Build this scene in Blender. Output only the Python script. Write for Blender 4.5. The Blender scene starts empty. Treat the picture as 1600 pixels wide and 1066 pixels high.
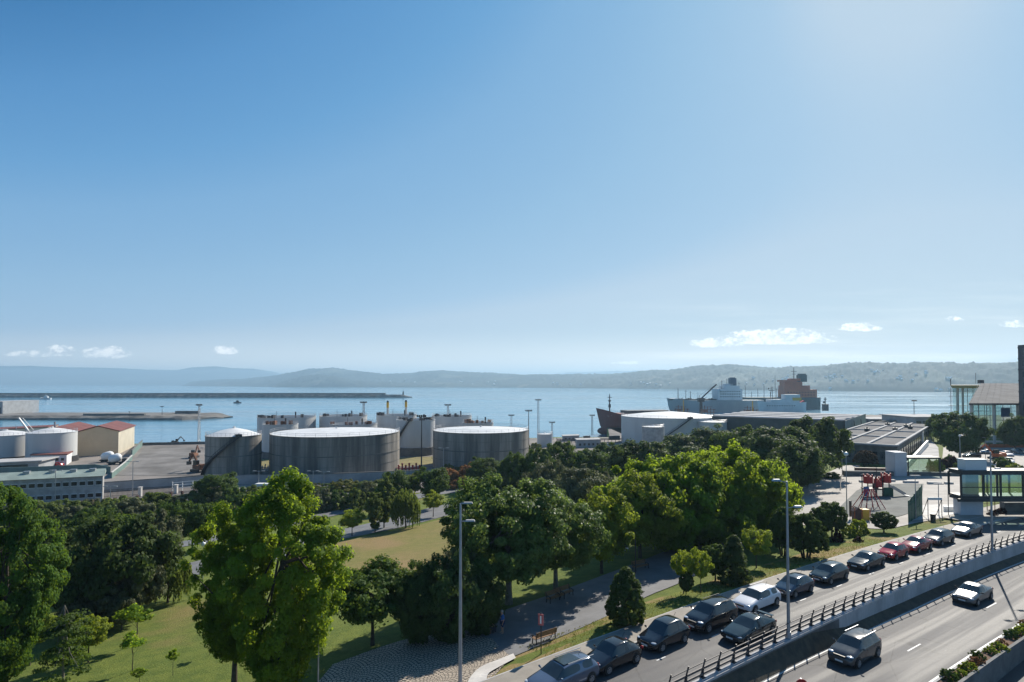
import bpy, bmesh, math, random
import numpy as np
from mathutils import Vector, Matrix
R = math.radians
S = bpy.context.scene
COL = S.collection
random.seed(7)

# ------------------------------------------------------------------ camera
CAM = (0.0, 0.0, 18.0); FPX = 900.0; TP = 22.0/900.0; SH = 45.0/900.0
cd = bpy.data.cameras.new('camera'); cam = bpy.data.objects.new('camera', cd); COL.objects.link(cam)
cam.location = CAM; cam.rotation_euler = (math.pi/2 + math.atan(TP), 0, 0)
cd.sensor_width = 36; cd.lens = 36*FPX/1600; cd.shift_y = SH*FPX/1600
cd.clip_start = 0.5; cd.clip_end = 90000
S.camera = cam
S.render.resolution_x = 1024; S.render.resolution_y = 682

# ------------------------------------------------------------------ sun, sky
SUN_AZ = math.atan(620/900.0); SUN_EL = R(36.0)
sv = Vector((math.sin(SUN_AZ)*math.cos(SUN_EL), math.cos(SUN_AZ)*math.cos(SUN_EL), math.sin(SUN_EL)))
sl = bpy.data.lights.new('sun', 'SUN'); sl.energy = 4.9; sl.angle = R(0.53); sl.color = (1.0, 0.93, 0.82)
so = bpy.data.objects.new('sun', sl); COL.objects.link(so); so.rotation_euler = sv.to_track_quat('Z', 'Y').to_euler()
so.location = (200, 300, 300)
S.view_settings.view_transform = 'Standard'; S.view_settings.look = 'None'
S.view_settings.exposure = 0.5; S.view_settings.gamma = 1; S.view_settings.use_curve_mapping = False

class N:
    """tiny helper to write shader maths"""
    def __init__(s, nt): s.nt = nt
    def node(s, t, **k):
        n = s.nt.nodes.new(t)
        for a, b in k.items(): setattr(n, a, b)
        return n
    def put(s, sock, v):
        if isinstance(v, (int, float)): sock.default_value = v
        elif isinstance(v, (tuple, list)):
            if len(sock.default_value) == 4 and len(v) == 3: v = (*v, 1)
            sock.default_value = v
        else: s.nt.links.new(v, sock)
    def m(s, op, a, b=0.0, c=0.0, clamp=False):
        n = s.node('ShaderNodeMath', operation=op, use_clamp=clamp)
        s.put(n.inputs[0], a); s.put(n.inputs[1], b); s.put(n.inputs[2], c)
        return n.outputs[0]
    def mix(s, f, a, b, mode='MIX'):
        n = s.node('ShaderNodeMix', data_type='RGBA', blend_type=mode)
        s.put(n.inputs[0], f); s.put(n.inputs[6], a); s.put(n.inputs[7], b)
        return n.outputs[2]
    def ramp(s, f, lo, hi):
        n = s.node('ShaderNodeMapRange'); n.interpolation_type = 'SMOOTHSTEP'
        s.put(n.inputs[0], f); s.put(n.inputs[1], lo); s.put(n.inputs[2], hi)
        return n.outputs[0]
    def noise(s, vec, scale, detail=4.0, rough=0.55, dist=0.0):
        n = s.node('ShaderNodeTexNoise'); s.put(n.inputs['Vector'], vec)
        n.inputs['Scale'].default_value = scale; n.inputs['Detail'].default_value = detail
        n.inputs['Roughness'].default_value = rough; n.inputs['Distortion'].default_value = dist
        return n.outputs[0]
    def mapv(s, vec, sc=(1, 1, 1), rot=(0, 0, 0)):
        n = s.node('ShaderNodeMapping'); s.put(n.inputs[0], vec)
        n.inputs['Scale'].default_value = sc; n.inputs['Rotation'].default_value = rot
        return n.outputs[0]
    def comb(s, x, y, z):
        n = s.node('ShaderNodeCombineXYZ'); s.put(n.inputs[0], x); s.put(n.inputs[1], y); s.put(n.inputs[2], z)
        return n.outputs[0]

EXPO = 0.42; SKYS = 0.097; SKYK = SKYS*2**EXPO
W = bpy.data.worlds.new('World'); S.world = W; W.use_nodes = True
nt = W.node_tree; nt.nodes.clear(); n = N(nt)
sky = n.node('ShaderNodeTexSky', sky_type='NISHITA'); sky.sun_disc = False
sky.sun_elevation = SUN_EL; sky.sun_rotation = SUN_AZ
sky.altitude = 0; sky.air_density = 1.0; sky.dust_density = 0.22; sky.ozone_density = 3.0
tc = n.node('ShaderNodeTexCoord'); sp = n.node('ShaderNodeSeparateXYZ'); nt.links.new(tc.outputs['Generated'], sp.inputs[0])
dx, dy, dz = sp.outputs
dyp = n.m('MAXIMUM', dy, 0.05)
u = n.m('DIVIDE', dx, dyp); v = n.m('DIVIDE', dz, dyp)      # direction coordinates of the clouds (sky only)
uv = n.comb(u, v, 0.0)
nz = n.noise(n.mapv(uv, (1, 1.9, 1)), 34, 6, 0.62, 0.2)
nzf = n.noise(n.mapv(uv, (1, 1.5, 1)), 110, 5, 0.65)
acc = None
for (px, py, sx, sy, k) in [(1215, 526, 96, 15, 1.15), (1118, 536, 46, 9, 1.0), (1200, 519, 30, 10, 1.0), (1345, 511, 36, 8.5, 1), (165, 551, 40, 12, 1.0), (92, 545, 24, 7, .75),
                            (60, 553, 50, 6, .55), (350, 547, 22, 8.5, 1), (1587, 506, 24, 7, .9), (1490, 498, 16, 5, .5), (985, 567, 30, 3, .6), (1075, 583, 50, 3, .5)]:
    cu = (px-800)/900.0; cv = (600-py)/900.0
    a = n.m('DIVIDE', n.m('SUBTRACT', u, cu), sx/900.0); b = n.m('DIVIDE', n.m('SUBTRACT', v, cv-sy*.35/900.0), sy*1.25/900.0)
    b = n.m('MAXIMUM', b, n.m('MULTIPLY', b, -2.6))      # flat bases, domed tops
    d = n.m('MULTIPLY', n.m('SUBTRACT', 1.0, n.m('ADD', n.m('MULTIPLY', a, a), n.m('MULTIPLY', b, b))), k)
    acc = d if acc is None else n.m('MAXIMUM', acc, d)
acc = n.m('MAXIMUM', acc, -1.0)
cl = n.m('ADD', n.m('MULTIPLY', acc, 0.75), n.m('ADD', n.m('MULTIPLY', n.m('SUBTRACT', nz, .5), 2.4), n.m('MULTIPLY', n.m('SUBTRACT', nzf, .5), 1.6)))
cmask = n.m('MULTIPLY', n.ramp(cl, -.12, .62), 0.92)
cmask = n.m('MULTIPLY', cmask, n.ramp(acc, -0.25, 0.1))
# thin veils low on the right
st = n.noise(n.mapv(uv, (1.0, 14, 1)), 3.0, 5, 0.6)
veil = n.m('MULTIPLY', n.m('MULTIPLY', n.ramp(u, 0.05, 0.55), n.ramp(v, 0.22, 0.08)), n.ramp(st, 0.42, 0.75))
band = n.m('MULTIPLY', n.m('MULTIPLY', n.ramp(u, 0.0, 0.45), n.m('MULTIPLY', n.ramp(v, 0.062, 0.045), n.ramp(v, 0.004, 0.03))), n.ramp(st, 0.3, 0.6))
vm = n.m('MINIMUM', n.m('ADD', n.m('MULTIPLY', veil, 0.22), n.m('MULTIPLY', band, 0.8)), 0.85)
shade = n.ramp(n.m('ADD', v, n.m('MULTIPLY', nzf, .03)), 0.06, 0.125)
# the sky's own brightness graded to the hues of this clear maritime sky
def l_(c): c /= 255; return c/12.92 if c <= .04045 else ((c+.055)/1.055)**2.4
ssp = n.node('ShaderNodeSeparateXYZ'); nt.links.new(sky.outputs[0], ssp.inputs[0])
rp = n.node('ShaderNodeValToRGB'); n.put(rp.inputs[0], n.m('MULTIPLY', ssp.outputs[0], 0.097)); el = rp.color_ramp.elements
stops = [(.055, (34, 84, 140)), (.114, (50, 115, 172)), (.136, (80, 140, 194)), (.165, (98, 155, 204)), (.195, (120, 168, 210)), (.283, (143, 183, 216)), (.392, (162, 194, 221)), (.456, (182, 204, 223)), (.672, (196, 214, 225)), (.80, (210, 222, 227)), (1.0, (228, 233, 231))]
while len(el) < len(stops): el.new(.5)
for e_, (q_, c_) in zip(el, stops): e_.position = q_
for e_, (q_, c_) in zip(el, stops): e_.color = (*[l_(x) for x in c_], 1)
skyc = n.mix(1.0, rp.outputs[0], (1/SKYK,)*3, 'MULTIPLY')
skyc = n.mix(n.m('MULTIPLY', n.ramp(v, .10, -.01), .85), skyc, (9.2, 8.9, 8.3))
c1 = n.mix(vm, skyc, (10.5, 9.9, 9.0))
cc = n.mix(n.ramp(n.m('ADD', n.m('MULTIPLY', nz, 1.2), n.m('MULTIPLY', nzf, .6)), .65, 1.05), (6.0, 6.5, 7.2), (10.8, 10.7, 10.4))
c2 = n.mix(cmask, c1, cc)
bg = n.node('ShaderNodeBackground'); nt.links.new(c2, bg.inputs[0]); bg.inputs[1].default_value = SKYS
wo = n.node('ShaderNodeOutputWorld'); nt.links.new(bg.outputs[0], wo.inputs[0])

# ------------------------------------------------------------------ picture-to-place helpers
def ray(px, py):
    x = (px-800)/FPX; y = (533-py)/FPX + SH
    c = 1/math.hypot(1, TP); s = TP*c
    return Vector((x, c - y*s, s + y*c))
def P(px, py, z=0.0):
    d = ray(px, py); t = (z-CAM[2])/d.z
    return Vector((d.x*t, d.y*t, z))
def PD(px, py, Y):
    d = ray(px, py); t = Y/d.y
    return Vector((d.x*t, Y, CAM[2]+d.z*t))
def XW(px, Y): return PD(px, 600, Y).x

# road frame: n = distance to the left of the kerb railing, s = length along it
def base(X):
    t = X-9.85
    if t < 0: return 34.1+.76*t
    if t > 60: return 34.1+.74*60-.0016*3600+.548*(t-60)
    return 34.1+.74*t-.0016*t*t
_bx = np.arange(-80, 260, .5); _by = np.array([base(x) for x in _bx])
_bs = np.concatenate([[0], np.cumsum(np.hypot(np.diff(_bx), np.diff(_by)))]); _bs -= np.interp(0, _bx, _bs)
_ang = np.unwrap(np.arctan2(np.gradient(_by), np.gradient(_bx)))
_k = np.ones(21)/21; _ang = np.convolve(np.pad(_ang, 10, mode='edge'), _k, 'valid')
def rang(s): return float(np.interp(s, _bs, _ang))
def RP(s, n, z=0.0):
    a = rang(s); return Vector((float(np.interp(s, _bs, _bx))-n*math.sin(a), float(np.interp(s, _bs, _by))+n*math.cos(a), z))
def s_at(px, n, z=0.0):       # s on line n seen at photo column px
    lo, hi = -60, 220
    f = lambda s: (lambda q: 800+FPX*q.x/q.y)(RP(s, n, z))
    for _ in range(50):
        m = (lo+hi)/2
        if f(m) < px: lo = m
        else: hi = m
    return (lo+hi)/2
def ncoord(X, Y):
    t = X-9.85; sl_ = .76 if t < 0 else (.548 if t > 60 else .74-.0032*t)
    return (Y-base(X))/math.hypot(1, sl_)
def sst(x, a, b):
    t = min(1, max(0, (x-a)/(b-a))); return t*t*(3-2*t)
def yend(X):
    return float(np.interp(X, [-400, -150, -60, 50, 62, 105, 140, 260, 600], [262, 266, 285, 300, 380, 500, 520, 520, 480]))
def zt(X, Y):
    q = ncoord(X, Y)
    a = float(np.interp(q, [0, 2.2, 4, 5, 8.5, 12, 18, 30, 57, 70, 95], [-6, -5, -1, -.12, -.04, -.7, -1, -2.2, -5, -6.3, -9.3]))
    b = float(np.interp(q, [0, 2.2, 4, 5, 8.5, 30, 90], [-6, -5, -1, -.12, -.04, -1.5, -2.6]))
    b += (-9.3-b)*sst(Y, 225, 255)
    w = sst(X-max(0, (Y-90)*.18), 18, 66)
    z = a+(b-a)*w
    if q > 10: z += .12*math.sin(X*.11+1)*math.sin(Y*.09)*min(1, (q-10)/10)*(1-sst(q, 80, 95))
    return z
def G(px, py):                # where a sight line meets the ground
    d = ray(px, py); t = 25.0
    while t < 1500:
        p = Vector(CAM)+d*t
        if p.z <= zt(p.x, p.y): break
        t += 1.0
    lo, hi = t-1, t
    for _ in range(16):
        m = (lo+hi)/2; p = Vector(CAM)+d*m
        if p.z <= zt(p.x, p.y): hi = m
        else: lo = m
    return Vector(CAM)+d*hi
# ------------------------------------------------------------------ object helpers
def tag(o, label=None, cat=None, group=None, kind=None):
    if label: o['label'] = label
    if cat: o['category'] = cat
    if group: o['group'] = group
    if kind: o['kind'] = kind
    return o
def empty(name, loc=(0, 0, 0), rz=0.0, label=None, cat=None, group=None):
    o = bpy.data.objects.new(name, None); COL.objects.link(o); o.location = loc; o.rotation_euler = (0, 0, rz)
    o.empty_display_size = .2
    return tag(o, label, cat, group)
def copy_tree(o, parent=None):
    c = o.copy(); COL.objects.link(c)
    if parent: c.parent = parent
    for ch in list(o.children): copy_tree(ch, c)
    return c
def drop(o):
    for ch in list(o.children): drop(ch)
    bpy.data.objects.remove(o)

class MB:
    def __init__(s): s.v = []; s.f = []; s.mi = []; s.cur = 0
    def add(s, vs, fs):
        b = len(s.v); s.v += [tuple(x) for x in vs]; s.f += [tuple(b+i for i in f) for f in fs]; s.mi += [s.cur]*len(fs)
        return s
    def box(s, c, d, rz=0.0, M=None):
        x, y, z = d[0]/2, d[1]/2, d[2]/2; co, si = math.cos(rz), math.sin(rz); vs = []
        for a, b_, c_ in ((-x, -y, -z), (x, -y, -z), (x, y, -z), (-x, y, -z), (-x, -y, z), (x, -y, z), (x, y, z), (-x, y, z)):
            p = Vector((a*co-b_*si+c[0], a*si+b_*co+c[1], c_+c[2])); vs.append(M@p if M else p)
        return s.add(vs, [(3, 2, 1, 0), (4, 5, 6, 7), (0, 1, 5, 4), (1, 2, 6, 5), (2, 3, 7, 6), (3, 0, 4, 7)])
    def cyl(s, p0, p1, r0, r1=None, k=8, cap=True):
        r1 = r0 if r1 is None else r1; p0 = Vector(p0); p1 = Vector(p1); d = (p1-p0).normalized()
        a = d.orthogonal().normalized(); b = d.cross(a); vs = []
        for p, r in ((p0, r0), (p1, r1)):
            for i in range(k):
                t = 2*math.pi*i/k; vs.append(p+a*math.cos(t)*r+b*math.sin(t)*r)
        fs = [(i, (i+1) % k, k+(i+1) % k, k+i) for i in range(k)]
        if cap: fs += [tuple(range(k-1, -1, -1)), tuple(range(k, 2*k))]
        return s.add(vs, fs)
    def bar(s, p0, p1, w, h):
        p0 = Vector(p0); p1 = Vector(p1); d = (p1-p0).normalized()
        a = d.cross(Vector((0, 0, 1)))
        a = a.normalized() if a.length > 1e-4 else Vector((1, 0, 0)); b = a.cross(d)
        vs = [p+a*x*w/2+b*y*h/2 for p in (p0, p1) for x, y in ((-1, -1), (1, -1), (1, 1), (-1, 1))]
        return s.add(vs, [(0, 1, 2, 3), (7, 6, 5, 4), (0, 4, 5, 1), (1, 5, 6, 2), (2, 6, 7, 3), (3, 7, 4, 0)])
    def lathe(s, prof, k=32, c=(0, 0, 0)):
        vs = []; m = len(prof)
        for r, z in prof:
            for i in range(k):
                t = 2*math.pi*i/k; vs.append((c[0]+r*math.cos(t), c[1]+r*math.sin(t), c[2]+z))
        fs = [(j*k+i, j*k+(i+1) % k, (j+1)*k+(i+1) % k, (j+1)*k+i) for j in range(m-1) for i in range(k)]
        return s.add(vs, fs)
    def prism(s, poly, z0, z1):          # poly: plan points, counter-clockwise
        k = len(poly); vs = [(p[0], p[1], z0) for p in poly]+[(p[0], p[1], z1) for p in poly]
        return s.add(vs, [tuple(range(k-1, -1, -1)), tuple(range(k, 2*k))]+[(i, (i+1) % k, k+(i+1) % k, k+i) for i in range(k)])
    def hull(s, bot, top):               # two rings of 3-D points
        k = len(bot)
        return s.add(list(bot)+list(top), [tuple(range(k-1, -1, -1)), tuple(range(k, 2*k))]+[(i, (i+1) % k, k+(i+1) % k, k+i) for i in range(k)])
    def sph(s, c, r, k=10, m=6, sc=(1, 1, 1)):
        vs = []
        for j in range(m+1):
            ph = math.pi*j/m
            for i in range(k):
                t = 2*math.pi*i/k; vs.append((c[0]+r*sc[0]*math.sin(ph)*math.cos(t), c[1]+r*sc[1]*math.sin(ph)*math.sin(t), c[2]-r*sc[2]*math.cos(ph)))
        return s.add(vs, [(j*k+i, j*k+(i+1) % k, (j+1)*k+(i+1) % k, (j+1)*k+i) for j in range(m) for i in range(k)])
    def mesh(s, name, mats, smooth=False):
        me = bpy.data.meshes.new(name); me.from_pydata(s.v, [], s.f); me.validate()
        for m_ in (mats if isinstance(mats, (list, tuple)) else [mats]): me.materials.append(m_)
        if len(set(s.mi)) > 1 and len(me.polygons) == len(s.mi): me.polygons.foreach_set('material_index', s.mi)
        bm = bmesh.new(); bm.from_mesh(me); bmesh.ops.recalc_face_normals(bm, faces=bm.faces); bm.to_mesh(me); bm.free()
        if smooth:
            me.polygons.foreach_set('use_smooth', [True]*len(me.polygons))
            try: me.set_sharp_from_angle(angle=R(smooth if smooth is not True else 40))
            except Exception: pass
        return me
    def obj(s, name, mats, parent=None, smooth=False, loc=None):
        o = bpy.data.objects.new(name, s.mesh(name, mats, smooth)); COL.objects.link(o)
        if parent: o.parent = parent
        if loc is not None: o.location = loc
        return o
def link(name, me, parent=None, loc=None):
    o = bpy.data.objects.new(name, me); COL.objects.link(o)
    if parent: o.parent = parent
    if loc is not None: o.location = loc
    return o

# ------------------------------------------------------------------ materials
MATS = {}
def pbr(name, col, rough=.7, var=.25, scale=1.5, col2=None, bump=0.0, bscale=8.0, metal=0.0, coat=0.0, spec=.5, stretch=(1, 1, 1), emit=None, coord='Object', fine=True):
    if name in MATS: return MATS[name]
    m = bpy.data.materials.new(name); m.use_nodes = True; t = m.node_tree; t.nodes.clear(); k = N(t)
    b = k.node('ShaderNodeBsdfPrincipled'); o = k.node('ShaderNodeOutputMaterial'); t.links.new(b.outputs[0], o.inputs[0])
    c = k.node('ShaderNodeTexCoord').outputs[coord]; c = k.mapv(c, stretch)
    c2 = col2 if col2 else tuple(x*(1-var) for x in col); c1 = col if col2 else tuple(min(1, x*(1+var*.6)) for x in col)
    f = k.ramp(k.noise(c, scale, 6, .6), .32, .68)
    out = k.mix(f, c1, c2)
    if fine:
        g = k.noise(c, scale*9, 3, .7); out = k.mix(.35*min(1, var*2), out, k.mix(g, (0, 0, 0), (1, 1, 1)), 'OVERLAY')
    k.put(b.inputs['Base Color'], out)
    rr = k.m('ADD', rough-.08, k.m('MULTIPLY', k.noise(c, scale*2.3, 3), .16), clamp=True); k.put(b.inputs['Roughness'], rr)
    b.inputs['Metallic'].default_value = metal; b.inputs['Coat Weight'].default_value = coat
    b.inputs['Coat Roughness'].default_value = .05; b.inputs['Specular IOR Level'].default_value = spec
    if bump:
        bn = k.node('ShaderNodeBump'); bn.inputs['Strength'].default_value = bump; bn.inputs['Distance'].default_value = .05
        k.put(bn.inputs['Height'], k.noise(c, bscale, 5, .65)); t.links.new(bn.outputs[0], b.inputs['Normal'])
    if emit: b.inputs['Emission Color'].default_value = (*emit, 1); b.inputs['Emission Strength'].default_value = 1
    MATS[name] = m; m['bsdf'] = 1
    return m

def leafmat(name, col, col2, trans, tfac=.42, nscale=.45, rough=.62):
    m = bpy.data.materials.new(name); m.use_nodes = True; t = m.node_tree; t.nodes.clear(); k = N(t)
    c = k.node('ShaderNodeTexCoord').outputs['Object']
    f = k.ramp(k.noise(c, nscale, 3, .6), .35, .65); g = k.ramp(k.noise(c, 6.0, 2, .8), .3, .7)
    oi = k.node('ShaderNodeObjectInfo').outputs['Random']
    base_ = k.mix(f, col, col2); base_ = k.mix(k.m('MULTIPLY', g, .4), base_, tuple(x*1.7 for x in col))
    hs = k.node('ShaderNodeHueSaturation'); k.put(hs.inputs['Hue'], k.m('ADD', .488, k.m('MULTIPLY', oi, .024)))
    k.put(hs.inputs['Value'], k.m('ADD', .85, k.m('MULTIPLY', oi, .3))); k.put(hs.inputs['Color'], base_)
    b = k.node('ShaderNodeBsdfPrincipled'); t.links.new(hs.outputs[0], b.inputs['Base Color']); b.inputs['Roughness'].default_value = rough
    b.inputs['Specular IOR Level'].default_value = .14
    tr = k.node('ShaderNodeBsdfTranslucent'); k.put(tr.inputs[0], k.mix(f, trans, tuple(x*.7 for x in trans)))
    mx = k.node('ShaderNodeMixShader'); mx.inputs[0].default_value = tfac
    t.links.new(b.outputs[0], mx.inputs[1]); t.links.new(tr.outputs[0], mx.inputs[2])
    o = k.node('ShaderNodeOutputMaterial'); t.links.new(mx.outputs[0], o.inputs[0])
    return m

M = {}
M['asphalt'] = pbr('asphalt', (.062, .060, .064), .62, .22, .5, bump=.25, bscale=30, coord='Object', stretch=(1, 1, 1))
def asphalt_mat():
    m = bpy.data.materials.new('asphalt'); m.use_nodes = True; t = m.node_tree; t.nodes.clear(); k = N(t)
    c = k.node('ShaderNodeTexCoord').outputs['Object']; r_ = k.mapv(c, (1, 1, 1), (0, 0, R(-34)))
    tr = k.ramp(k.noise(k.mapv(r_, (.018, 1.0, 1)), 1.0, 4, .6), .38, .64)          # wheel tracks along the road
    pt = k.ramp(k.noise(k.mapv(r_, (.10, .35, 1)), 1.0, 6, .7, .6), .45, .6)
    vo = k.node('ShaderNodeTexVoronoi', feature='DISTANCE_TO_EDGE'); k.put(vo.inputs['Vector'], k.mapv(r_, (.16, .3, 1))); vo.inputs['Scale'].default_value = 1.0
    wob = k.noise(c, 2.0, 4, .7); crack = k.ramp(k.m('ADD', vo.outputs['Distance'], k.m('MULTIPLY', k.m('SUBTRACT', wob, .5), .06)), .002, .014)
    g = k.noise(c, 38, 3, .8)
    col = k.mix(tr, (.078, .075, .078), (.046, .045, .048)); col = k.mix(k.m('MULTIPLY', pt, .35), col, (.095, .09, .088))
    col = k.mix(.7, col, k.mix(g, (0, 0, 0), (1, 1, 1)), 'OVERLAY'); col = k.mix(k.m('MULTIPLY', k.m('SUBTRACT', 1.0, crack), .55), col, (.02, .02, .02))
    b = k.node('ShaderNodeBsdfPrincipled'); k.put(b.inputs['Base Color'], col); k.put(b.inputs['Roughness'], k.m('ADD', .74, k.m('MULTIPLY', tr, -.13))); b.inputs['Specular IOR Level'].default_value = .42
    bn = k.node('ShaderNodeBump'); bn.inputs['Strength'].default_value = .35; bn.inputs['Distance'].default_value = .03; k.put(bn.inputs['Height'], g); t.links.new(bn.outputs[0], b.inputs['Normal'])
    o = k.node('ShaderNodeOutputMaterial'); t.links.new(b.outputs[0], o.inputs[0]); return m
M['asphalt'] = asphalt_mat()
M['asphalt_park'] = pbr('park_asphalt', (.15, .15, .155), .75, .2, .4, bump=.2, bscale=25)
M['asphalt_old'] = pbr('old_asphalt', (.12, .12, .12), .75, .3, .35, bump=.3, bscale=20)
M['sidewalk'] = pbr('sidewalk_tiles', (.28, .25, .21), .8, .15, .6, bump=.1)
M['paving'] = pbr('plaza_paving', (.32, .29, .26), .8, .14, .25, bump=.1)
M['rubber'] = pbr('playground_rubber', (.13, .135, .125), .9, .2, .3)
M['concrete'] = pbr('concrete', (.38, .37, .36), .8, .25, .7, bump=.2)
M['wall_conc'] = pbr('stained_wall_concrete', (.46, .45, .45), .85, .4, .35, col2=(.33, .325, .325), stretch=(1, 1, .35), bump=.25)
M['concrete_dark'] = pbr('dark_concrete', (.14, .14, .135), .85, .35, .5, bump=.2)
M['concrete_pale'] = pbr('pale_concrete', (.55, .52, .48), .8, .15, .6)
M['kerb'] = pbr('kerb_stone', (.42, .40, .38), .8, .2, 1.0)
M['white_line'] = pbr('road_paint', (.62, .62, .60), .6, .2, 3)
M['yard'] = pbr('yard_concrete', (.27, .24, .215), .9, .3, .045, col2=(.15, .135, .125), bump=.15, spec=.2)
M['gravel_yard'] = pbr('worn_yard', (.25, .235, .22), .95, .35, .09, col2=(.14, .13, .12), spec=.15)
M['soil'] = pbr('soil', (.16, .085, .05), .95, .4, 2, bump=.5)
M['shaded_soil'] = pbr('weedy_shaded_soil', (.05, .042, .032), .95, .4, 1.5, col2=(.09, .075, .05), bump=.6)
M['sign_pink'] = pbr('faded_red_sign', (.42, .10, .10), .6, .2, 3)
M['dry'] = pbr('dry_grass', (.20, .17, .06), .9, .3, .3, bump=.4)
M['metal_grey'] = pbr('galvanised_metal', (.38, .39, .41), .45, .12, 1.5, metal=.6)
M['metal_dark'] = pbr('dark_metal', (.055, .052, .055), .5, .2, 2, metal=.4)
M['metal_rail'] = pbr('railing_metal', (.115, .10, .095), .6, .25, 3, metal=.15)
M['white_paint'] = pbr('white_paint', (.74, .74, .72), .55, .08, .4)
M['tank_white'] = pbr('white_tank_steel', (.52, .52, .51), .5, .10, .12, stretch=(1, 1, .15))
M['tank_roof'] = pbr('tank_roof_white', (.72, .71, .69), .5, .12, .3)
M['rust'] = pbr('rusty_steel', (.20, .09, .05), .85, .4, .7)
M['tank_conc'] = pbr('weathered_tank_concrete', (.33, .30, .26), .9, .5, .34, col2=(.11, .105, .095), stretch=(1, 1, .07), bump=.15)
M['band'] = pbr('tank_base_band', (.15, .14, .13), .85, .3, .3)
M['beige'] = pbr('beige_cladding', (.62, .46, .29), .75, .10, .1)
M['cream'] = pbr('cream_wall', (.52, .47, .37), .75, .10, .2)
M['red_roof'] = pbr('red_roof', (.17, .052, .042), .75, .2, .25)
M['green_roof'] = pbr('pale_green_roof', (.27, .33, .29), .7, .2, .3)
M['green_wall'] = pbr('green_sheet_fence', (.13, .20, .18), .7, .2, .3)
M['grey_wall'] = pbr('grey_wall', (.33, .34, .35), .8, .18, .25)
M['dark_wall'] = pbr('dark_cladding', (.07, .08, .085), .7, .25, .2)
M['slate_roof'] = pbr('grey_roof_sheet', (.15, .145, .145), .9, .2, .2, spec=.15)
M['pale_roof'] = pbr('pale_roof_sheet', (.42, .41, .40), .85, .2, .2, spec=.2)
M['glass'] = pbr('window_glass', (.03, .04, .045), .08, .3, .5, spec=.8, fine=False)
M['glass_dark'] = pbr('dark_window', (.02, .022, .025), .2, .3, .8, fine=False)
M['brown_steel'] = pbr('brown_steel', (.09, .04, .03), .6, .3, 1)
M['wood'] = pbr('bench_wood', (.23, .12, .055), .6, .3, 4, stretch=(1, 8, 8))
M['bark'] = pbr('bark', (.075, .06, .045), .95, .4, 3, bump=.6, bscale=14)
M['bark_pale'] = pbr('pale_bark', (.19, .17, .135), .95, .35, 3, bump=.5, bscale=14)
M['red'] = pbr('red_plastic', (.45, .02, .02), .45, .12, 1)
M['yellow'] = pbr('yellow_paint', (.6, .36, .03), .5, .15, 1)
M['blue'] = pbr('blue_panel', (.03, .12, .32), .5, .15, 1)
M['orange'] = pbr('orange_paint', (.55, .12, .03), .5, .2, 1)
M['green_mesh'] = pbr('green_fence_mesh', (.02, .10, .065), .6, .2, 1)
M['rock'] = pbr('breakwater_rock', (.17, .155, .135), .95, .5, .08, bump=1, bscale=1.5)
M['tyre'] = pbr('tyre_rubber', (.02, .02, .02), .8, .15, 4)
M['rim'] = pbr('wheel_rim', (.45, .46, .48), .35, .15, 4, metal=.8)
M['lamp_glass'] = pbr('lamp_glass', (.75, .76, .76), .25, .08, 3)
M['chrome'] = pbr('headlight_glass', (.6, .63, .66), .12, .2, 8, spec=.9)
M['tail'] = pbr('red_lamp_glass', (.4, .01, .01), .2, .2, 8)
M['plate'] = pbr('number_plate', (.7, .7, .68), .5, .05, 5)
M['black'] = pbr('black_plastic', (.015, .015, .016), .5, .2, 5)
M['skin'] = pbr('skin', (.5, .3, .2), .6, .08, 5)
M['foam'] = pbr('wake_foam', (.75, .8, .82), .6, .2, .3)

leaf = {}
leaf['maple'] = leafmat('maple_leaves', (.10, .165, .016), (.055, .10, .012), (.46, .60, .035), .48)
leaf['deep'] = leafmat('deep_green_leaves', (.065, .120, .018), (.032, .066, .013), (.22, .34, .03), .38)
leaf['plane'] = leafmat('plane_leaves', (.095, .145, .038), (.060, .100, .028), (.26, .36, .07), .40, rough=.45)
leaf['lime'] = leafmat('yellow_green_leaves', (.16, .205, .026), (.10, .14, .02), (.46, .54, .04), .45)
leaf['dark'] = leafmat('dark_leaves', (.060, .090, .026), (.034, .056, .018), (.16, .23, .036), .34)
leaf['mid'] = leafmat('mid_green_leaves', (.062, .105, .022), (.038, .068, .016), (.18, .27, .03), .36)
leaf['olive'] = leafmat('grey_green_leaves', (.12, .13, .066), (.062, .072, .038), (.19, .21, .075), .32, rough=.55)
leaf['willow'] = leafmat('willow_leaves', (.10, .135, .035), (.07, .10, .025), (.24, .3, .05), .42)
leaf['topiary'] = leafmat('clipped_leaves', (.065, .10, .024), (.040, .066, .018), (.16, .24, .03), .32)
leaf['brown'] = leafmat('russet_leaves', (.085, .055, .03), (.055, .035, .02), (.14, .08, .03), .3)
leaf['reed'] = leafmat('dry_reed_leaves', (.30, .15, .07), (.17, .12, .04), (.35, .17, .06), .38)
leaf['grassy'] = leafmat('reed_green_leaves', (.16, .17, .05), (.10, .12, .035), (.28, .28, .06), .38)
leaf['maroon'] = leafmat('maroon_leaves', (.045, .02, .018), (.03, .015, .012), (.09, .03, .02), .3)
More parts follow.
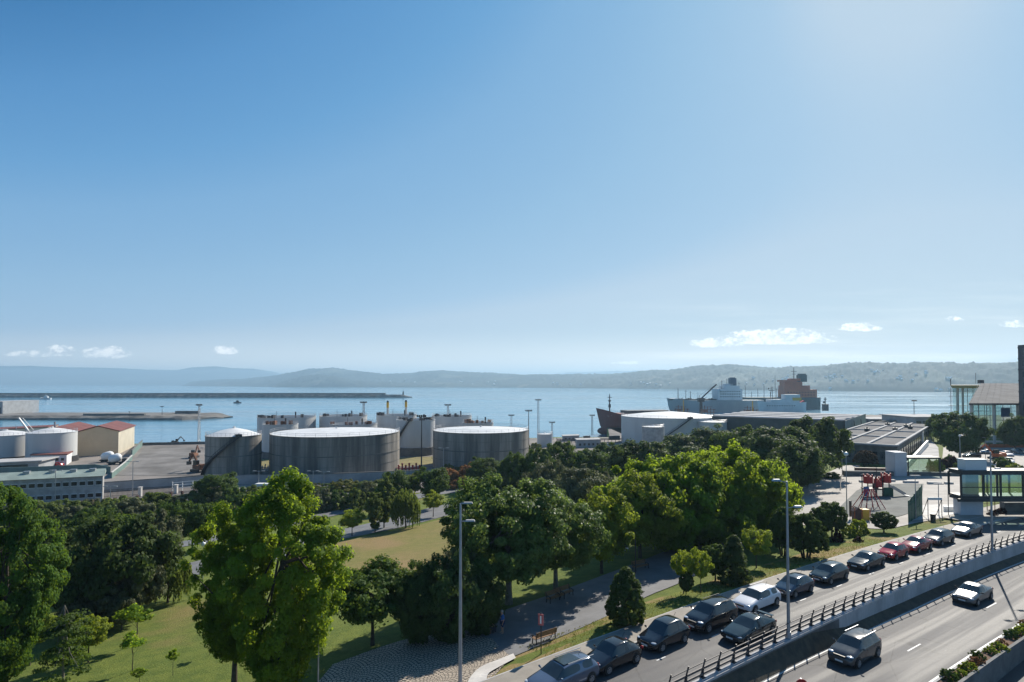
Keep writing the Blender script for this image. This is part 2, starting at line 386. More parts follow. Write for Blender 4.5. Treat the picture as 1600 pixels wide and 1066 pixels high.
# ------------------------------------------------------------------ the setting
def grid_obj(name, xs, ys, fz, mat, kind='structure', smooth=True):
    nx, ny = len(xs), len(ys)
    vs = [(x, y, fz(x, y)) for y in ys for x in xs]
    fs = [(j*nx+i, j*nx+i+1, (j+1)*nx+i+1, (j+1)*nx+i) for j in range(ny-1) for i in range(nx-1)]
    me = bpy.data.meshes.new(name); me.from_pydata(vs, [], fs); me.materials.append(mat)
    if smooth: me.polygons.foreach_set('use_smooth', [True]*len(me.polygons))
    o = bpy.data.objects.new(name, me); COL.objects.link(o); o['kind'] = kind
    return o
def loft(name, A, B, mat, nv=2, kind='structure', parent=None, z=None, dz=0.0, smooth=False):
    """ruled sheet between two 3-D polylines with the same number of points; draped on the ground when z is 'g'"""
    vs = []
    for a, b in zip(A, B):
        for j in range(nv):
            p = a.lerp(b, j/(nv-1)); vs.append((p.x, p.y, (zt(p.x, p.y)+dz) if z == 'g' else p.z+dz))
    fs = [(i*nv+j, i*nv+j+1, (i+1)*nv+j+1, (i+1)*nv+j) for i in range(len(A)-1) for j in range(nv-1)]
    me = bpy.data.meshes.new(name); me.from_pydata(vs, [], fs); me.materials.append(mat)
    bm = bmesh.new(); bm.from_mesh(me); bmesh.ops.recalc_face_normals(bm, faces=bm.faces)
    up = sum(f.normal.z for f in bm.faces)
    if up < 0: bmesh.ops.reverse_faces(bm, faces=bm.faces)
    bm.to_mesh(me); bm.free()
    o = bpy.data.objects.new(name, me); COL.objects.link(o)
    if kind: o['kind'] = kind
    if parent: o.parent = parent
    return o
def resample(pts, k):
    d = [0]
    for a, b in zip(pts, pts[1:]): d.append(d[-1]+(b-a).length)
    out = []
    for i in range(k):
        t = d[-1]*i/(k-1); j = 0
        while j < len(d)-2 and d[j+1] < t: j += 1
        out.append(pts[j].lerp(pts[j+1], (t-d[j])/max(1e-6, d[j+1]-d[j])))
    return out
def smoothpts(pts, it=2):
    for _ in range(it):
        q = [pts[0]]
        for a, b in zip(pts, pts[1:]): q += [a.lerp(b, .25), a.lerp(b, .75)]
        q.append(pts[-1]); pts = q
    return pts
def drape(name, pa, pb, mat, dz=.05, k=None, nv=None, kind='structure'):
    A = smoothpts([G(*p) for p in pa]); B = smoothpts([G(*p) for p in pb])
    L = sum((b-a).length for a, b in zip(A, A[1:])); k = k or max(8, int(L/1.5))
    A = resample(A, k); B = resample(B, k); w = max((a-b).length for a, b in zip(A, B)); nv = nv or max(3, int(w/1.3)+1)
    return loft(name, A, B, mat, nv, kind, z='g', dz=dz)
def strip(name, n0, n1, z0, z1, s0, s1, mat, kind='structure', step=1.0, nv=2, parent=None):
    k = max(2, int((s1-s0)/step)+1); ss = [s0+(s1-s0)*i/(k-1) for i in range(k)]
    f = lambda v, s: v(s) if callable(v) else v
    return loft(name, [RP(s, f(n0, s), f(z0, s)) for s in ss], [RP(s, f(n1, s), f(z1, s)) for s in ss], mat, nv, kind, parent)
def curb(name, n0, n1, z0, z1, s0, s1, mat, parent=None, step=1.0):
    """solid box section swept along the road"""
    k = max(2, int((s1-s0)/step)+1); vs = []; f = lambda v, s: v(s) if callable(v) else v
    for i in range(k):
        s = s0+(s1-s0)*i/(k-1)
        for n_, z in ((n0, z0), (n1, z0), (n1, z1), (n0, z1)): vs.append(RP(s, f(n_, s), f(z, s)))
    fs = [(i*4+j, i*4+(j+1) % 4, (i+1)*4+(j+1) % 4, (i+1)*4+j) for i in range(k-1) for j in range(4)]+[(3, 2, 1, 0), tuple((k-1)*4+j for j in range(4))]
    b = MB(); b.add(vs, fs); return b

# grass
def grass_mat(name, g1, g2, d1, lo, hi, sc=.06):
    m = bpy.data.materials.new(name); m.use_nodes = True; t = m.node_tree; t.nodes.clear(); k = N(t)
    c = k.node('ShaderNodeTexCoord').outputs['Object']
    a = k.noise(c, .9, 5, .65); big = k.noise(c, sc, 5, .6, .4); f = k.noise(c, 9, 4, .75)
    col = k.mix(k.ramp(a, .35, .65), g1, g2); col = k.mix(k.ramp(big, lo, hi), col, d1)
    col = k.mix(.75, col, k.mix(f, (.08, .08, .08), (.95, .95, .95)), 'OVERLAY')
    b = k.node('ShaderNodeBsdfPrincipled'); k.put(b.inputs['Base Color'], col); b.inputs['Roughness'].default_value = .9
    b.inputs['Specular IOR Level'].default_value = .15
    bn = k.node('ShaderNodeBump'); bn.inputs['Strength'].default_value = .9; bn.inputs['Distance'].default_value = .12
    k.put(bn.inputs['Height'], k.noise(c, 7, 5, .75)); t.links.new(bn.outputs[0], b.inputs['Normal'])
    o = k.node('ShaderNodeOutputMaterial'); t.links.new(b.outputs[0], o.inputs[0]); return m
M['grass'] = grass_mat('grass', (.145, .175, .036), (.100, .135, .028), (.20, .165, .06), .53, .72)
M['lawn_dry'] = grass_mat('sunburnt_lawn', (.215, .185, .062), (.175, .165, .05), (.26, .185, .085), .42, .66, .08)
M['strip_grass'] = grass_mat('verge_grass', (.17, .195, .04), (.12, .15, .03), (.27, .20, .085), .48, .62, .2)

xs = list(np.arange(-420, -96, 9.0))+list(np.arange(-96, 136, 1.0))+list(np.arange(136, 620, 8.0))
ys = list(np.arange(16, 136, 1.0))+list(np.arange(136, 200, 2.0))+list(np.arange(200, 560, 4.0))
def ground_z(x, y):
    return zt(x, y) if y < yend(x) else -24
grid_obj('ground', xs, ys, ground_z, M['grass'])

# sea
m = bpy.data.materials.new('sea_water'); m.use_nodes = True; t = m.node_tree; t.nodes.clear(); k = N(t)
c = k.node('ShaderNodeTexCoord').outputs['Object']
b = k.node('ShaderNodeBsdfPrincipled')
streak = k.noise(k.mapv(c, (.0016, .0075, 1), (0, 0, R(-8))), 1.0, 6, .6, .6)
st2 = k.noise(k.mapv(c, (.006, .04, 1), (0, 0, R(5))), 1.0, 5, .6, .4)
k.put(b.inputs['Base Color'], k.mix(k.ramp(streak, .35, .65), (.075, .22, .33), (.10, .27, .38)))
k.put(b.inputs['Roughness'], k.m('ADD', .06, k.m('ADD', k.m('MULTIPLY', k.ramp(streak, .38, .62), .09), k.m('MULTIPLY', k.ramp(st2, .4, .6), .06))))
b.inputs['IOR'].default_value = 1.333
bn = k.node('ShaderNodeBump'); bn.inputs['Strength'].default_value = .25; bn.inputs['Distance'].default_value = 1.0
k.put(bn.inputs['Height'], k.m('ADD', k.noise(k.mapv(c, (.05, .13, 1), (0, 0, R(12))), 1.0, 5, .6), k.m('MULTIPLY', streak, 1.5)))
t.links.new(bn.outputs[0], b.inputs['Normal'])
o = k.node('ShaderNodeOutputMaterial'); t.links.new(b.outputs[0], o.inputs[0]); M['sea'] = m
SEA = -14.0
me = bpy.data.meshes.new('sea'); Rr = 22000
kk = 96; me.from_pydata([(Rr*math.cos(2*math.pi*i/kk), Rr*math.sin(2*math.pi*i/kk), SEA) for i in range(kk)], [], [tuple(range(kk))]); me.materials.append(M['sea'])
link('sea', me)['kind'] = 'structure'

# hills across the bay
m = bpy.data.materials.new('wooded_hill'); m.use_nodes = True; t = m.node_tree; t.nodes.clear(); k = N(t)
c = k.node('ShaderNodeTexCoord').outputs['Object']
vo = k.node('ShaderNodeTexVoronoi'); k.put(vo.inputs['Vector'], k.mapv(c, (1, .8, 1))); vo.inputs['Scale'].default_value = .007
fld = k.ramp(k.noise(c, .0022, 5, .65), .5, .62)
vs_ = k.node('ShaderNodeSeparateXYZ'); k.put(vs_.inputs[0], vo.outputs['Color'])
woods = k.mix(k.noise(c, .05, 4, .7), (.003, .010, .010), (.022, .040, .024))
fields = k.mix(vs_.outputs[0], (.04, .065, .045), (.14, .14, .10))
col = k.mix(k.m('MULTIPLY', fld, k.ramp(vs_.outputs[1], .35, .55)), woods, fields)
b = k.node('ShaderNodeBsdfPrincipled'); k.put(b.inputs['Base Color'], col); b.inputs['Roughness'].default_value = .95
o = k.node('ShaderNodeOutputMaterial'); t.links.new(b.outputs[0], o.inputs[0]); M['hill'] = m
from mathutils import noise as mn
def hill(name, ridge, shore, deep, rows=46, step=2.0, rough=1.0, trees=14.0, seed=0.0):
    px0, px1 = ridge[0][0], ridge[-1][0]; cols = int((px1-px0)/step)+1
    rx, ry = zip(*ridge); sx_, sy_ = zip(*shore); vs = []
    for i in range(cols):
        px = px0+i*step; D0 = float(np.interp(px, sx_, sy_)); Dr = D0*deep; H = 18+(600-float(np.interp(px, rx, ry)))/900*Dr-SEA
        H = max(H, .5)
        for j in range(rows):
            q = j/(rows-1)*1.35; D = D0+(Dr-D0)*q; x = (px-800)/900*D
            f = (math.sin(min(1, q)*math.pi/2))**.85 if q <= 1 else 1-(q-1)*1.1
            nz_ = mn.fractal(Vector((x*.0016+seed, D*.0016, seed)), 1.0, 2.0, 5)
            env = math.sin(min(1, q)*math.pi)
            z = H*(f+.24*rough*nz_*env)
            z += trees*(1.2*abs(mn.noise(Vector((x*.022+seed, D*.022, 3)))) + 1.1*abs(mn.noise(Vector((x*.07, D*.07, 7)))))*min(1, q*6)*sst(H, 5, 45)
            if j == 0: z = -2
            vs.append((x, D, SEA+max(z, -2)))
    fs = [(i*rows+j, i*rows+j+1, (i+1)*rows+j+1, (i+1)*rows+j) for i in range(cols-1) for j in range(rows-1)]
    me = bpy.data.meshes.new(name); me.from_pydata(vs, [], fs); me.materials.append(M['hill'])
    me.polygons.foreach_set('use_smooth', [True]*len(me.polygons))
    o = bpy.data.objects.new(name, me); COL.objects.link(o); o['kind'] = 'structure'; return o
HR = [(283, 603), (300, 597), (330, 594.5), (380, 593), (430, 588), (470, 581), (520, 579), (570, 582), (600, 585), (640, 584), (690, 580), (740, 583), (790, 586), (850, 588), (900, 587), (950, 586), (1000, 583),
      (1050, 580), (1100, 576), (1145, 572), (1180, 575), (1210, 578), (1250, 576), (1300, 574), (1340, 572), (1400, 575), (1450, 573), (1500, 573), (1550, 571), (1600, 569), (1750, 564), (1900, 566)]
HS = [(283, 8400), (360, 7200), (430, 6400), (700, 5600), (900, 4300), (1150, 3000), (1450, 2300), (1600, 2050), (1900, 1800)]
hill('hills', HR, HS, 1.32, seed=1.3)
hill('hills', [(425, 604), (445, 596), (470, 590), (500, 586), (525, 589), (550, 595), (585, 598), (640, 599), (700, 599), (760, 601), (800, 604)], [(425, 5600), (800, 5000)], 1.10, rows=24, seed=4.1, rough=.5)
hill('hills', [(-260, 574), (-100, 571), (0, 573), (45, 572), (100, 575), (160, 575), (230, 578), (275, 579), (300, 575), (335, 573), (365, 576), (395, 577), (425, 581), (470, 592), (520, 601)], [(-260, 12500), (520, 12500)], 1.25, trees=6, seed=8.2, rough=.3)
hill('hills', [(820, 592), (870, 584), (930, 581), (990, 580), (1040, 583), (1100, 590)], [(820, 15500), (1100, 15500)], 1.15, trees=4, seed=5.2, rows=20)

# port ground
def pts(*a): return [P(x, y, -9.3) for x, y in a]
A = [Vector((x, float(np.interp(x, [-400, -100, -60, -20, 20, 60, 90], [120, 122, 134, 146, 168, 196, 215])), 0)) for x in np.arange(-400, 91, 6)]
B = [Vector((p.x, yend(p.x)-5, 0)) for p in A]
loft('port_yard', A, B, M['yard'], 60, z='g', dz=.06)
A = [Vector((x, 262, 0)) for x in np.arange(60, 500, 8)]; B = [Vector((p.x, yend(p.x)-5, 0)) for p in A]
loft('quay', A, B, M['yard'], 40, z='g', dz=.06)
loft('gravel_yard', pts((178, 744), (205, 726), (228, 698)), pts((330, 744), (318, 722), (300, 700)), M['gravel_yard'], 3, dz=.12)
loft('dry_grass_patch', pts((616, 730), (700, 724)), pts((616, 716), (700, 713)), M['dry'], 3, dz=.12)
loft('dry_grass_patch', pts((400, 733), (440, 731)), pts((400, 718), (440, 717)), M['dry'], 3, dz=.12)
drape('port_road', [(-60, 806), (60, 803), (150, 797), (250, 790), (330, 780), (500, 770), (640, 757), (720, 750)], [(-60, 790), (60, 788), (150, 784), (250, 777), (330, 768), (500, 760), (640, 748), (720, 744)], M['asphalt_old'], .11)

# park paths and lawns
drape('park_path', [(795, 1030), (872, 998), (947, 965), (1010, 932), (1059, 914), (1110, 888), (1165, 852), (1215, 828)], [(690, 990), (786, 955), (861, 930), (953, 896), (1016, 872), (1065, 850), (1110, 835), (1170, 812)], M['asphalt_park'], .06)
drape('park_plaza', [(1165, 852), (1225, 824), (1300, 818), (1380, 830), (1420, 820), (1500, 806)], [(1170, 806), (1235, 770), (1282, 741), (1330, 730), (1420, 742), (1500, 742)], M['paving'], .07)
drape('park_path', [(1290, 741), (1330, 742)], [(1318, 728), (1345, 727)], M['paving'], .08, k=8)
drape('play_surface', [(1300, 806), (1355, 806), (1400, 812), (1438, 795)], [(1338, 768), (1360, 757), (1400, 757), (1443, 757)], M['rubber'], .12)
drape('sports_court', [(1424, 815), (1520, 806)], [(1442, 790), (1520, 788)], M['concrete_pale'], .11)
drape('park_path', [(235, 925), (290, 905), (330, 892), (420, 880), (500, 850), (560, 838), (640, 822), (700, 806), (760, 790)], [(225, 905), (280, 884), (330, 872), (420, 858), (500, 835), (560, 822), (640, 803), (700, 785), (745, 776)], M['asphalt_park'], .06)
drape('park_path', [(200, 870), (270, 858), (380, 838), (470, 818), (530, 804), (580, 795)], [(200, 862), (270, 849), (380, 829), (470, 810), (530, 797), (575, 789)], M['asphalt_park'], .07)
drape('park_path', [(560, 800), (620, 787), (690, 772), (740, 768)], [(560, 793), (620, 780), (690, 764), (740, 761)], M['asphalt_park'], .08)
drape('lawn', [(440, 905), (560, 895), (640, 893), (760, 880)], [(500, 855), (560, 841), (640, 825), (705, 808)], M['lawn_dry'], .05)

# fan-laid cobble square
m = bpy.data.materials.new('fan_cobbles'); m.use_nodes = True; t = m.node_tree; t.nodes.clear(); k = N(t)
sp = k.node('ShaderNodeSeparateXYZ'); t.links.new(k.node('ShaderNodeTexCoord').outputs['Object'], sp.inputs[0])
q0 = G(640, 1075)
def cell(v, w): return k.m('SUBTRACT', v, k.m('MULTIPLY', k.m('FLOOR', k.m('DIVIDE', v, w)), w))
ox = k.m('SUBTRACT', sp.outputs[0], q0.x); oy = k.m('SUBTRACT', sp.outputs[1], q0.y)
w_ = 3.4; rowi = k.m('FLOOR', k.m('DIVIDE', oy, 1.7)); odd = k.m('MULTIPLY', cell(rowi, 2.0), w_/2)
lx = k.m('SUBTRACT', cell(k.m('ADD', ox, odd), w_), w_/2); ly = k.m('ADD', cell(oy, 1.7), 0.6)
rad = k.m('SQRT', k.m('ADD', k.m('MULTIPLY', lx, lx), k.m('MULTIPLY', ly, ly))); th = k.m('ARCTAN2', lx, ly)
br = k.node('ShaderNodeTexBrick'); k.put(br.inputs['Vector'], k.comb(k.m('MULTIPLY', th, 2.2), rad, 0.0))
br.inputs['Color1'].default_value = (.48, .40, .31, 1); br.inputs['Color2'].default_value = (.36, .30, .24, 1); br.inputs['Mortar'].default_value = (.05, .045, .035, 1)
br.inputs['Scale'].default_value = 1.0; br.inputs['Brick Width'].default_value = .30; br.inputs['Row Height'].default_value = .26; br.inputs['Mortar Size'].default_value = .035
b = k.node('ShaderNodeBsdfPrincipled'); t.links.new(br.outputs[0], b.inputs[0]); b.inputs['Roughness'].default_value = .75
bn = k.node('ShaderNodeBump'); bn.inputs['Strength'].default_value = .7; bn.inputs['Distance'].default_value = .04; bn.invert = True
t.links.new(br.outputs[1], bn.inputs['Height']); t.links.new(bn.outputs[0], b.inputs['Normal'])
o = k.node('ShaderNodeOutputMaterial'); t.links.new(b.outputs[0], o.inputs[0]); M['cobble'] = m
drape('cobble_square', [(470, 1100), (620, 1100), (740, 1100), (800, 1029)], [(520, 1040), (600, 1010), (690, 985), (770, 1000)], M['cobble'], .08)
drape('pavement', [(722, 1120), (728, 1070), (748, 1045), (775, 1035), (802, 1024)], [(800, 1120), (765, 1085), (758, 1058), (778, 1046), (806, 1031)], M['concrete_pale'], .13, k=24, nv=3)

# roads beside the retaining wall
HZ = lambda s: float(np.interp(s, [-5, 14, 42], [-.7, -1.0, -1.5]))
strip('road', 0.1, 5.75, 0, 0, -25, 150, M['asphalt'], nv=4)
strip('pavement', 5.9, 7.8, .12, .12, -25, 86, M['sidewalk'], nv=3)
curb('kerb', 5.72, 5.9, -.3, .13, -25, 86, M['kerb']).obj('kerb', M['kerb'])['kind'] = 'structure'
curb('kerb', 7.8, 7.9, -.3, .125, -25, 86, M['kerb']).obj('kerb', M['kerb'])['kind'] = 'structure'
strip('verge', 7.85, 11.6, .05, lambda s: zt(*RP(s, 11.6).xy)+.05, -25, 60, M['strip_grass'], nv=2)
sr = s_at(1532, 5.7); strip('pavement', 5.9, 10.5, .124, .124, sr, 150, M['sidewalk'], nv=3)
curb('kerb', 5.2, 5.9, -.3, .12, sr+1, 150, M['sidewalk']).obj('pavement', M['sidewalk'])['kind'] = 'structure'
strip('highway', -7.4, -.3, HZ, HZ, -30, 150, M['asphalt'], nv=5)
strip('highway', -30, -8.55, -2.7, -2.7, -30, 150, M['asphalt'], nv=4)
jn = MB()
def stripe(b, n_, s0, s1, z, w=.12):
    zz = (lambda s: z(s)+.006) if callable(z) else (lambda s: z+.006)
    kk = max(2, int((s1-s0)/1.5)+1); ss = [s0+(s1-s0)*i/(kk-1) for i in range(kk)]
    vs = []
    for s in ss: vs += [RP(s, n_-w/2, zz(s)), RP(s, n_+w/2, zz(s))]
    b.add(vs, [(2*i, 2*i+1, 2*i+3, 2*i+2) for i in range(kk-1)])
b = MB(); stripe(b, -1.05, -30, 150, HZ, .13); stripe(b, -7.1, -30, 150, HZ, .13)
for q in range(-2, 9): stripe(b, -4.35, s_at(1411, -4.35, -1.3)+q*15.4, s_at(1411, -4.35, -1.3)+q*15.4+2.2, HZ, .10)
for q in range(-3, 24): stripe(b, 3.35, 8.4+q*5.9, 8.4+q*5.9+.9, 0, .09)
stripe(b, .55, -25, 150, 0, .12)
b.obj('road_markings', M['white_line'])['kind'] = 'structure'
# worn wheel tracks and patches: darker sheets 3 mm above the asphalt
M['tar'] = pbr('tar_patch', (.045, .045, .047), .5, .2, 1)
b = MB(); stripe(b, -.75, -30, 150, lambda s: HZ(s)-.003, .25)
b.obj('gutter', M['tar'])['kind'] = 'structure'
# litter and weedy soil at the wall foot, with shade mixed into its colour
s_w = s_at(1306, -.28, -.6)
strip('verge', -.98, -.27, lambda s: HZ(s)+.012, lambda s: float(np.interp(s, [s_w-4, s_w+1], [-.12, HZ(s)+.44])), -30, 150, M['shaded_soil'])
strip('litter_strip', -1.0, -.98, lambda s: HZ(s)+.05, lambda s: HZ(s)+.05, -30, 150, M['concrete'])

# retaining wall
w = empty('retaining_wall', RP(30, 0), 0, 'long pale concrete retaining wall holding up the parking road above the highway', 'wall')
wl = w.location
def rel(b): b.v = [(x-wl.x, y-wl.y, z-wl.z) for x, y, z in b.v]; return b
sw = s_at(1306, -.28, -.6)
rel(curb('w', -.28, .06, -4, .02, sw, 150, None)).obj('wall', M['wall_conc'], w)
rel(curb('w', -.28, .06, -4, .02, -25, sw, None)).obj('wall', M['concrete_dark'], w)  # near stretch of the same wall, its shade put into the darker colour
rel(curb('c', -.34, .12, .02, .17, -25, 150, None)).obj('coping', M['wall_conc'], w)
# railing
r0 = s_at(1042, 0, .3); r1 = s_at(1640, 0, .3)
rl = empty('bridge_railing', RP(r0, 0, .17), 0, 'dark metal road railing with slanted posts running along the top of the concrete retaining wall', 'railing')
wl = rl.location
for nn, zz, ww, hh, nm in ((-.16, 1.22, .045, .045, 'top_rail'), (.03, .74, .08, .13, 'guard_rail'), (.03, .42, .08, .11, 'guard_rail')):
    rel(curb('r', nn-ww/2, nn+ww/2, zz-hh/2, zz+hh/2, r0, r1, None)).obj(nm, M['metal_rail'], rl)
pm = None
for q in range(int((r1-r0)/1.62)+1):
    s = r0+q*1.62; a = rang(s)
    if q == 0:
        b = MB(); b.bar((0, .05, 0), (0, .02, .6), .09, .14); b.bar((0, .02, .55), (0, -.17, 1.22), .05, .08); b.box((0, .06, .03), (.26, .3, .06)); b.bar((0, .16, .02), (0, .05, .45), .07, .07)
        pm = b.mesh('post', M['metal_dark'])
    o = link('post', pm, rl, RP(s, 0, .17)-rl.location); o.rotation_euler = (0, 0, a)
b = MB(); b.box((0, 0, .35), (.7, .55, .7), rang(r0)); e = b.obj('concrete_post', M['concrete_dark'], None); e.location = RP(r0-.5, .02, .17); tag(e, 'squat dark concrete end block where the road railing begins', 'end post')

# hedge planter between the carriageways
pl = empty('planter', RP(20, -8, HZ(20)), 0, 'long low roadside planter of brown soil between the two carriageways', 'planter'); wl = pl.location
rel(curb('p', -8.55, -8.35, -4, lambda s: HZ(s)+.35, -30, 150, None)).obj('planter_wall', M['concrete_dark'], pl)
rel(curb('p', -7.5, -7.35, -4, lambda s: HZ(s)+.22, -30, 150, None)).obj('kerb', M['concrete'], pl)
rel(curb('p', -8.35, -7.5, -4, lambda s: HZ(s)+.17, -30, 150, None)).obj('soil', M['soil'], pl)

# breakwater, inner mole
def mole(name, label, cat, x0, x1, y0, y1, ztop, wallh=0, tip=1):
    e = empty(name, ((x0+x1)/2, (y0+y1)/2, SEA), 0, label, cat); b = MB(); kk = int((x1-x0)/6)+2; rows = []
    for i in range(kk):
        x = x0+(x1-x0)*i/(kk-1); tp = min(1, (x1-x)/25) if tip else 1
        prof = [(y0-7, -3), (y0-3, (ztop-SEA)*.55), (y0+1, ztop-SEA), (y1-1, ztop-SEA), (y1+6, -3)]
        ym = (y0+y1)/2
        rows.append([(x+random.uniform(-1, 1), ym+(yy-ym)*(.25+.75*tp)+random.uniform(-1, 1)*.8, zz*(.2+.8*tp)+random.uniform(-.5, .5)*(zz > 0)*.6) for yy, zz in prof])
    vs = [(p[0]-(x0+x1)/2, p[1]-(y0+y1)/2, p[2]) for r in rows for p in r]
    b.add(vs, [(i*5+j, i*5+j+1, (i+1)*5+j+1, (i+1)*5+j) for i in range(kk-1) for j in range(4)]+[(0, 4, 3, 2, 1)])
    b.obj('rock_slope', M['rock'], e)
    return e
bw = mole('breakwater', 'long grey stone breakwater crossing the bay with a small light at its tip', 'breakwater', -1500, -235, 1345, 1362, -7, 0)
b = MB(); b.box((-30, 3, 8.2), (1200, 4, 5)); b.obj('parapet', M['concrete_dark'], bw)
b = MB(); b.cyl((612, 0, 6), (612, 0, 13), 2.2, 1.8, 10); b.cyl((612, 0, 13), (612, 0, 16), 1.0, .8, 8); b.obj('light_tower', M['concrete_dark'], bw)
mo = mole('pier', 'flat earth-topped pier with dark rock sides in front of the breakwater', 'pier', -640, -268, 512, 580, -10.8)
b = MB(); b.box((-20, 0, 3.3), (300, 58, .5)); b.obj('deck', M['gravel_yard'], mo)
b = MB(); b.box((95, -25, 4.2), (55, 2.5, 2)); b.obj('parapet', M['concrete_dark'], mo); b = MB(); b.box((140, 12, 4.6), (22, 3, 2.6)); b.obj('parapet', M['concrete_dark'], mo)

# haze over the bay
b = MB(); b.box((0, 0, 165), (47000, 47000, 370)); hz = b.obj('haze', []); hz['kind'] = 'stuff'
hz.location = (0, 0, -12); hz.data.materials.clear()
m = bpy.data.materials.new('haze'); m.use_nodes = True; t = m.node_tree; t.nodes.clear()
pv = t.nodes.new('ShaderNodeVolumePrincipled'); o = t.nodes.new('ShaderNodeOutputMaterial'); t.links.new(pv.outputs[0], o.inputs['Volume'])
pv.inputs['Color'].default_value = (.50, .77, 1.0, 1); pv.inputs['Density'].default_value = 1.4e-4; pv.inputs['Anisotropy'].default_value = .25
hz.data.materials.append(m)
# ------------------------------------------------------------------ the port
GZ = -9.3
def tank(name, px, Y, hw, zr, label, group=None, mat='tank_white', cone=1.0, ribs=0, roofmat='tank_roof', base_h=0, basemat='band', rimrail=True, stair=None, k=56, flat=False, soot=None):
    """storage tank: px of the axis, its distance Y, half width in picture px, z of the rim"""
    r = hw/FPX*Y*.995; x = XW(px, Y); h = zr-GZ
    e = empty(name, (x, Y, GZ), 0, label, 'storage tank', group)
    b = MB(); b.lathe([(r, base_h-.3), (r, h), (r+.12, h), (r+.12, h+.15), (r-.15, h+.15)], k); b.obj('shell', M[mat], e, 50)
    if base_h: b = MB(); b.lathe([(r+.5, 0), (r+.5, base_h), (r+.02, base_h)], k); b.obj('base', M[basemat], e, 50)
    b = MB()
    if flat: b.lathe([(r-.2, h-1.2), (.1, h-1.0)], k)
    else: b.lathe([(r-.14, h+.06), (r*.5, h+cone*.62), (.1, h+cone)], k); b.cyl((0, 0, h+cone-.2), (0, 0, h+cone+.35), .35, k=8)
    b.obj('roof', M[roofmat], e, 30)
    if rimrail:
        b = MB(); m_ = 40 if hw > 35 else 22
        for i in range(m_):
            a = 2*math.pi*i/m_; c_, s_ = math.cos(a)*(r-.05), math.sin(a)*(r-.05); b.cyl((c_, s_, h+.1), (c_, s_, h+1.15), .035, k=4, cap=False)
        for zz in (.65, 1.12):
            b.lathe([(r-.08, h+zz), (r-.02, h+zz+.04), (r-.08, h+zz+.07)], m_)
        b.obj('rim_rail', M['metal_grey'], e)
    if stair:
        a0, a1 = R(stair[0]), R(stair[1]); b = MB(); m_ = 22; pr = None
        for i in range(m_+1):
            q = i/m_; a = a0+(a1-a0)*q; z = .3+(h-.2)*q; p = Vector((math.cos(a)*(r+.55), math.sin(a)*(r+.55), z))
            if pr is not None: b.bar(pr, p, 1.0, .28); b.bar(pr+Vector((0, 0, 1.0)), p+Vector((0, 0, 1.0)), .08, .08)
            b.cyl(p, p+Vector((0, 0, 1.0)), .04, k=4); pr = p
        b.box((math.cos(a1)*(r-.2), math.sin(a1)*(r-.2), h+.4), (2.2, 1.6, .8), a1)
        b.obj('stairway', M['metal_dark'], e)
    if ribs:
        for zz in (.27, .77): b = MB(); b.lathe([(r+.02, h*zz), (r+.05, h*zz), (r+.05, h*zz+.07), (r+.02, h*zz+.07)], k); b.obj('joint_band', M['concrete_dark'], e)
        b = MB(); b.lathe([(r+.03, h*.52), (r+.09, h*.52), (r+.09, h*.54), (r+.03, h*.54)], k); b.obj('joint_band', M['concrete_dark'], e)
    if flat or soot:
        rng = random.Random(int(px))
        for i in range(9):
            b = MB(); a = R(200+rng.random()*140); b.box((math.cos(a)*(r-.9), math.sin(a)*(r-.9), h+.5+rng.random()*.4), (rng.uniform(.6, 2.2), .8, rng.uniform(.7, 1.7)), a); b.obj('roof_unit', M['rust' if not soot else soot], e)
        b = MB(); b.cyl((0, -r+.8, h), (0, -r+.8, h+3), .08, k=5); b.obj('vent_pipe', M['metal_dark'], e)
        b = MB(); b.cyl((r*.5, -r*.5, h), (r*.5, -r*.5, h+2.4), .3, k=6); b.obj('vent_pipe', M['metal_dark'], e)
    return e
tank('storage_tank', 366.5, 173.6, 40, 2.6, 'narrow grey concrete tank with a dark stair climbing its side and a white cone roof', mat='tank_conc', cone=2.3, ribs=1, stair=(208, 305))
tank('storage_tank', 526.5, 185, 97, 2.6, 'widest grey concrete tank with a streaked wall and flat white roof', mat='tank_conc', cone=1.2, ribs=1, k=96)
tank('storage_tank', 751.5, 194, 74.5, 2.6, 'weathered grey concrete tank with white roof rising behind the reddish reeds', mat='tank_conc', cone=1.0, ribs=1, k=80)
g = 'white steel tanks of the fuel depot'
tank('storage_tank', 650, 225, 30, 4.0, 'white tank with a dark rim and slanted stair between the two widest concrete tanks', g, base_h=3.1, flat=True, stair=(190, 262), soot='metal_dark')
tank('storage_tank', 439, 216, 26, 3.0, 'slim white tank with a rusty rim beside the narrow concrete tank', g, base_h=2.4, flat=True)
tank('storage_tank', 449, 240, 43, 4.3, 'broad white tank with pipework on its roof behind the slim rusty rimmed tank', g, flat=True, soot='metal_dark')
tank('storage_tank', 537, 246, 36, 4.4, 'white tank farthest back behind the middle of the widest concrete tank', g, flat=True, soot='metal_dark')
tank('storage_tank', 553, 226, 36, 2.4, 'low white rusty-topped tank just showing over the widest concrete tank', g, flat=True)
tank('storage_tank', 620, 252, 31, 4.4, 'white tank below the two yellow-topped chimneys', g, flat=True, soot='metal_dark')
tank('storage_tank', 706, 246, 31, 4.3, 'white tank behind the left edge of the reed-side concrete tank', g, flat=True, soot='metal_dark')
tank('storage_tank', 747, 228, 24, 2.7, 'rusty-topped white tank showing above the middle of the reed-side concrete tank', g, flat=True)
tank('storage_tank', 851, 253, 12, -4.0, 'smallest white tank standing alone near the quay below a lattice mast', g, cone=.4)
tank('storage_tank', 1045.5, 268, 74, 3.1, 'huge white tank with a low domed roof above the dark trees', g, cone=2.2, k=90, stair=(235, 278))
tank('storage_tank', 1112, 247, 22, 1.8, 'smaller white tank tucked against the right side of the huge white tank', g, cone=.6)
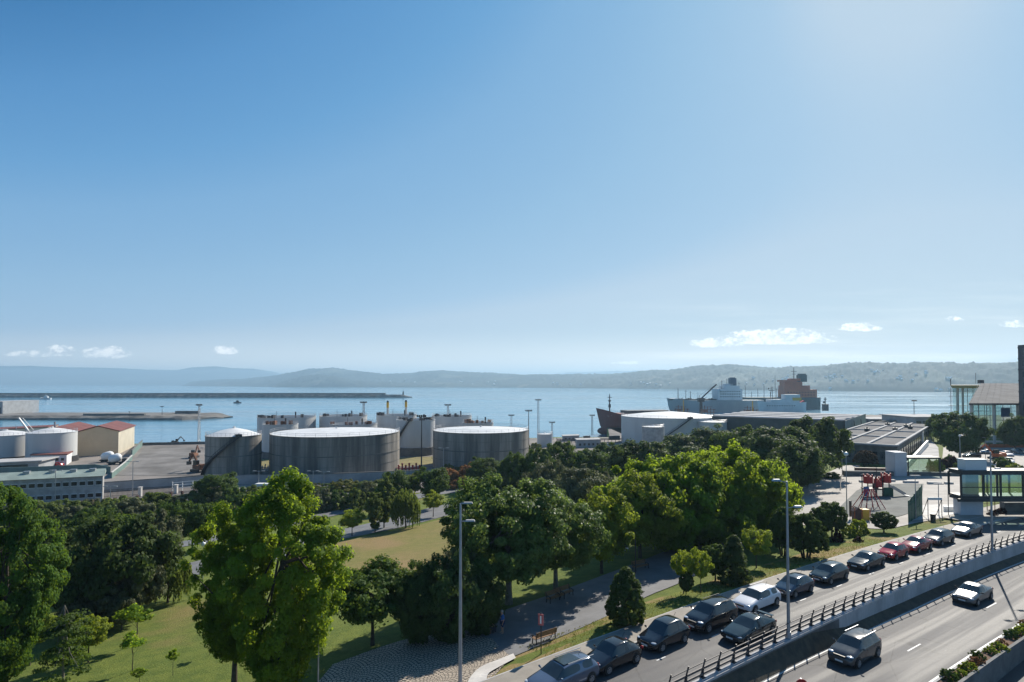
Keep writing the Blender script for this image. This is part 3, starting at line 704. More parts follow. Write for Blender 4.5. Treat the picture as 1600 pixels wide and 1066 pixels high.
tank('storage_tank', 1020, 226, 17, 1.2, 'small grey-brown tank in front of the huge white tank', mat='concrete', cone=.5)
t12 = tank('storage_tank', 12, 205, 36, .0, 'white tank with a faint round emblem at the left edge of the photo', g, cone=1.6, base_h=2.0, basemat='metal_dark')
tank('storage_tank', 83, 203, 32, 1.0, 'white tank with a cone roof just left of the beige twin-gabled warehouse', g, cone=1.7, base_h=2.0, basemat='metal_dark')
# faint round emblem with two small bars below, following the curved shell
rr = 36/FPX*205+.02; b = MB(); zc = 6.4; ac = R(262)
def onshell(du, dz_): a = ac+du/rr; return (math.cos(a)*(rr+.03), math.sin(a)*(rr+.03), zc+dz_)
for (q0_, q1_) in ((1.05, 1.3), (.5, .62)):
    kk = 28; vs = []
    for i in range(kk):
        a = 2*math.pi*i/kk; vs += [onshell(q0_*math.cos(a), q0_*math.sin(a)), onshell(q1_*math.cos(a), q1_*math.sin(a))]
    b.add(vs, [(2*i, 2*i+1, (2*i+3) % (2*kk), (2*i+2) % (2*kk)) for i in range(kk)])
for zz, w_ in ((-2.0, 1.5), (-2.5, 1.9)):
    for i in range(8):
        u0 = -w_+2*w_*i/8; b.add([onshell(u0, zz), onshell(u0+w_*.17, zz), onshell(u0+w_*.17, zz+.24), onshell(u0, zz+.24)], [(0, 1, 2, 3)])
b.obj('emblem', M['metal_grey'], t12)

def wall_run(name, px, zb, h, th, mat, label, cat='wall', cap=None):
    p = [Vector((q[0], q[1], 0)) if not isinstance(q[0], int) else P(q[0], q[1], zb) for q in px]
    e = empty(name, (p[0].x, p[0].y, zb), 0, label, cat); b = MB(); c_ = MB()
    for a, d in zip(p, p[1:]):
        a = a-p[0]; d = d-p[0]; a.z = d.z = h/2; b.bar(a, d, th, h)
        if cap: a = a.copy(); d = d.copy(); a.z = d.z = h+.08; c_.bar(a, d, th+.12, .16)
    b.obj('wall', M[mat], e)
    if cap: c_.obj('coping', M[cap], e)
    return e
wall_run('boundary_wall', [(150, 770), (325, 757), (500, 755), (640, 749), (712, 741)], GZ, 2.4, .3, 'grey_wall', 'long grey wall running along the foot of the concrete tanks', cap='concrete_dark')
wall_run('boundary_wall', [(-80, 745), (60, 741), (148, 737), (172, 741)], GZ, 2.3, .25, 'green_wall', 'grey-green sheet wall behind the long white two-storey building')
wall_run('boundary_wall', [(174, 748), (196, 730), (206, 719)], GZ, 1.7, .3, 'green_wall', 'slanting grey-green wall with a pale foot left of the worn yard', cap='concrete_pale')
wall_run('boundary_wall', [(206, 714), (222, 697)], GZ, 2.4, .3, 'green_wall', 'far end of the slanting wall beside the beige warehouse', cap='concrete_dark')
wall_run('boundary_wall', [(222, 696), (330, 694)], GZ, 1.2, .4, 'concrete_dark', 'low dark quay wall behind the worn yard')

def building(name, corners, zb, zt_, label, mat, roofmat, cat='building', roof_th=.35, over=.3, group=None):
    """flat-topped block on four plan corners"""
    c = Vector((sum(p[0] for p in corners)/4, sum(p[1] for p in corners)/4, zb))
    e = empty(name, c, 0, label, cat, group); L = [(p[0]-c.x, p[1]-c.y) for p in corners]
    area = sum(L[i][0]*L[(i+1) % 4][1]-L[(i+1) % 4][0]*L[i][1] for i in range(4))
    if area < 0: L = L[::-1]
    b = MB(); b.prism(L, 0, zt_-zb); b.obj('wall', M[mat], e)
    if roofmat:
        s_ = [(p[0]*(1+over/max(1, math.hypot(*p))), p[1]*(1+over/max(1, math.hypot(*p)))) for p in L]
        b = MB(); b.prism(s_, zt_-zb+.01, zt_-zb+roof_th); b.obj('roof', M[roofmat], e)
    return e
def windows(e, p0, p1, z0, rows, ncol, w, h, dzr, mat='glass_dark', out=.04, name='window', frame=None):
    """row of window parts along the wall foot p0-p1 (plan points), shared mesh"""
    p0 = Vector((*p0[:2], 0)); p1 = Vector((*p1[:2], 0)); d = p1-p0; L = d.length; a = math.atan2(d.y, d.x)
    nrm = Vector((d.y, -d.x, 0)).normalized()
    b = MB(); b.box((0, 0, 0), (w, .12, h)); me = b.mesh(name, M[mat])
    fm = None
    if frame: b = MB(); b.box((0, 0, h/2+.05), (w+.2, .2, .1)); b.box((0, 0, -h/2-.05), (w+.2, .2, .1)); fm = b.mesh('frame', M[frame])
    for r_ in range(rows):
        for i in range(ncol):
            p = p0+d*((i+.5)/ncol)+nrm*out; o = link(name, me, e, (p.x-e.location.x, p.y-e.location.y, z0+r_*dzr-e.location.z)); o.rotation_euler = (0, 0, a)
            if fm: link('frame', fm, o)

# long white two-storey building with the pale green roof
A0 = P(160, 786, GZ); B0 = P(-70, 800, GZ); d = (A0-B0).normalized(); nb = Vector((-.55, .835, 0))
e = building('office_block', [A0, B0, B0+nb*8, A0+nb*8], GZ, -3.1, 'long white two-storey building with a pale green roof below the white tanks', 'concrete', None)
cx, cy = e.location.x, e.location.y
def L2(p, z): return (p.x-cx, p.y-cy, z-GZ)
b = MB(); lo = [A0-nb*.5+d*.4, B0-nb*.5, B0+nb*8.5, A0+nb*8.5+d*.4]; r1_, r2_ = A0+nb*4+d*.4, B0+nb*4
b.add([L2(lo[0], -3.05), L2(lo[1], -3.05), L2(r2_, -1.9), L2(r1_, -1.9), L2(lo[2], -3.05), L2(lo[3], -3.05)], [(0, 1, 2, 3), (3, 2, 4, 5), (0, 3, 5), (1, 4, 2), (0, 5, 4, 1)])
b.obj('roof', M['green_roof'], e)
windows(e, A0, B0, -4.6, 1, 17, 1.0, .9, 0, 'glass_dark', -.02, frame='white_paint'); windows(e, A0, B0, -7.4, 1, 17, 1.0, .9, 0, 'glass_dark', -.02, frame='white_paint')
b = MB()
for q in (.08, .22, .37, .55): p = A0.lerp(B0, q)+nb*3; b.box(L2(p, -2.0), (1.2, .9, .7), math.atan2(d.y, d.x))
b.obj('roof_vent', M['metal_grey'], e)
b = MB(); p0 = A0-nb*.06; p1 = B0-nb*.06; b.bar(L2(p0, -5.95), L2(p1, -5.95), .1, .18); b.obj('ledge', M['concrete'], e)

# beige twin-gabled warehouse
def gabled(name, F0, F1, depth, zb, ze, zp, label, mat, roofmat, side=None):
    d = (F1-F0); w = d.length; d = d/w; nn = Vector((-d.y, d.x, 0))
    e = empty(name, (F0.x, F0.y, zb), 0, label, 'warehouse')
    def q(u, v, z): p = d*u+nn*v; return (p.x, p.y, z-zb)
    b = MB(); b.add([q(0, 0, zb), q(w, 0, zb), q(w, 0, ze), q(w/2, 0, zp), q(0, 0, ze), q(0, depth, zb), q(w, depth, zb), q(w, depth, ze), q(w/2, depth, zp), q(0, depth, ze)],
                    [(0, 1, 2, 3, 4), (9, 8, 7, 6, 5), (1, 6, 7, 2), (5, 0, 4, 9)]); b.obj('wall', M[mat], e)
    b = MB()
    for s_ in (0, 1):
        o_ = -.5 if s_ == 0 else w+.5; t_ = ze-.05
        b.add([q(o_, -.4, t_), q(w/2, -.4, zp+.12), q(w/2, depth+.4, zp+.12), q(o_, depth+.4, t_), q(o_, -.4, t_+.3), q(w/2, -.4, zp+.42), q(w/2, depth+.4, zp+.42), q(o_, depth+.4, t_+.3)],
              [(0, 1, 2, 3), (4, 5, 6, 7), (0, 1, 5, 4), (2, 3, 7, 6), (0, 3, 7, 4)])
    b.obj('roof', M[roofmat], e)
    return e, d, nn
F0 = Vector((-164, 217.6, 0)); F1 = Vector((-152, 223, 0)); dd = (F1-F0).normalized()
e, d_, n_ = gabled('warehouse', F0, F1, 33, GZ, -.3, 1.7, 'beige windowless warehouse with a red gabled roof and a sunlit cream side wall', 'beige', 'red_roof')
b = MB(); p = d_*13.19; q = p+n_*33; b.add([(p.x, p.y, .02), (q.x, q.y, .02), (q.x, q.y, 8.9), (p.x, p.y, 8.9)], [(0, 1, 2, 3)]); b.obj('side_wall', M['cream'], e)
gabled('warehouse', F0-dd*13.4+n_*.6, F0-dd*.25+n_*.6, 32, GZ, -.5, 1.6, 'left twin of the beige warehouse with only its red gabled roof showing behind the tank', 'beige', 'red_roof')
e = building('shed', [P(48, 728, GZ), P(104, 727, GZ), P(104, 727, GZ)+Vector((-5, 9, 0)), P(48, 728, GZ)+Vector((-5, 9, 0))], GZ, -5.9, 'low white building with a red roof in front of the white tank by the warehouse', 'white_paint', 'red_roof')
windows(e, P(50, 728, GZ), P(102, 727, GZ), -7.3, 1, 6, .9, .9, 0)
e = building('shed', [P(-30, 741, GZ), P(60, 736, GZ), P(60, 736, GZ)+Vector((-2, 9, 0)), P(-30, 741, GZ)+Vector((-2, 9, 0))], GZ, -6.3, 'low flat-roofed gatehouse with a wide pale canopy and dark openings at the left edge', 'grey_wall', 'pale_roof', over=1.2)
windows(e, P(-10, 740, GZ), P(42, 737, GZ), -7.9, 1, 5, 2.0, 1.7, 0)
e = building('shed', [Vector((-500, 548, 0)), Vector((-484, 548, 0)), Vector((-484, 590, 0)), Vector((-500, 590, 0))], -10.8, 1.0, 'tall grey shed standing at the landward end of the pier', 'grey_wall', 'pale_roof')
windows(e, Vector((-499, 548, 0)), Vector((-485, 548, 0)), -7.4, 1, 3, 3.5, 6.0, 0)
e = building('shed', [P(-30, 697, GZ), P(74, 690, GZ), P(74, 690, GZ)+Vector((-6, 14, 0)), P(-30, 697, GZ)+Vector((-6, 14, 0))], GZ, -2.6, 'long pink-roofed depot building behind the two left white tanks', 'cream', 'red_roof')
windows(e, P(-20, 697, GZ), P(70, 691, GZ), -5.0, 1, 9, 1.3, 1.2, 0)
# dish and slanted gangway on that roof
b = MB()
e = empty('roof_gantry', (XW(50, 232), 232, -2.2), 0, 'white slanted gantry and rooftop pipework between the two left white tanks', 'gantry')
b.bar((0, 0, 0), (-5, 0, 6.5), .5, .5); b.bar((2.5, 0, 0), (-3.5, 0, 6.5), .15, .15); b.obj('boom', M['white_paint'], e)
b = MB(); b.box((-12, 0, 1), (3, 2, 2)); b.box((6, 0, .8), (2.4, 2, 1.6)); b.cyl((9.5, 0, 0), (9.5, 0, 5), .35, k=8); b.cyl((-6, 0, 0), (-6, 0, 3.4), .15, k=6)
for i in range(12): b.cyl((-14+i*2, -1, 0), (-14+i*2, -1, 1.6), .05, k=4)
b.bar((-14, -1, 1.6), (8, -1, 1.6), .07, .07); b.obj('pipework', M['metal_grey'], e)

# yard machinery, trailers, van
def trailer(px, py, label):
    p = P(px, py, GZ); e = empty('tank_trailer', p, R(25), label, 'tank trailer', 'round-ended white tank trailers in the yard')
    b = MB(); b.lathe([(.05, -2.1), (.8, -1.9), (1.35, -1.2), (1.4, 0), (1.35, 1.1), (.8, 1.75), (.05, 1.95)], 14)
    Mx = Matrix.Rotation(R(72), 4, 'Y'); b.v = [tuple(Mx@Vector(v_)+Vector((0, 0, 2.2))) for v_ in b.v]; b.obj('drum', M['white_paint'], e, 40)
    b = MB(); b.box((0, 0, .75), (4.6, 1.8, .3)); b.box((2.6, 0, 1.3), (1.1, 1.9, 1.4)); b.obj('chassis', M['metal_dark'], e)
    for sx in (-1.4, -.4, 1.7):
        for sy in (-.85, .85): b = MB(); b.cyl((sx, sy-.15, .45), (sx, sy+.15, .45), .45, k=12); b.obj('wheel', M['tyre'], e)
trailer(168, 722, 'larger white tank trailer parked in the yard before the beige warehouse')
trailer(180, 726, 'smaller white tank trailer nearer the slanting wall')
def excavator(p, rz, label, col='yellow', sc=1.0):
    e = empty('excavator', p, rz, label, 'excavator'); e.scale = (sc,)*3
    b = MB()
    for s_ in (-1.1, 1.1): b.box((0, s_, .45), (3.6, .6, .85)); b.cyl((1.8, s_-.3, .45), (1.8, s_+.3, .45), .42, k=10); b.cyl((-1.8, s_-.3, .45), (-1.8, s_+.3, .45), .42, k=10)
    b.obj('track', M['metal_dark'], e)
    b = MB(); b.box((-.3, 0, 1.5), (3.4, 2.4, 1.0)); b.box((-1.6, 0, 2.1), (.9, 2.3, .5)); b.obj('body', M[col], e)
    b = MB(); b.box((.6, .65, 2.6), (1.3, 1.0, 1.3)); b.obj('cab', M['glass_dark'], e)
    b = MB(); b.bar((.9, -.2, 1.8), (3.2, -.2, 4.8), .4, .55); b.bar((3.2, -.2, 4.8), (5.2, -.2, 2.6), .3, .4); b.obj('boom', M[col], e)
    b = MB(); b.box((5.3, -.2, 2.1), (.8, 1.0, .9), 0); b.obj('bucket', M['metal_dark'], e)
excavator(P(312, 738, GZ), R(150), 'yellow and rusty excavator parked against the narrow concrete tank', 'rust', 1.15)
excavator(P(303, 716, GZ), R(100), 'rust coloured excavator with raised arm further up the worn yard', 'rust', .9)
excavator(P(274, 694, GZ), R(10), 'small dark loader near the quay edge left of the lattice mast', 'metal_dark', .7)

# masts and lamp posts
def mast(px, ptop, pbase, label, kind='lattice', Y=None, w=.9):
    Y = Y or (18-GZ)*FPX/(pbase-600); x = XW(px, Y); zt_ = PD(px, ptop, Y).z; h = zt_-GZ
    e = empty('lattice_mast' if kind == 'lattice' else 'light_mast', (x, Y, GZ), 0, label, 'mast', 'tall light masts around the port')
    b = MB()
    if kind == 'lattice':
        for sx in (-1, 1):
            for sy in (-1, 1): b.cyl((sx*w/2, sy*w/2, 0), (sx*w*.32, sy*w*.32, h), .09, .07, 5)
        n_ = int(h/1.3)
        for i in range(n_):
            z0, z1 = h*i/n_, h*(i+1)/n_; ww = w/2*(1-.36*i/n_)
            for sy in (-1, 1): b.cyl((-ww, sy*ww, z0), (ww, sy*ww, z1), .045, k=4); b.cyl((ww, sy*ww, z0), (-ww, sy*ww, z1), .045, k=4)
            b.cyl((-ww, -ww, z0), (-ww, ww, z1), .045, k=4)
    else: b.cyl((0, 0, 0), (0, 0, h), .24, .13, 8)
    b.obj('mast_pole', M['metal_dark'] if kind != 'lattice' else M['metal_grey'], e)
    b = MB(); b.box((0, 0, h+.1), (2.6, .9, .15))
    for i in range(5): b.box((-1.2+i*.6, -.3, h+.45), (.42, .5, .5))
    b.obj('lamp_head', M['metal_dark'], e)
for a in [(312, 634, 690, 'tall lattice light mast rising from the quay left of the narrow concrete tank'), (568.5, 630, 700, 'lattice mast standing in the water view above the widest concrete tank'), (700, 634, 700, 'lattice mast above the reed-side concrete tank near its left edge'),
          (841, 626, 692, 'tallest slim lattice mast behind the smallest white tank'), (862.5, 661, 688, 'short lattice mast right of the smallest white tank'), (799, 650, 690, 'short mast far off above the right part of the reed-side tank'),
          (925, 650, 680, 'narrow dark lattice tower left of the red ship bow')]: mast(*a)
mast(826, 643, 703, 'dark thick mast at the right edge of the reed-side concrete tank', 'pole'); mast(659, 652, 737, 'dark mast with crossarms between the two widest concrete tanks', 'pole', 172)
mast(1427.5, 627, 690, 'pale mast with a broad head beyond the long low shed', 'pole', 330); mast(254, 636, 657, 'thin marker pole at the end of the pier', 'pole', 505)
def chimney(px, ptop, label):
    Y = 262; x = XW(px, Y); zt_ = PD(px, ptop, Y).z
    e = empty('chimney', (x, Y, GZ), 0, label, 'chimney', 'two slim chimneys with yellow tops'); b = MB(); h = zt_-GZ
    b.cyl((0, 0, 0), (0, 0, h-2.4), .55, .5, 10); b.obj('stack', M['concrete_pale'], e); b = MB(); b.cyl((0, 0, h-2.4), (0, 0, h), .55, .55, 10); b.obj('top_ring', M['yellow'], e)
    b = MB(); b.cyl((0, 0, h), (0, 0, h+.8), .6, .35, 10); b.obj('cap', M['metal_dark'], e)
chimney(606, 629, 'left one of the two slim chimneys with yellow tops'); chimney(634.5, 628, 'right one of the two slim chimneys with yellow tops')
def port_lamp(px, ptop, pbase, label):
    p = G(px, pbase); h = PD(px, ptop, p.y).z-p.z; e = empty('street_lamp', p, 0, label, 'street lamp', 'slim street lamps along the port road')
    b = MB(); b.cyl((0, 0, 0), (0, 0, h), .12, .07, 7); b.cyl((-.9, 0, h-.05), (.9, 0, h-.05), .05, k=5); b.obj('pole', M['metal_grey'], e)
    for s_ in (-1, 1): b = MB(); b.box((s_*1.1, 0, h), (.8, .3, .16)); b.obj('lamp_head', M['metal_grey'], e)
for a in [(86, 735, 792, 'pale street lamp in front of the left half of the long white building'), (69, 757, 790, 'short lamp beside the tall one before the long white building'), (34, 776, 794, 'stub lamp at the left end of the port road'), (207, 721, 776, 'street lamp before the worn yard wall'),
          (489, 736, 768, 'double-armed street lamp before the widest concrete tank'), (506, 737, 766, 'street lamp just right of the double-armed one by the widest tank'), (172, 760, 796, 'dark post carrying a sign at the edge of the shrubs'), (404, 736, 768, 'lamp beside the white van'), (320, 700, 745, 'thin pole at the foot of the narrow concrete tank'),
          (693, 700, 745, 'lamp with long arms before the reed-side concrete tank')]: port_lamp(*a)

# dark railing with posts along the port road
e = empty('road_fence', G(110, 797), 0, 'brown post-and-rail fence along the port road in front of the shrubs', 'fence'); pr = None; mp = None
for i in range(14):
    px = 92+i*17.5; p = G(px, 799-(px-92)*.105); q = p-e.location
    if mp is None: b = MB(); b.box((0, 0, .8), (.45, .4, 1.7)); b.box((0, 0, 1.68), (.55, .5, .12)); mp = b.mesh('post', M['brown_steel'])
    link('post', mp, e, q)
    if pr is not None:
        b = MB()
        for zz in (.35, .8, 1.35): b.bar(pr+Vector((0, 0, zz)), q+Vector((0, 0, zz)), .08, .1)
        b.obj('rail', M['metal_rail'], e)
    pr = q
e = empty('gate', P(290, 768, GZ), R(-4), 'white rail gate with a slanting end board at the yard entrance', 'gate')
b = MB()
for zz in (1.0, 1.8, 2.6): b.bar((-3.5, 0, zz*.8), (3, 2, zz), .1, .14)
for q in (-3.5, -1.3, 1, 3): b.box((q, (q+3.5)*.3, 1.2), (.14, .14, 2.4))
b.obj('rails', M['white_paint'], e); b = MB(); b.box((4.4, 2.2, 2.0), (1.5, .15, 2.2)); b.obj('board', M['concrete_pale'], e)
for q, (px, py, lab) in enumerate([(219, 776, 'left of two short brick posts in the yard fence'), (275, 772, 'right of two short brick posts in the yard fence')]):
    b = MB(); b.box((0, 0, 1.1), (.7, .6, 2.2)); b.box((0, 0, 2.25), (.85, .75, .15)); o = b.obj('gate_post', M['concrete_pale']); o.location = P(px, py, GZ); tag(o, lab, 'gate post')
e = empty('yard_fence', P(160, 778, GZ), 0, 'thin upright-bar fence before the worn yard wall', 'fence'); b = MB(); L_ = P(272, 771, GZ)-P(160, 778, GZ)
for i in range(60): p = L_*(i/59); b.cyl(p, p+Vector((0, 0, 1.9)), .04, k=4)
b.bar(Vector((0, 0, 1.8)), L_+Vector((0, 0, 1.8)), .05, .08); b.bar(Vector((0, 0, .3)), L_+Vector((0, 0, .3)), .05, .08); b.obj('bars', M['metal_dark'], e)

# pipe rack and small sheds on the quay between the last concrete tank and the red ship
e = building('shed', [P(880, 690, GZ), P(905, 689, GZ), P(905, 689, GZ)+Vector((0, 6, 0)), P(880, 690, GZ)+Vector((0, 6, 0))], GZ, -7.0, 'low dark pump house near the quay left of the red ship', 'grey_wall', 'pale_roof')
windows(e, P(881, 690, GZ), P(904, 689, GZ), -8.1, 1, 4, .9, .8, 0)
e = building('shed', [P(902, 700, GZ), P(938, 699, GZ), P(938, 699, GZ)+Vector((0, 7, 0)), P(902, 700, GZ)+Vector((0, 7, 0))], GZ, -6.2, 'pale-roofed depot hut half hidden behind the trees below the red ship', 'grey_wall', 'pale_roof')
windows(e, P(903, 700, GZ), P(937, 699, GZ), -7.9, 1, 5, .9, .9, 0)
e = empty('pipe_rack', P(870, 692, GZ), 0, 'long pipe rack with loading gear along the quay edge', 'pipe rack'); b = MB()
for i in range(26):
    b.cyl((i*1.7, 0, 0), (i*1.7, 0, 1.6+.9*(i % 5 == 0)), .12, k=5)
for zz in (1.0, 1.35, 1.7): b.bar((0, .1*zz, zz), (43, .1*zz+6, zz), .25, .2)
b.box((14, 1, 2.4), (3, 2, 1.4)); b.box((27, 2, 2.2), (5, 2, 1.8)); b.obj('pipes', M['metal_dark'], e)
e = empty('pipe_valves', P(632, 735, GZ), 0, 'red valves and pipework between the two widest concrete tanks', 'pipework'); b = MB()
for i in range(9): b.cyl((i*1.1-4, 0, 0), (i*1.1-4, 0, 1.2+.6*(i % 2)), .25, k=7); b.sph((i*1.1-4, 0, 1.4+.6*(i % 2)), .35)
b.bar((-5, 0, .7), (6, 0, .7), .3, .3); b.obj('valves', M['red'], e)
e = empty('pipe_valves', P(410, 736, GZ), 0, 'white and rusty pipe bends beside the narrow concrete tank', 'pipework'); b = MB()
for i in range(5): b.cyl((i*.9-2, 0, 0), (i*.9-2, .5, 1.6+.5*(i % 2)), .2, k=7)
b.bar((-3, 0, 1.1), (4, 0, 1.1), .25, .25); b.obj('pipes', M['white_paint'], e)

# ------------------------------------------------------------------ ships and boats
def ship_hull(b, L, Wd, H, bowrake=6, sheer=1.5, k=16, flare=1.0, bulb=False):
    """bow at -x; deck height H above the water"""
    rows = []
    for i in range(k+1):
        q = i/k; x = -L/2+L*q
        wf = min(1, (q/.16))**.55 if q < .16 else (1 if q < .9 else 1-.35*((q-.9)/.1)**2)
        sh = sheer*max(0, 1-q/.2)
        for zf, rk, wk in ((-.25, 1.0, .0), (0, .75, .55), (.45, .35, .85), (1, 0, 1.0)):
            xo = bowrake*rk*max(0, 1-q/.12); w_ = Wd/2*wf*(wk*flare+1-flare if q < .2 else max(wk, .9))
            rows.append([(x+xo, s_*w_, zf*H+(sh if zf == 1 else 0)) for s_ in (-1, 1)])
    vs = []; idx = {}
    for r_, pr_ in enumerate(rows):
        for s_ in (0, 1): idx[(r_, s_)] = len(vs); vs.append(pr_[s_])
    fs = []
    for i in range(k):
        for j in range(3):
            for s_ in (0, 1): fs.append((idx[(i*4+j, s_)], idx[(i*4+j+1, s_)], idx[((i+1)*4+j+1, s_)], idx[((i+1)*4+j, s_)]))
        fs.append((idx[(i*4+3, 0)], idx[(i*4+3, 1)], idx[((i+1)*4+3, 1)], idx[((i+1)*4+3, 0)])); fs.append((idx[(i*4, 0)], idx[(i*4, 1)], idx[((i+1)*4, 1)], idx[((i+1)*4, 0)]))
    fs.append(tuple(idx[(k*4+j, 0)] for j in range(4))+tuple(idx[(k*4+j, 1)] for j in (3, 2, 1, 0))); fs.append(tuple(idx[(j, 0)] for j in range(4))+tuple(idx[(j, 1)] for j in (3, 2, 1, 0)))
    b.add(vs, fs)
M['hull_grey'] = pbr('grey_hull_paint', (.30, .34, .35), .6, .15, .05, stretch=(1, 1, .3)); M['hull_green'] = pbr('dark_green_hull_paint', (.045, .085, .085), .6, .2, .05)
M['hull_red'] = pbr('dark_red_hull_paint', (.17, .045, .04), .6, .3, .06, stretch=(1, 1, .3)); M['ship_white'] = pbr('ship_white_paint', (.60, .62, .62), .55, .12, .1)
M['ship_orange'] = pbr('ship_orange_paint', (.50, .12, .055), .55, .18, .1); M['deck_brown'] = pbr('deck_gear_paint', (.20, .10, .07), .7, .3, .2)
Y = 660.0; x0, x1 = XW(1041, Y), XW(1190, Y); L = x1-x0
e = empty('tanker_ship', ((x0+x1)/2, Y, SEA), R(2), 'long grey tanker with a white bridge block and dark blue funnel', 'ship')
b = MB(); ship_hull(b, L, 22, 13.5, 5, 2.4); b.obj('hull', M['hull_grey'], e, 30)
b = MB()
for q in range(6): b.cyl((-L/2+18+q*9, 0, 13), (-L/2+18+q*9, 0, 17+3*(q % 3)), .3, k=5)
b.box((-L/2+6, 0, 15.2), (9, 14, .5)); b.obj('deck_post', M['ship_white'], e)
b = MB(); b.box((-18, 0, 14.2), (70, 10, 1.2))
rng = random.Random(3)
for i in range(26): b.box((-L/2+8+i*2.6+rng.random(), rng.uniform(-6, 6), 14.4), (rng.uniform(.6, 2), 1.4, rng.uniform(1, 3)))
b.obj('deck_pipes', M['metal_dark'], e)
xb = XW(1136, Y)-e.location.x
b = MB(); b.box((xb, 0, 20), (28, 18, 13)); b.box((xb+3, 0, 28.3), (18, 15, 3.6)); b.box((xb-9, 0, 24.8), (6, 30, 2.2)); b.box((xb+1, 0, 31), (9, 8, 2)); b.obj('bridge', M['ship_white'], e)
windows(e, Vector((e.location.x+xb-12, Y-9.0, 0)), Vector((e.location.x+xb+12, Y-9.0, 0)), SEA+17.5, 3, 9, 1.4, 1.0, 3.0)
b = MB(); b.box((xb+6, -1, 32.5), (7, 6, 12)); b.box((xb+6, -1, 38.9), (5, 4.6, .9)); b.obj('funnel', pbr('funnel_blue', (.05, .09, .14), .6), e)
b = MB()
for dx_, hh in ((-6, 36), (0, 38), (-L/4, 24), (-L/2+22, 25), (14, 34)): b.cyl((xb+dx_ if abs(dx_) < 20 else dx_, 0, 13), (xb+dx_ if abs(dx_) < 20 else dx_, 0, hh), .4, .2, 6); b.box((xb+dx_ if abs(dx_) < 20 else dx_, 0, hh-1.5), (3, .3, .3))
b.cyl((-L/2+13, 0, 13), (-L/2+13, 0, 27), .5, .3, 6); b.obj('mast', M['metal_dark'], e)
Y = 735.0; x0, x1 = XW(1130, Y), XW(1277, Y); L = x1-x0
e = empty('tanker_ship', ((x0+x1)/2, Y, SEA), 0, 'dark green tanker with a tall orange stern bridge, farthest of the moored ships', 'ship')
b = MB(); ship_hull(b, L, 24, 15, 5, 2.0); b.obj('hull', M['hull_green'], e, 30)
xb = XW(1243, Y)-e.location.x
b = MB(); b.box((xb+2, 0, 20), (40, 20, 10)); b.box((xb-2, 0, 27.5), (32, 17, 5)); b.box((xb-6, 0, 32.4), (22, 15, 4.8)); b.box((xb-11, 0, 35.9), (13, 26, 2.2)); b.box((xb-2, 0, 37.3), (12, 10, 3)); b.obj('bridge', M['ship_orange'], e)
windows(e, Vector((e.location.x+xb-16, Y-10.0, 0)), Vector((e.location.x+xb+20, Y-10.0, 0)), SEA+18.0, 2, 10, 1.4, 1.1, 3.4)
b = MB(); b.box((xb+8, 0, 39), (10, 7, 9)); b.box((xb+8, 0, 44), (8, 5.5, 2)); b.obj('funnel', M['hull_green'], e)
b = MB(); b.cyl((xb-2, 0, 37), (xb-2, 0, 53), .6, .3, 6); b.box((xb-2, 0, 48), (7, .5, .5)); b.box((xb-2, 0, 44.5), (5, .5, .5)); b.cyl((xb-26, 0, 15), (xb-26, 0, 43), .3, .2, 6)
for i in range(8): b.cyl((-L/2+12+i*8, 0, 15), (-L/2+12+i*8, 0, 22+4*(i % 3)), .3, k=5)
b.obj('mast', M['metal_dark'], e)
Y = 600.0; x0, x1 = XW(1183, Y), XW(1256, Y); L = x1-x0
e = empty('supply_ship', ((x0+x1)/2, Y, SEA), 0, 'white ship with a tall lattice foremast moored before the orange-bridged tanker', 'ship')
b = MB(); ship_hull(b, L, 14, 13, 3, 1.5); b.obj('hull', M['ship_white'], e, 30)
b = MB(); b.box((2, 0, 14.5), (30, 11, 3)); b.box((L/2-14, 0, 18), (15, 10, 6)); b.obj('bridge', M['ship_white'], e)
b = MB(); b.box((L/2-10, 0, 16.3), (9, 11.5, 3)); b.obj('deck_house', M['yellow'], e)
b = MB(); b.bar((L/2-8, -4, 10), (L/2-2, -4, 13.5), 3, 3.5); b.obj('lifeboat', M['red'], e)
windows(e, Vector((x0+6, Y-7.1, 0)), Vector((x1-12, Y-7.1, 0)), SEA+9.5, 1, 12, .9, .8, 0)
b = MB(); xm = XW(1205.5, Y)-e.location.x
for s_ in (-1, 1): b.cyl((xm+s_*1.4, 0, 13), (xm+s_*.5, 0, 29), .3, .2, 5)
for zz in range(15, 29, 2): b.cyl((xm-1.2, 0, zz), (xm+1.2, 0, zz+1.5), .15, k=4)
b.box((xm, 0, 25), (6, .4, .5)); b.box((xm-3, 0, 27), (1.2, .6, 1.2)); b.cyl((xm-8, 0, 13), (xm-8, 0, 21), .3, k=5); b.cyl((xm+9, 0, 13), (xm+9, 0, 20), .3, k=5)
b.obj('mast', M['metal_dark'], e)
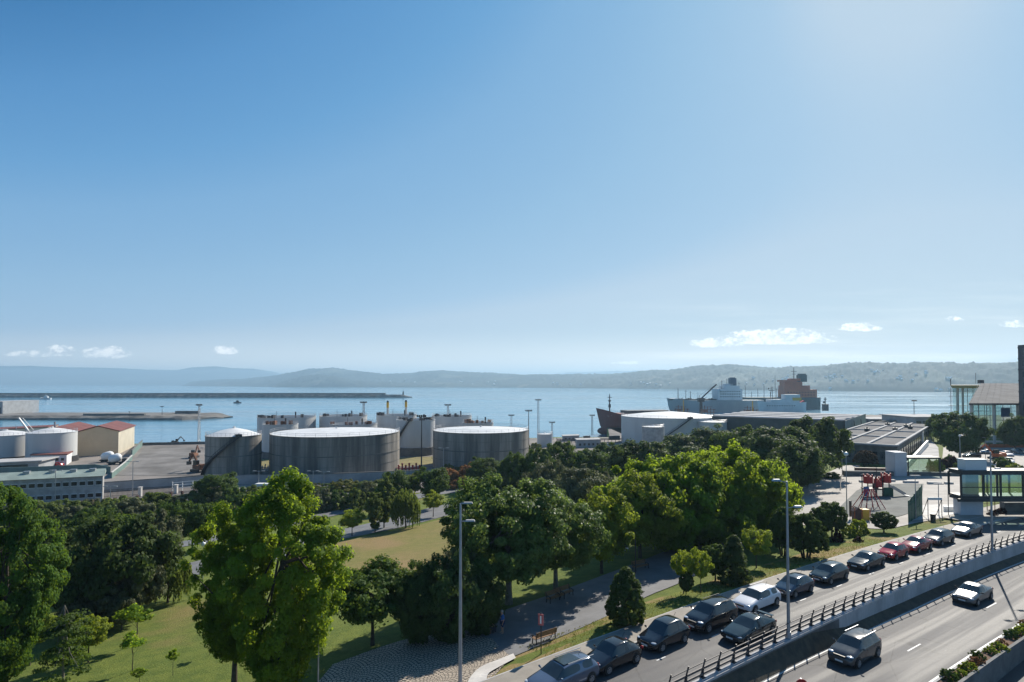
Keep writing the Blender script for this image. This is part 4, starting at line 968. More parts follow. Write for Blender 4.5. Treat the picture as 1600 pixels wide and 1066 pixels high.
# red ship bow left of the huge white tank
Y = 366.0; x0 = XW(931, Y); L = 60.0; a_ = R(12)
e = empty('cargo_ship', (x0+L/2*math.cos(a_), Y+L/2*math.sin(a_), SEA), a_, 'dark red ship whose raked bow and bulb show left of the huge white tank', 'ship')
b = MB(); ship_hull(b, L, 20, 13.2, 7.5, 3.6, k=24); b.obj('hull', M['hull_red'], e, 30)
b = MB(); b.sph((-L/2+6.5, 0, 2.2), 2.6, 12, 8, (2.2, .9, 1)); b.obj('bulb', M['hull_red'], e, 60)
b = MB(); b.cyl((-L/2+9.2, 0, 14), (-L/2+9.2, 0, 25.5), .45, .25, 7); b.box((-L/2+9.2, 0, 23.4), (2.6, .3, .35)); b.box((-L/2+9.2, 0, 21.2), (1.6, .6, .9)); b.box((-L/2+9.2, 0, 18), (1.2, 1.2, 2.2))
for i in range(22): b.cyl((-L/2+1.5+i*1.1, -min(9.5, 1.5+i*.6), 13.2+3.2*max(0, 1-i/12)), (-L/2+1.5+i*1.1, -min(9.5, 1.5+i*.6), 14.5+3.2*max(0, 1-i/12)), .08, k=4)
b.box((4, 0, 14.2), (30, 12, 1.6)); b.obj('foremast', M['metal_dark'], e)
b = MB(); b.bar((-L/2+5, -6.8, 12.2), (-L/2+17, -10.1, 5.4), .12, .12); b.bar((-L/2+7, -8.2, 12.6), (-L/2+19, -10.2, 6.5), .12, .12); b.obj('gangway', M['concrete_pale'], e)
# harbour crane
Y = 560.0; x = XW(1095, Y); e = empty('harbour_crane', (XW(1095, 498), 498, -9.3), 0, 'dark harbour crane with its long jib raised to the right over the grey tanker', 'crane')
b = MB(); b.cyl((0, 0, 0), (0, 0, 13), 1.6, 1.2, 8); b.box((0, 0, 13.5), (5, 4, 3.5)); b.obj('tower', M['metal_dark'], e)
b = MB(); b.bar((0, 0, 14.5), (13.5, 0, 27), .8, 1.0); b.bar((-1, 0, 17.5), (13.5, 0, 27), .12, .12); b.bar((-1, 0, 14), (-1, 0, 17.5), .3, .3); b.obj('jib', M['metal_dark'], e)
Y = 500.0
for q, (px, lab) in enumerate([(1064, 'left'), (1100, 'middle'), (1160, 'right')]):
    e = empty('loading_arm', (XW(px, Y), Y-8*q, -9.3), 0, f'orange-brown loading gantry on the oil jetty, the {lab} one before the grey tanker', 'gantry', 'orange-brown loading gantries on the jetty')
    b = MB()
    for i in range(5): b.cyl((i*2.6-5, 0, 0), (i*2.6-5, 0, 6+(i*7) % 4), .3, k=6)
    b.bar((-6, 0, 5.4), (7, 0, 5.4), .5, .5); b.bar((-6, 0, 3), (7, 0, 3), .4, .4); b.box((-2, 0, 4.2), (3, 2, 2)); b.bar((-5, 0, 7.5), (4, 0, 7.8), .2, .3); b.obj('frame', M['deck_brown'], e)
    if q != 1: b = MB(); b.bar((2, 0, 0), (2, 0, 13), .7, .7); b.obj('arm', M['yellow'], e)
b = MB(); b.box((0, 0, 3.5), (5, 4, 7)); b.cyl((0, 0, 7), (0, 0, 14), .5, k=6); b.box((0, 0, 12), (2.5, 1, 1)); b.box((-1.4, 0, 9), (1.5, 1, 2)); o = b.obj('mooring_tower', M['metal_dark']); o.location = (XW(1289, 600), 600, SEA+4); tag(o, 'dark mooring tower on the jetty right of the moored ships', 'tower')
def boat(px, py, L, label, white=True):
    Y = (18-SEA)*FPX/(py-600); e = empty('motor_boat', (XW(px, Y), Y, SEA), 0, label, 'boat'); b = MB(); ship_hull(b, L, L*.28, L*.13, L*.06, L*.04, 8); b.obj('hull', M['ship_white' if white else 'metal_dark'], e, 30)
    b = MB(); b.box((L*.05, 0, L*.2), (L*.35, L*.18, L*.16)); b.box((L*.02, 0, L*.31), (L*.2, L*.12, L*.07)); b.cyl((0, 0, L*.3), (0, 0, L*.5), L*.01, k=5); b.obj('cabin', M['ship_white' if white else 'glass_dark'], e); return e
boat(72, 624, 22, 'white pilot boat lying just inside the breakwater on the left'); boat(371, 630, 13, 'dark speedboat heading left and trailing a thin wake', False)
b = MB(); kk = 30; vs = []
for i in range(kk): q = i/(kk-1); w_ = 1.2+5*q; vs += [(q*95, -w_/2+math.sin(i)*.8, 0), (q*95, w_/2+math.sin(i*1.7)*.8, 0)]
b.add(vs, [(2*i, 2*i+1, 2*i+3, 2*i+2) for i in range(0, kk-1) if i % 4 != 3]); o = b.obj('wake', M['foam']); Yb = 32*FPX/30.2; o.location = (XW(371, Yb)+8, Yb, SEA+.03); o['kind'] = 'structure'
b = MB(); b.cyl((0, 0, 0), (0, 0, 2.5), .5, .3, 7); b.cyl((0, 0, 2.5), (0, 0, 8), .12, k=5); b.sph((0, 0, 8), .5); o = b.obj('buoy', M['metal_dark']); o.location = (XW(269, 560), 498, SEA); tag(o, 'thin dark channel buoy off the end of the pier', 'buoy')

# houses scattered over the hills across the bay
bpy.context.view_layer.update()
dg = bpy.context.evaluated_depsgraph_get(); hl = [o for o in COL.objects if o.name.startswith('hills')][0]
b = MB(); b.box((0, 0, 3), (13, 10, 8)); hm = b.mesh('wall', pbr('house_render', (.80, .68, .50), .8, .05, .1)); b = MB(); b.add([(-7, -5.6, 6.8), (7, -5.6, 6.8), (7, 5.6, 6.8), (-7, 5.6, 6.8), (-7, 0, 12.5), (7, 0, 12.5)], [(0, 1, 5, 4), (2, 3, 4, 5), (0, 4, 3), (1, 2, 5), (0, 3, 2, 1)]); hr = b.mesh('roof', M['white_paint'])
rng = random.Random(11); n_h = 0
for cl_ in [(1250, 592, 26, 5, 12), (1360, 581, 18, 3, 8), (1295, 588, 8, 3, 5), (1180, 598, 30, 4, 8), (1330, 597, 30, 5, 7), (1450, 590, 45, 8, 10), (1470, 611, 30, 1.5, 7), (1285, 610, 20, 1, 4), (900, 602, 60, 3, 9), (640, 599, 40, 3, 8), (760, 598, 40, 3, 7), (1020, 600, 40, 3, 8)]:
    for i in range(cl_[4]):
        px, py = rng.gauss(cl_[0], cl_[2]*.6), rng.gauss(cl_[1], cl_[3]*.6); d = ray(px, py)
        ok, loc, nrm, fi = hl.ray_cast(Vector(CAM), d)
        if not ok or loc.z < SEA+3: continue
        e = empty('house', loc, rng.uniform(-.5, .5), 'tiny white house with a pale roof on the wooded hills across the bay', 'house', 'far white houses scattered over the hills'); s_ = rng.uniform(.4, .8)*(.8+loc.y/7000); e.scale = (s_,)*3
        link('wall', hm, e); link('roof', hr, e); n_h += 1
# ------------------------------------------------------------------ buildings and park furniture on the right
M['glass_see'] = bpy.data.materials.new('clear_glass'); M['glass_see'].use_nodes = True
t = M['glass_see'].node_tree; t.nodes.clear(); a = t.nodes.new('ShaderNodeBsdfTransparent'); a.inputs[0].default_value = (.88, .95, .92, 1)
g_ = t.nodes.new('ShaderNodeBsdfGlossy'); g_.inputs['Roughness'].default_value = .04; g_.inputs[0].default_value = (.8, .85, .85, 1)
mx = t.nodes.new('ShaderNodeMixShader'); mx.inputs[0].default_value = .16; o = t.nodes.new('ShaderNodeOutputMaterial')
t.links.new(a.outputs[0], mx.inputs[1]); t.links.new(g_.outputs[0], mx.inputs[2]); t.links.new(mx.outputs[0], o.inputs[0])
M['steel_black'] = pbr('black_steel_frame', (.028, .03, .034), .45, .2, 1)
M['lift_white'] = pbr('white_render', (.52, .54, .57), .7, .1, .4)
V = Vector
# long low shed
ax = V((.644, .765, 0)); pe = V((-.765, .644, 0)); ZG = -2.6
A0 = V((94, 141, 0)); Lh = 100
e = building('low_shed', [A0, A0+pe*19, A0+pe*19+ax*Lh, A0+ax*Lh], ZG, 2.45, 'long low shed with a flat grey ribbed roof and a row of tall dark openings', 'concrete_dark', 'slate_roof', over=.6, roof_th=.3)
cx, cy = e.location.x, e.location.y
def LL(p, z): return (p.x-cx, p.y-cy, z-ZG)
b = MB()
for q in (0, .33, .62, 1): b.bar(LL(A0+pe*19*q+pe*(.2 if q == 0 else 0), 2.95), LL(A0+pe*19*q+ax*Lh, 2.95), .7, .35)
for q in (0, .27, .52, .78): b.bar(LL(A0+ax*Lh*q, 2.93), LL(A0+pe*19+ax*Lh*q, 2.93), .8, .3)
b.obj('roof_edge', M['pale_roof'], e)
b = MB()
for i, (u_, v_) in enumerate([(.18, .8), (.47, .7), (.55, .35), (.75, .3), (.8, .62), (.68, .2)]): p = A0+ax*Lh*u_+pe*19*v_; b.box(LL(p, 3.3), (1.6, 1.2, .9), .8); b.cyl(LL(p, 3), LL(p, 4.2), .2, k=6)
b.obj('roof_vent', M['metal_dark'], e)
windows(e, A0+ax*1, A0+ax*58, -.4, 1, 11, 3.0, 3.9, 0, 'glass_dark', .06, 'opening')
windows(e, A0+ax*62, A0+ax*98, .2, 1, 4, 5.0, 2.4, 0, 'glass_dark', .06, 'opening')
windows(e, A0+pe*18, A0+pe*1, .2, 1, 6, 2.2, 1.8, 0, 'glass_dark', -.06, 'opening')
b = MB(); b.bar(LL(A0+ax*59-pe*.3, 0), LL(A0+ax*60.5-pe*.3, 0), .4, 5); b.obj('pier', M['white_paint'], e)
# big dark warehouse with the pale end wall
C0 = V((127, 221, 0)); lx = V((-.80, .60, 0)); ly = V((.67, .74, 0))
e = building('warehouse', [C0, C0+ly*36, C0+ly*36+lx*50, C0+lx*50], GZ, 3.6, 'big dark warehouse with pale roof ridges and a pale slanted end wall', 'dark_wall', 'slate_roof', 'warehouse', over=.4)
cx, cy = e.location.x, e.location.y
def LW(p, z): return (p.x-cx, p.y-cy, z-GZ)
b = MB()
for q in (.02, .3, .58, .86):
    p0 = C0+ly*36*q; p1 = p0+lx*50
    b.hull([LW(p0, 3.97), LW(p0+ly*9, 3.97), LW(p1+ly*9, 3.97), LW(p1, 3.97)], [LW(p0+ly*.4, 4.3+q*.5), LW(p0+ly*4, 4.5+q*.5), LW(p1+ly*4, 4.5+q*.5), LW(p1+ly*.4, 4.3+q*.5)])
b.obj('roof_ridge', M['pale_roof'], e)
b = MB(); o_ = V((.05, -.05, 0)); c0 = C0+V((.5, -.35, 0)); b.hull([LW(c0, GZ), LW(c0+ly*36, GZ), LW(c0+ly*36+lx*.2, GZ), LW(c0+lx*.2, GZ)], [LW(c0, 3.9), LW(c0+ly*36, 5.2), LW(c0+ly*36+lx*.2, 5.2), LW(c0+lx*.2, 3.9)]); b.obj('end_wall', M['grey_wall'], e)
b = MB()
for q in (.32, .66): p = c0+ly*36*q+V((.3, -.3, 0)); b.hull([LW(p, 3.5), LW(p+ly*.4, 3.5), LW(p+ly*3.2, -3), LW(p+ly*2.9, -3)], [LW(p+V((.1, -.1, 0)), 3.5), LW(p+ly*.4+V((.1, -.1, 0)), 3.5), LW(p+ly*3.2+V((.1, -.1, 0)), -3), LW(p+ly*2.9+V((.1, -.1, 0)), -3)])
b.obj('brace', M['metal_dark'], e)
# pavilion beyond
Y = 300; e = building('pavilion', [V((XW(1427, Y), Y, 0)), V((XW(1500, Y), Y, 0)), V((XW(1500, Y), Y+26, 0)), V((XW(1427, Y), Y+26, 0))], GZ, .6, 'grey flat-roofed pavilion on the quay left of the glass hall', 'grey_wall', 'pale_roof', over=1.5)
windows(e, V((XW(1430, Y), Y, 0)), V((XW(1496, Y), Y, 0)), -3.0, 1, 7, 2.6, 3.4, 0, 'glass_dark', .06)
b = MB(); ex = XW(1380, 300); b.hull([(ex, 318, -9.3), (XW(1425, 300), 310, -9.3), (XW(1425, 300), 322, -9.3), (ex, 326, -9.3)], [(ex+9, 319, -3), (XW(1425, 300), 313, -1.6), (XW(1425, 300), 318, -1.6), (ex+9, 321, -3)]); o = b.obj('spoil_bank', M['rock']); o['kind'] = 'structure'
# low quay warehouses on the far right edge of the water
Y = 330; e = building('low_shed', [V((XW(1360, Y), Y, 0)), V((XW(1426, Y), Y, 0)), V((XW(1426, Y), Y+20, 0)), V((XW(1360, Y), Y+20, 0))], GZ, -2.4, 'thin dark quay shed beyond the long low shed', 'dark_wall', 'pale_roof')
windows(e, V((XW(1362, Y), Y, 0)), V((XW(1424, Y), Y, 0)), -5, 1, 8, 1.5, 2, 0)

# glass hall with the sloping grey roof
e = empty('glass_hall', (170, 205, ZG), 0, 'glass-walled hall on tall columns under a huge sloping grey roof', 'building')
def LG(x, y, z): return (x-170, y-205, z-ZG)
b = MB(); b.hull([LG(146.5, 185, 11.2), LG(206, 185, 11.2), LG(240, 233, 17.6), LG(191, 233, 17.6)], [LG(146.2, 184.6, 11.8), LG(206, 184.6, 11.8), LG(241, 234, 18.25), LG(190.4, 234, 18.25)]); b.obj('roof', M['slate_roof'], e)
b = MB(); b.hull([LG(176.5, 231, 16.3), LG(236, 231, 16.3), LG(240, 246, 16.6), LG(190, 246, 16.6)], [LG(174.5, 229.6, 17.5), LG(192, 229.6, 17.5), LG(200, 246, 17.6), LG(187.5, 246, 17.6)]); b.obj('upper_roof', M['cream'], e)
b = MB()
for i in range(26): x = 147+i*2.3; b.bar(LG(x, 185, 11.84), LG(x+44*(.96 if x < 200 else .8), 233.5, 18.3), .1, .1)
b.obj('roof_seam', M['slate_roof'], e)
b = MB()
for x, y in ((148.5, 186.5), (155.8, 186.5), (163.5, 186.5), (171.5, 186.5)): b.cyl(LG(x, y, ZG), LG(x, y, 11.2), .42, k=10)
for x, y in ((180.2, 233), (182.2, 233)): b.cyl(LG(x, y, ZG), LG(x, y, 16.4), .35, k=8)
b.obj('column', M['concrete_pale'], e)
b = MB(); b.box(LG(171, 191.5, 4.2), (38, .2, 13.6)); b.obj('glazing', M['glass_see'], e)
b = MB(); b.box(LG(192, 238, 7.2), (20, .2, 18.5)); b.obj('glazing', M['glass_see'], e)
b = MB()
for i in range(15): b.box(LG(152+i*2.7, 191.3, 4.2), (.12, .16, 13.6))
for z in (0, 3, 6, 9): b.box(LG(171, 191.3, z), (38, .16, .14))
for i in range(9): b.box(LG(181+i*2.3, 237.8, 7.2), (.14, .16, 18.5))
for z in (1, 5, 9, 13): b.box(LG(190, 237.8, z), (20, .16, .2))
b.obj('mullion', M['metal_grey'], e)
b = MB(); b.box(LG(171, 190, -1.0), (40, .5, .6)); b.obj('ledge', M['white_paint'], e)
b = MB(); b.cyl(LG(175.5, 230.5, 17.5), LG(175.5, 230.5, 20), .15, k=5); b.box(LG(192, 236, 18.9), (1.6, 1.4, 1.4)); b.cyl(LG(190, 236, 18.2), LG(190, 236, 22.5), .08, k=5); b.obj('roof_mast', M['metal_dark'], e)
b = MB(); b.box(LG(163.5, 191.1, 8.6), (3, .1, 3)); b.obj('banner', M['blue'], e)
# dark tower block at the right edge
e = empty('tower_block', (171.4, 176, ZG), 0, 'dark glazed office tower cut off by the right edge of the photo', 'building')
b = MB(); b.box((1.0, 0, 16.4), (23.0, 14, 33)); b.obj('wall', pbr('tower_cladding', (.05, .05, .065), .5, .15, .2), e)
b = MB(); wme = None
for z in range(9):
    for i in range(7):
        if wme is None: bb = MB(); bb.box((0, 0, 0), (2.4, .12, 1.7)); wme = bb.mesh('window', M['glass'])
        link('window', wme, e, (-8.6+i*3.2, -7.05, 2.6+z*3.5))
    for i in range(3): link('window', wme, e, (-10.53, -4.6+i*4.4, 2.6+z*3.5)).rotation_euler = (0, 0, math.pi/2)
b = MB()
for z in range(10): b.box((1.0, -7.1, .6+z*3.5), (23.2, .3, .3)); b.box((-10.6, 0, .6+z*3.5), (.3, 13.8, .3))
b.obj('ledge', M['metal_dark'], e); b = MB(); b.box((3, 0, 33.5), (12, 8, 1.4)); b.obj('roof_plant', M['metal_dark'], e)

# glazed footbridge over the road
Y = 79.4; xl = XW(1489, Y); e = empty('footbridge', (xl, Y, 0), 0, 'glazed black steel footbridge with a pale concrete lift tower over the road', 'footbridge')
x0, x1 = 0, 34
b = MB(); b.box((18.1, 0, 6.0), (36, 2.5, .55)); b.obj('roof', M['steel_black'], e)
b = MB(); b.box((18.1, 0, 2.55), (36, 2.4, .6)); b.box((17, -1.2, 2.3), (35, .3, .4)); b.obj('deck', M['steel_black'], e)
b = MB()
for x in (.0, 3.0, 4.9, 5.35, 8.4, 11.6, 14.8, 18, 21.2, 24.4, 27.6, 30.8, 33.9):
    for y in (-1.1, 1.1): b.box((x, y, 4.3), (.22, .16, 3.2))
b.box((17, -1.1, 4.0), (34, .08, .1)); b.obj('mullion', M['steel_black'], e)
for y in (-1.05, 1.05): b = MB(); b.box((19.2, y, 4.3), (28, .04, 3.1)); b.obj('glass_wall', M['glass_see'], e)
b = MB(); b.box((2.4, -1.0, 4.3), (4.6, .04, 3.1)); b.obj('glass_wall', M['glass_see'], e)
b = MB(); b.box((2.4, .5, 4.3), (1.8, .9, 3.2)); b.obj('lift_shaft', M['lift_white'], e)
b = MB(); b.box((2.0, .3, 1.0), (3.1, 1.3, 2.55)); b.box((2.0, .3, -.4), (3.1, 1.3, .8)); b.obj('pier', M['lift_white'], e)
b = MB(); b.box((2.4, 0, 6.95), (2.9, 1.4, 1.35)); b.box((2.4, 0, 7.68), (3.1, 1.6, .1)); b.obj('lift_head', M['white_paint'], e)
b = MB(); b.box((26, 0, .2), (2, 3, 4.4)); b.obj('pier', M['concrete_dark'], e)
# second glass box
Y = 124; xl = XW(1389, Y); z0 = zt(xl, Y); e = empty('glass_shelter', (xl, Y, z0), 0, 'smaller glass pavilion with a blank pale pillar on its left end', 'shelter')
b = MB(); b.box((1.25, 0, 2.5), (2.5, 3.2, 5.2)); b.obj('pier', M['lift_white'], e)
b = MB(); b.box((6.0, 0, 3.9), (7.2, 3.4, .35)); b.box((6.0, 0, .1), (7.2, 3.4, .3)); b.box((2.75, -1.6, 2), (.2, .15, 3.6)); b.box((9.5, -1.6, 2), (.3, .2, 3.8)); b.box((9.5, 1.6, 2), (.3, .2, 3.8)); b.obj('frame', M['steel_black'], e)
for y in (-1.5, 1.5): b = MB(); b.box((6.1, y, 2), (6.5, .04, 3.5)); b.obj('glass_wall', M['glass_see'], e)
b = MB(); b.box((5.4, 0, .7), (1.0, .5, .9)); b.box((7.4, 0, .7), (.8, .5, .9)); b.box((3.6, .8, 2.5), (1.6, .1, .4)); b.obj('seat', M['concrete_pale'], e)

# garden walls, benches of stone, planters near the glass pavilion
def block(name, pxa, pxb, py, w, h, mat, label, cat, z0=None, group=None):
    a = G(pxa, py); c_ = G(pxb, py); m_ = (a+c_)/2; d = c_-a; e_ = MB(); e_.box((0, 0, h/2), (d.length, w, h), 0); o = e_.obj(name, M[mat]); o.location = (m_.x, m_.y, m_.z-.05); o.rotation_euler = (0, 0, math.atan2(d.y, d.x)); return tag(o, label, cat, group)
block('garden_wall', 1318, 1500, 744, 1.0, 1.0, 'concrete_dark', 'long low dark garden wall under the small glass pavilion', 'wall')
block('garden_wall', 1336, 1392, 737, .7, .9, 'brown_steel', 'reddish planter edge left of the blank pale pillar', 'wall')
block('garden_wall', 1325, 1392, 741, .6, .5, 'concrete_pale', 'thin pale step in front of the reddish planter edge', 'wall')
for i, (a_, b_, py, lab) in enumerate([(1343, 1356, 754, 'behind the red play tower'), (1384, 1398, 753, 'just right of the red play tower'), (1412, 1434, 755, 'in front of the small glass pavilion, left of the thin lamp'), (1449, 1471, 757, 'above the tall green fence, right of the thin lamp'), (1476, 1489, 757, 'next to the big footbridge')]):
    block('stone_bench', a_, b_, py, .7, .5, 'concrete_pale', 'pale stone bench slab '+lab, 'bench', group='pale stone bench slabs in a row')
block('ramp_wall', 1475, 1492, 800, .3, .8, 'white_paint', 'low white wall at the foot of the footbridge pier', 'wall')
block('garden_wall', 1566, 1604, 802, .8, 1.6, 'concrete_dark', 'rough stone wall with a dark top at the right edge near the road', 'wall')
# pale ramp beside the long shed
aa = [PD(1412, 735, 122), PD(1452, 684, 205)]; b = MB(); a_ = V((XW(1408, 126), 126, zt(XW(1408, 126), 126))); c_ = V((XW(1448, 190), 190, ZG+.3))
b.bar(a_+V((0, 0, .5)), c_+V((0, 0, .9)), .5, 1.8); o = b.obj('ramp_wall', M['white_paint']); tag(o, 'long pale slanting wall beside the tall dark openings of the low shed', 'wall')
drape('ramp', [(1428, 740), (1470, 740), (1466, 700)], [(1412, 738), (1440, 700), (1452, 686)], M['pale_roof'], .16)
drape('car_park', [(1470, 742), (1640, 742)], [(1474, 700), (1640, 690)], M['paving'], .11)

# playground tower with red turrets, slide, rope frame
p = G(1371, 777); e = empty('play_castle', p, 0, 'playground castle with red turrets, blue panels and a grey slide', 'play structure')
b = MB()
for x, y in ((-1.6, 0), (-.3, 0), (.9, 0), (2.0, 0), (-1.6, 1.6), (.9, 1.6), (2.0, 1.6)): b.cyl((x, y, 0), (x, y, 3.6), .09, k=6)
b.cyl((.2, .5, 3), (.2, .5, 4.9), .06, k=5); b.obj('post', M['metal_dark'], e)
def turret(x, y, z, r, h):
    b = MB()
    for i in range(8):
        a = 2*math.pi*(i+.5)/8; b.box((x+r*math.cos(a), y+r*math.sin(a), z+h/2), (.16, r*.8, h), a); 
        if i % 2: b.box((x+r*math.cos(a), y+r*math.sin(a), z+h+.15), (.16, r*.5, .3), a)
    b.obj('turret', M['red'], e)
turret(-1.3, .4, 2.3, .62, 1.2); turret(1.8, .5, 2.4, .66, 1.3); turret(.2, .2, 1.7, .5, 1.1); turret(.9, .8, 2.0, .5, 1.0)
b = MB(); b.box((.2, .8, 1.3), (4, 1.8, .15)); b.box((-.3, 0, 1.9), (1.0, .1, .9)); b.obj('platform', M['brown_steel'], e)
b = MB(); b.box((-2.0, -.2, 1.0), (.9, .12, 1.6)); b.obj('panel', M['blue'], e); b = MB(); b.box((1.8, -.1, .9), (1.6, .12, 1.5)); b.obj('panel', M['green_mesh'], e)
b = MB(); b.bar((2.2, -.2, 1.7), (4.0, -.8, .5), .75, .1); b.bar((4.0, -.8, .5), (4.8, -1.0, .35), .75, .1)
for s_ in (-.36, .36): b.bar((2.2, -.2+s_, 1.95), (4.0, -.8+s_, .72), .07, .35)
b.obj('slide', M['metal_grey'], e)
p = G(1360, 797); e = empty('rope_climber', p, 0, 'red-poled rope climbing frame in front of the castle with red turrets', 'play structure'); b = MB()
for x in (-1.7, -.9, 0, .8, 1.5): b.cyl((x*1.25, -.9, 0), (x*.35+.4, .8, 3.0), .06, k=5); b.cyl((x*1.25+.5, 1.9, 0), (x*.35+.4, .8, 3.0), .06, k=5)
b.obj('pole', M['red'], e); b = MB()
for k_ in range(7):
    q = k_/7; b.bar((-2.1*(1-q)+.3*q, -.9+1.7*q, 3*q), (1.9*(1-q)+.7*q, -.9+1.7*q, 3*q), .05, .05)
b.obj('net', M['concrete_pale'], e)
p = G(1344, 814); e = empty('spring_house', p, 0, 'small yellow and brown toddler play house beside the round green bushes', 'play structure'); b = MB(); b.box((.6, 0, .8), (.9, .8, 1.6)); b.obj('panel', M['yellow'], e); b = MB(); b.box((-.5, 0, .7), (.9, .7, 1.3)); b.add([(-1.1, -.5, 1.35), (.1, -.5, 1.35), (.1, .5, 1.35), (-1.1, .5, 1.35), (-.5, -.5, 1.9), (-.5, .5, 1.9)], [(0, 1, 4), (2, 3, 5), (1, 2, 5, 4), (3, 0, 4, 5), (0, 3, 2, 1)]); b.obj('house', M['brown_steel'], e)
b = MB()
for x in (-1.0, 0, 1.1): b.cyl((x, -.45, 0), (x, -.45, 1.9), .05, k=5)
b.obj('post', M['orange'], e)
# green fence of the court
pa = G(1420, 817); pb = G(1441, 806); d = pb-pa; e = empty('court_fence', pa, 0, 'tall solid green mesh fence standing edge-on beside the ball court', 'fence')
b = MB(); b.hull([(0, 0, 0), d, d+V((.05, 0, 0)), (.05, 0, 0)], [(0, 0, 2.9), d+V((0, 0, 4.3)), d+V((.05, 0, 4.3)), (.05, 0, 2.9)]); b.obj('mesh_panel', M['green_mesh'], e)
b = MB()
for i in range(6): q = d*(i/5); b.cyl(q-V((.05, .05, 0)), q+V((-.05, -.05, 2.95+1.4*i/5)), .06, k=6)
for zz in (1.2, 2.2): b.bar(V((0, -.06, zz)), d+V((0, -.06, zz*1.4)), .06, .06)
b.obj('post', M['green_mesh'], e)
p = G(1461, 808); e = empty('goal_frame', p, 0, 'small goal with a white crossbar and dark posts on the ball court', 'goal'); b = MB(); b.box((0, 0, 2.5), (1.9, .15, .35)); b.obj('crossbar', M['white_paint'], e); b = MB()
for s_ in (-.95, .95): b.cyl((s_, 0, 0), (s_, 0, 2.5), .05, k=6); b.cyl((s_, 0, 2.5), (s_*1.05, 1.1, 0), .04, k=5)
b.obj('post', M['metal_dark'], e)
e = empty('court_rail', G(1482, 806), 0, 'thin metal guard frame next to the footbridge pier', 'railing'); b = MB()
for s_ in (0, 1.1): b.cyl((s_, 0, 0), (s_, 0, 3), .05, k=5)
b.bar((0, 0, 2.9), (1.1, 0, 2.9), .06, .06); b.obj('frame', M['metal_dark'], e)
e = empty('court_rail', G(1526, 800), 0, 'rust coloured goal frame and low red hedge seen under the footbridge', 'railing'); b = MB()
for s_ in (0, 1.5, 2.6, 3.6): b.cyl((s_, 0, 0), (s_, 0, 3.4), .05, k=5)
b.bar((0, 0, 1.2), (4.4, 0, 1.2), .05, .05); b.obj('frame', M['rust'], e)
p = G(1458, 815); b = MB(); b.cyl((0, 0, 0), (0, 0, .9), .28, .32, 10); b.cyl((0, 0, .9), (0, 0, 1.0), .36, k=10); o = b.obj('litter_bin', M['metal_dark']); o.location = p; tag(o, 'small dark litter bin on the verge near the white court corner', 'litter bin')
excavator(V((XW(1556, 150), 150, zt(XW(1556, 150), 150))), R(165), 'orange excavator working in front of the glass hall', 'orange', .8)
block('site_fence', 1545, 1620, 700, .2, 1.2, 'orange', 'orange-red construction barrier under the glass hall', 'barrier')
# ------------------------------------------------------------------ lamps, benches, signs near the path
def tall_lamp(px, ptop, s_n, label, one=True):
    s = s_at(px, .0 if s_n is None else s_n, .1); p = RP(s, .0 if s_n is None else s_n, .1); h = PD(px, ptop, p.y).z-p.z
    e = empty('street_lamp', p, 0, label, 'street lamp', 'tall grey street lamps along the parking road'); b = MB(); b.cyl((0, 0, 0), (0, 0, h), .12, .065, 12); b.cyl((0, 0, 0), (0, 0, .5), .2, .16, 12); b.cyl((0, 0, h-.1), (-.6, 0, h+.05), .035, k=6)
    b.cyl((-.05, 0, h-1.9), (.6, 0, h-1.8), .03, k=6); b.obj('pole', M['metal_grey'], e, 40)
    for (x, z, w_) in ((-.75, h+.06, .55), (.75, h-1.8, .55)):
        if one and x > 0: pass
        b = MB(); b.hull([(x-w_/2, -.17, z-.05), (x+w_/2, -.17, z-.05), (x+w_/2, .17, z-.05), (x-w_/2, .17, z-.05)], [(x-w_/2+.08, -.1, z+.08), (x+w_/2-.05, -.12, z+.08), (x+w_/2-.05, .12, z+.08), (x-w_/2+.08, .1, z+.08)]); b.obj('lamp_head', M['metal_grey'], e)
    return e
tall_lamp(1227.5, 752, -.1, 'tall grey street lamp in the middle of the road railing'); tall_lamp(1545, 706, -.1, 'tall grey street lamp in the right part of the road railing')
p = P(719, 1078, 0); p.z = .1
e = empty('street_lamp', P(719, 1078, .1), 0, 'tall grey street lamp nearest the camera, in front of the cobbled square', 'street lamp', 'tall grey street lamps along the parking road'); h = PD(719, 787, e.location.y).z-.1
b = MB(); b.cyl((0, 0, -.4), (0, 0, h), .125, .065, 14); b.cyl((0, 0, h), (.35, 0, h+.04), .05, k=6); b.cyl((0, 0, h-1.05), (.5, 0, h-1.0), .04, k=6); b.obj('pole', M['metal_grey'], e, 40)
for x, z in ((.42, h+.04), (.55, h-1.0)): b = MB(); b.hull([(x-.3, -.12, z-.04), (x+.3, -.12, z-.04), (x+.3, .12, z-.04), (x-.3, .12, z-.04)], [(x-.22, -.08, z+.05), (x+.26, -.09, z+.05), (x+.26, .09, z+.05), (x-.22, .08, z+.05)]); b.obj('lamp_head', M['pale_roof'], e)
def park_pole(px, ptop, pbase, label, head=True, r=.07):
    p = G(px, pbase); h = PD(px, ptop, p.y).z-p.z; e = empty('lamp_post', p, 0, label, 'lamp post', 'thin lamp posts in the park'); b = MB(); b.cyl((0, 0, 0), (0, 0, h), r, r*.6, 8); b.obj('pole', M['metal_grey'], e)
    b = MB(); b.box((0, 0, h+.05), (1.3, .35, .12)) if head else b.sph((0, 0, h+.2), .28); b.obj('lamp_head', M['pale_roof'] if head else M['lamp_glass'], e)
park_pole(497, 968, 1075, 'thin dark green post low between the big bright tree and the round tree', False, .06)
park_pole(1323.5, 712, 823, 'slim lamp post with a small globe left of the playground', False)
park_pole(1431, 744, 812, 'slim lamp post with a flat head beside the green fence')
park_pole(1467, 757, 806, 'lamp post with a short flat head over the ball court')
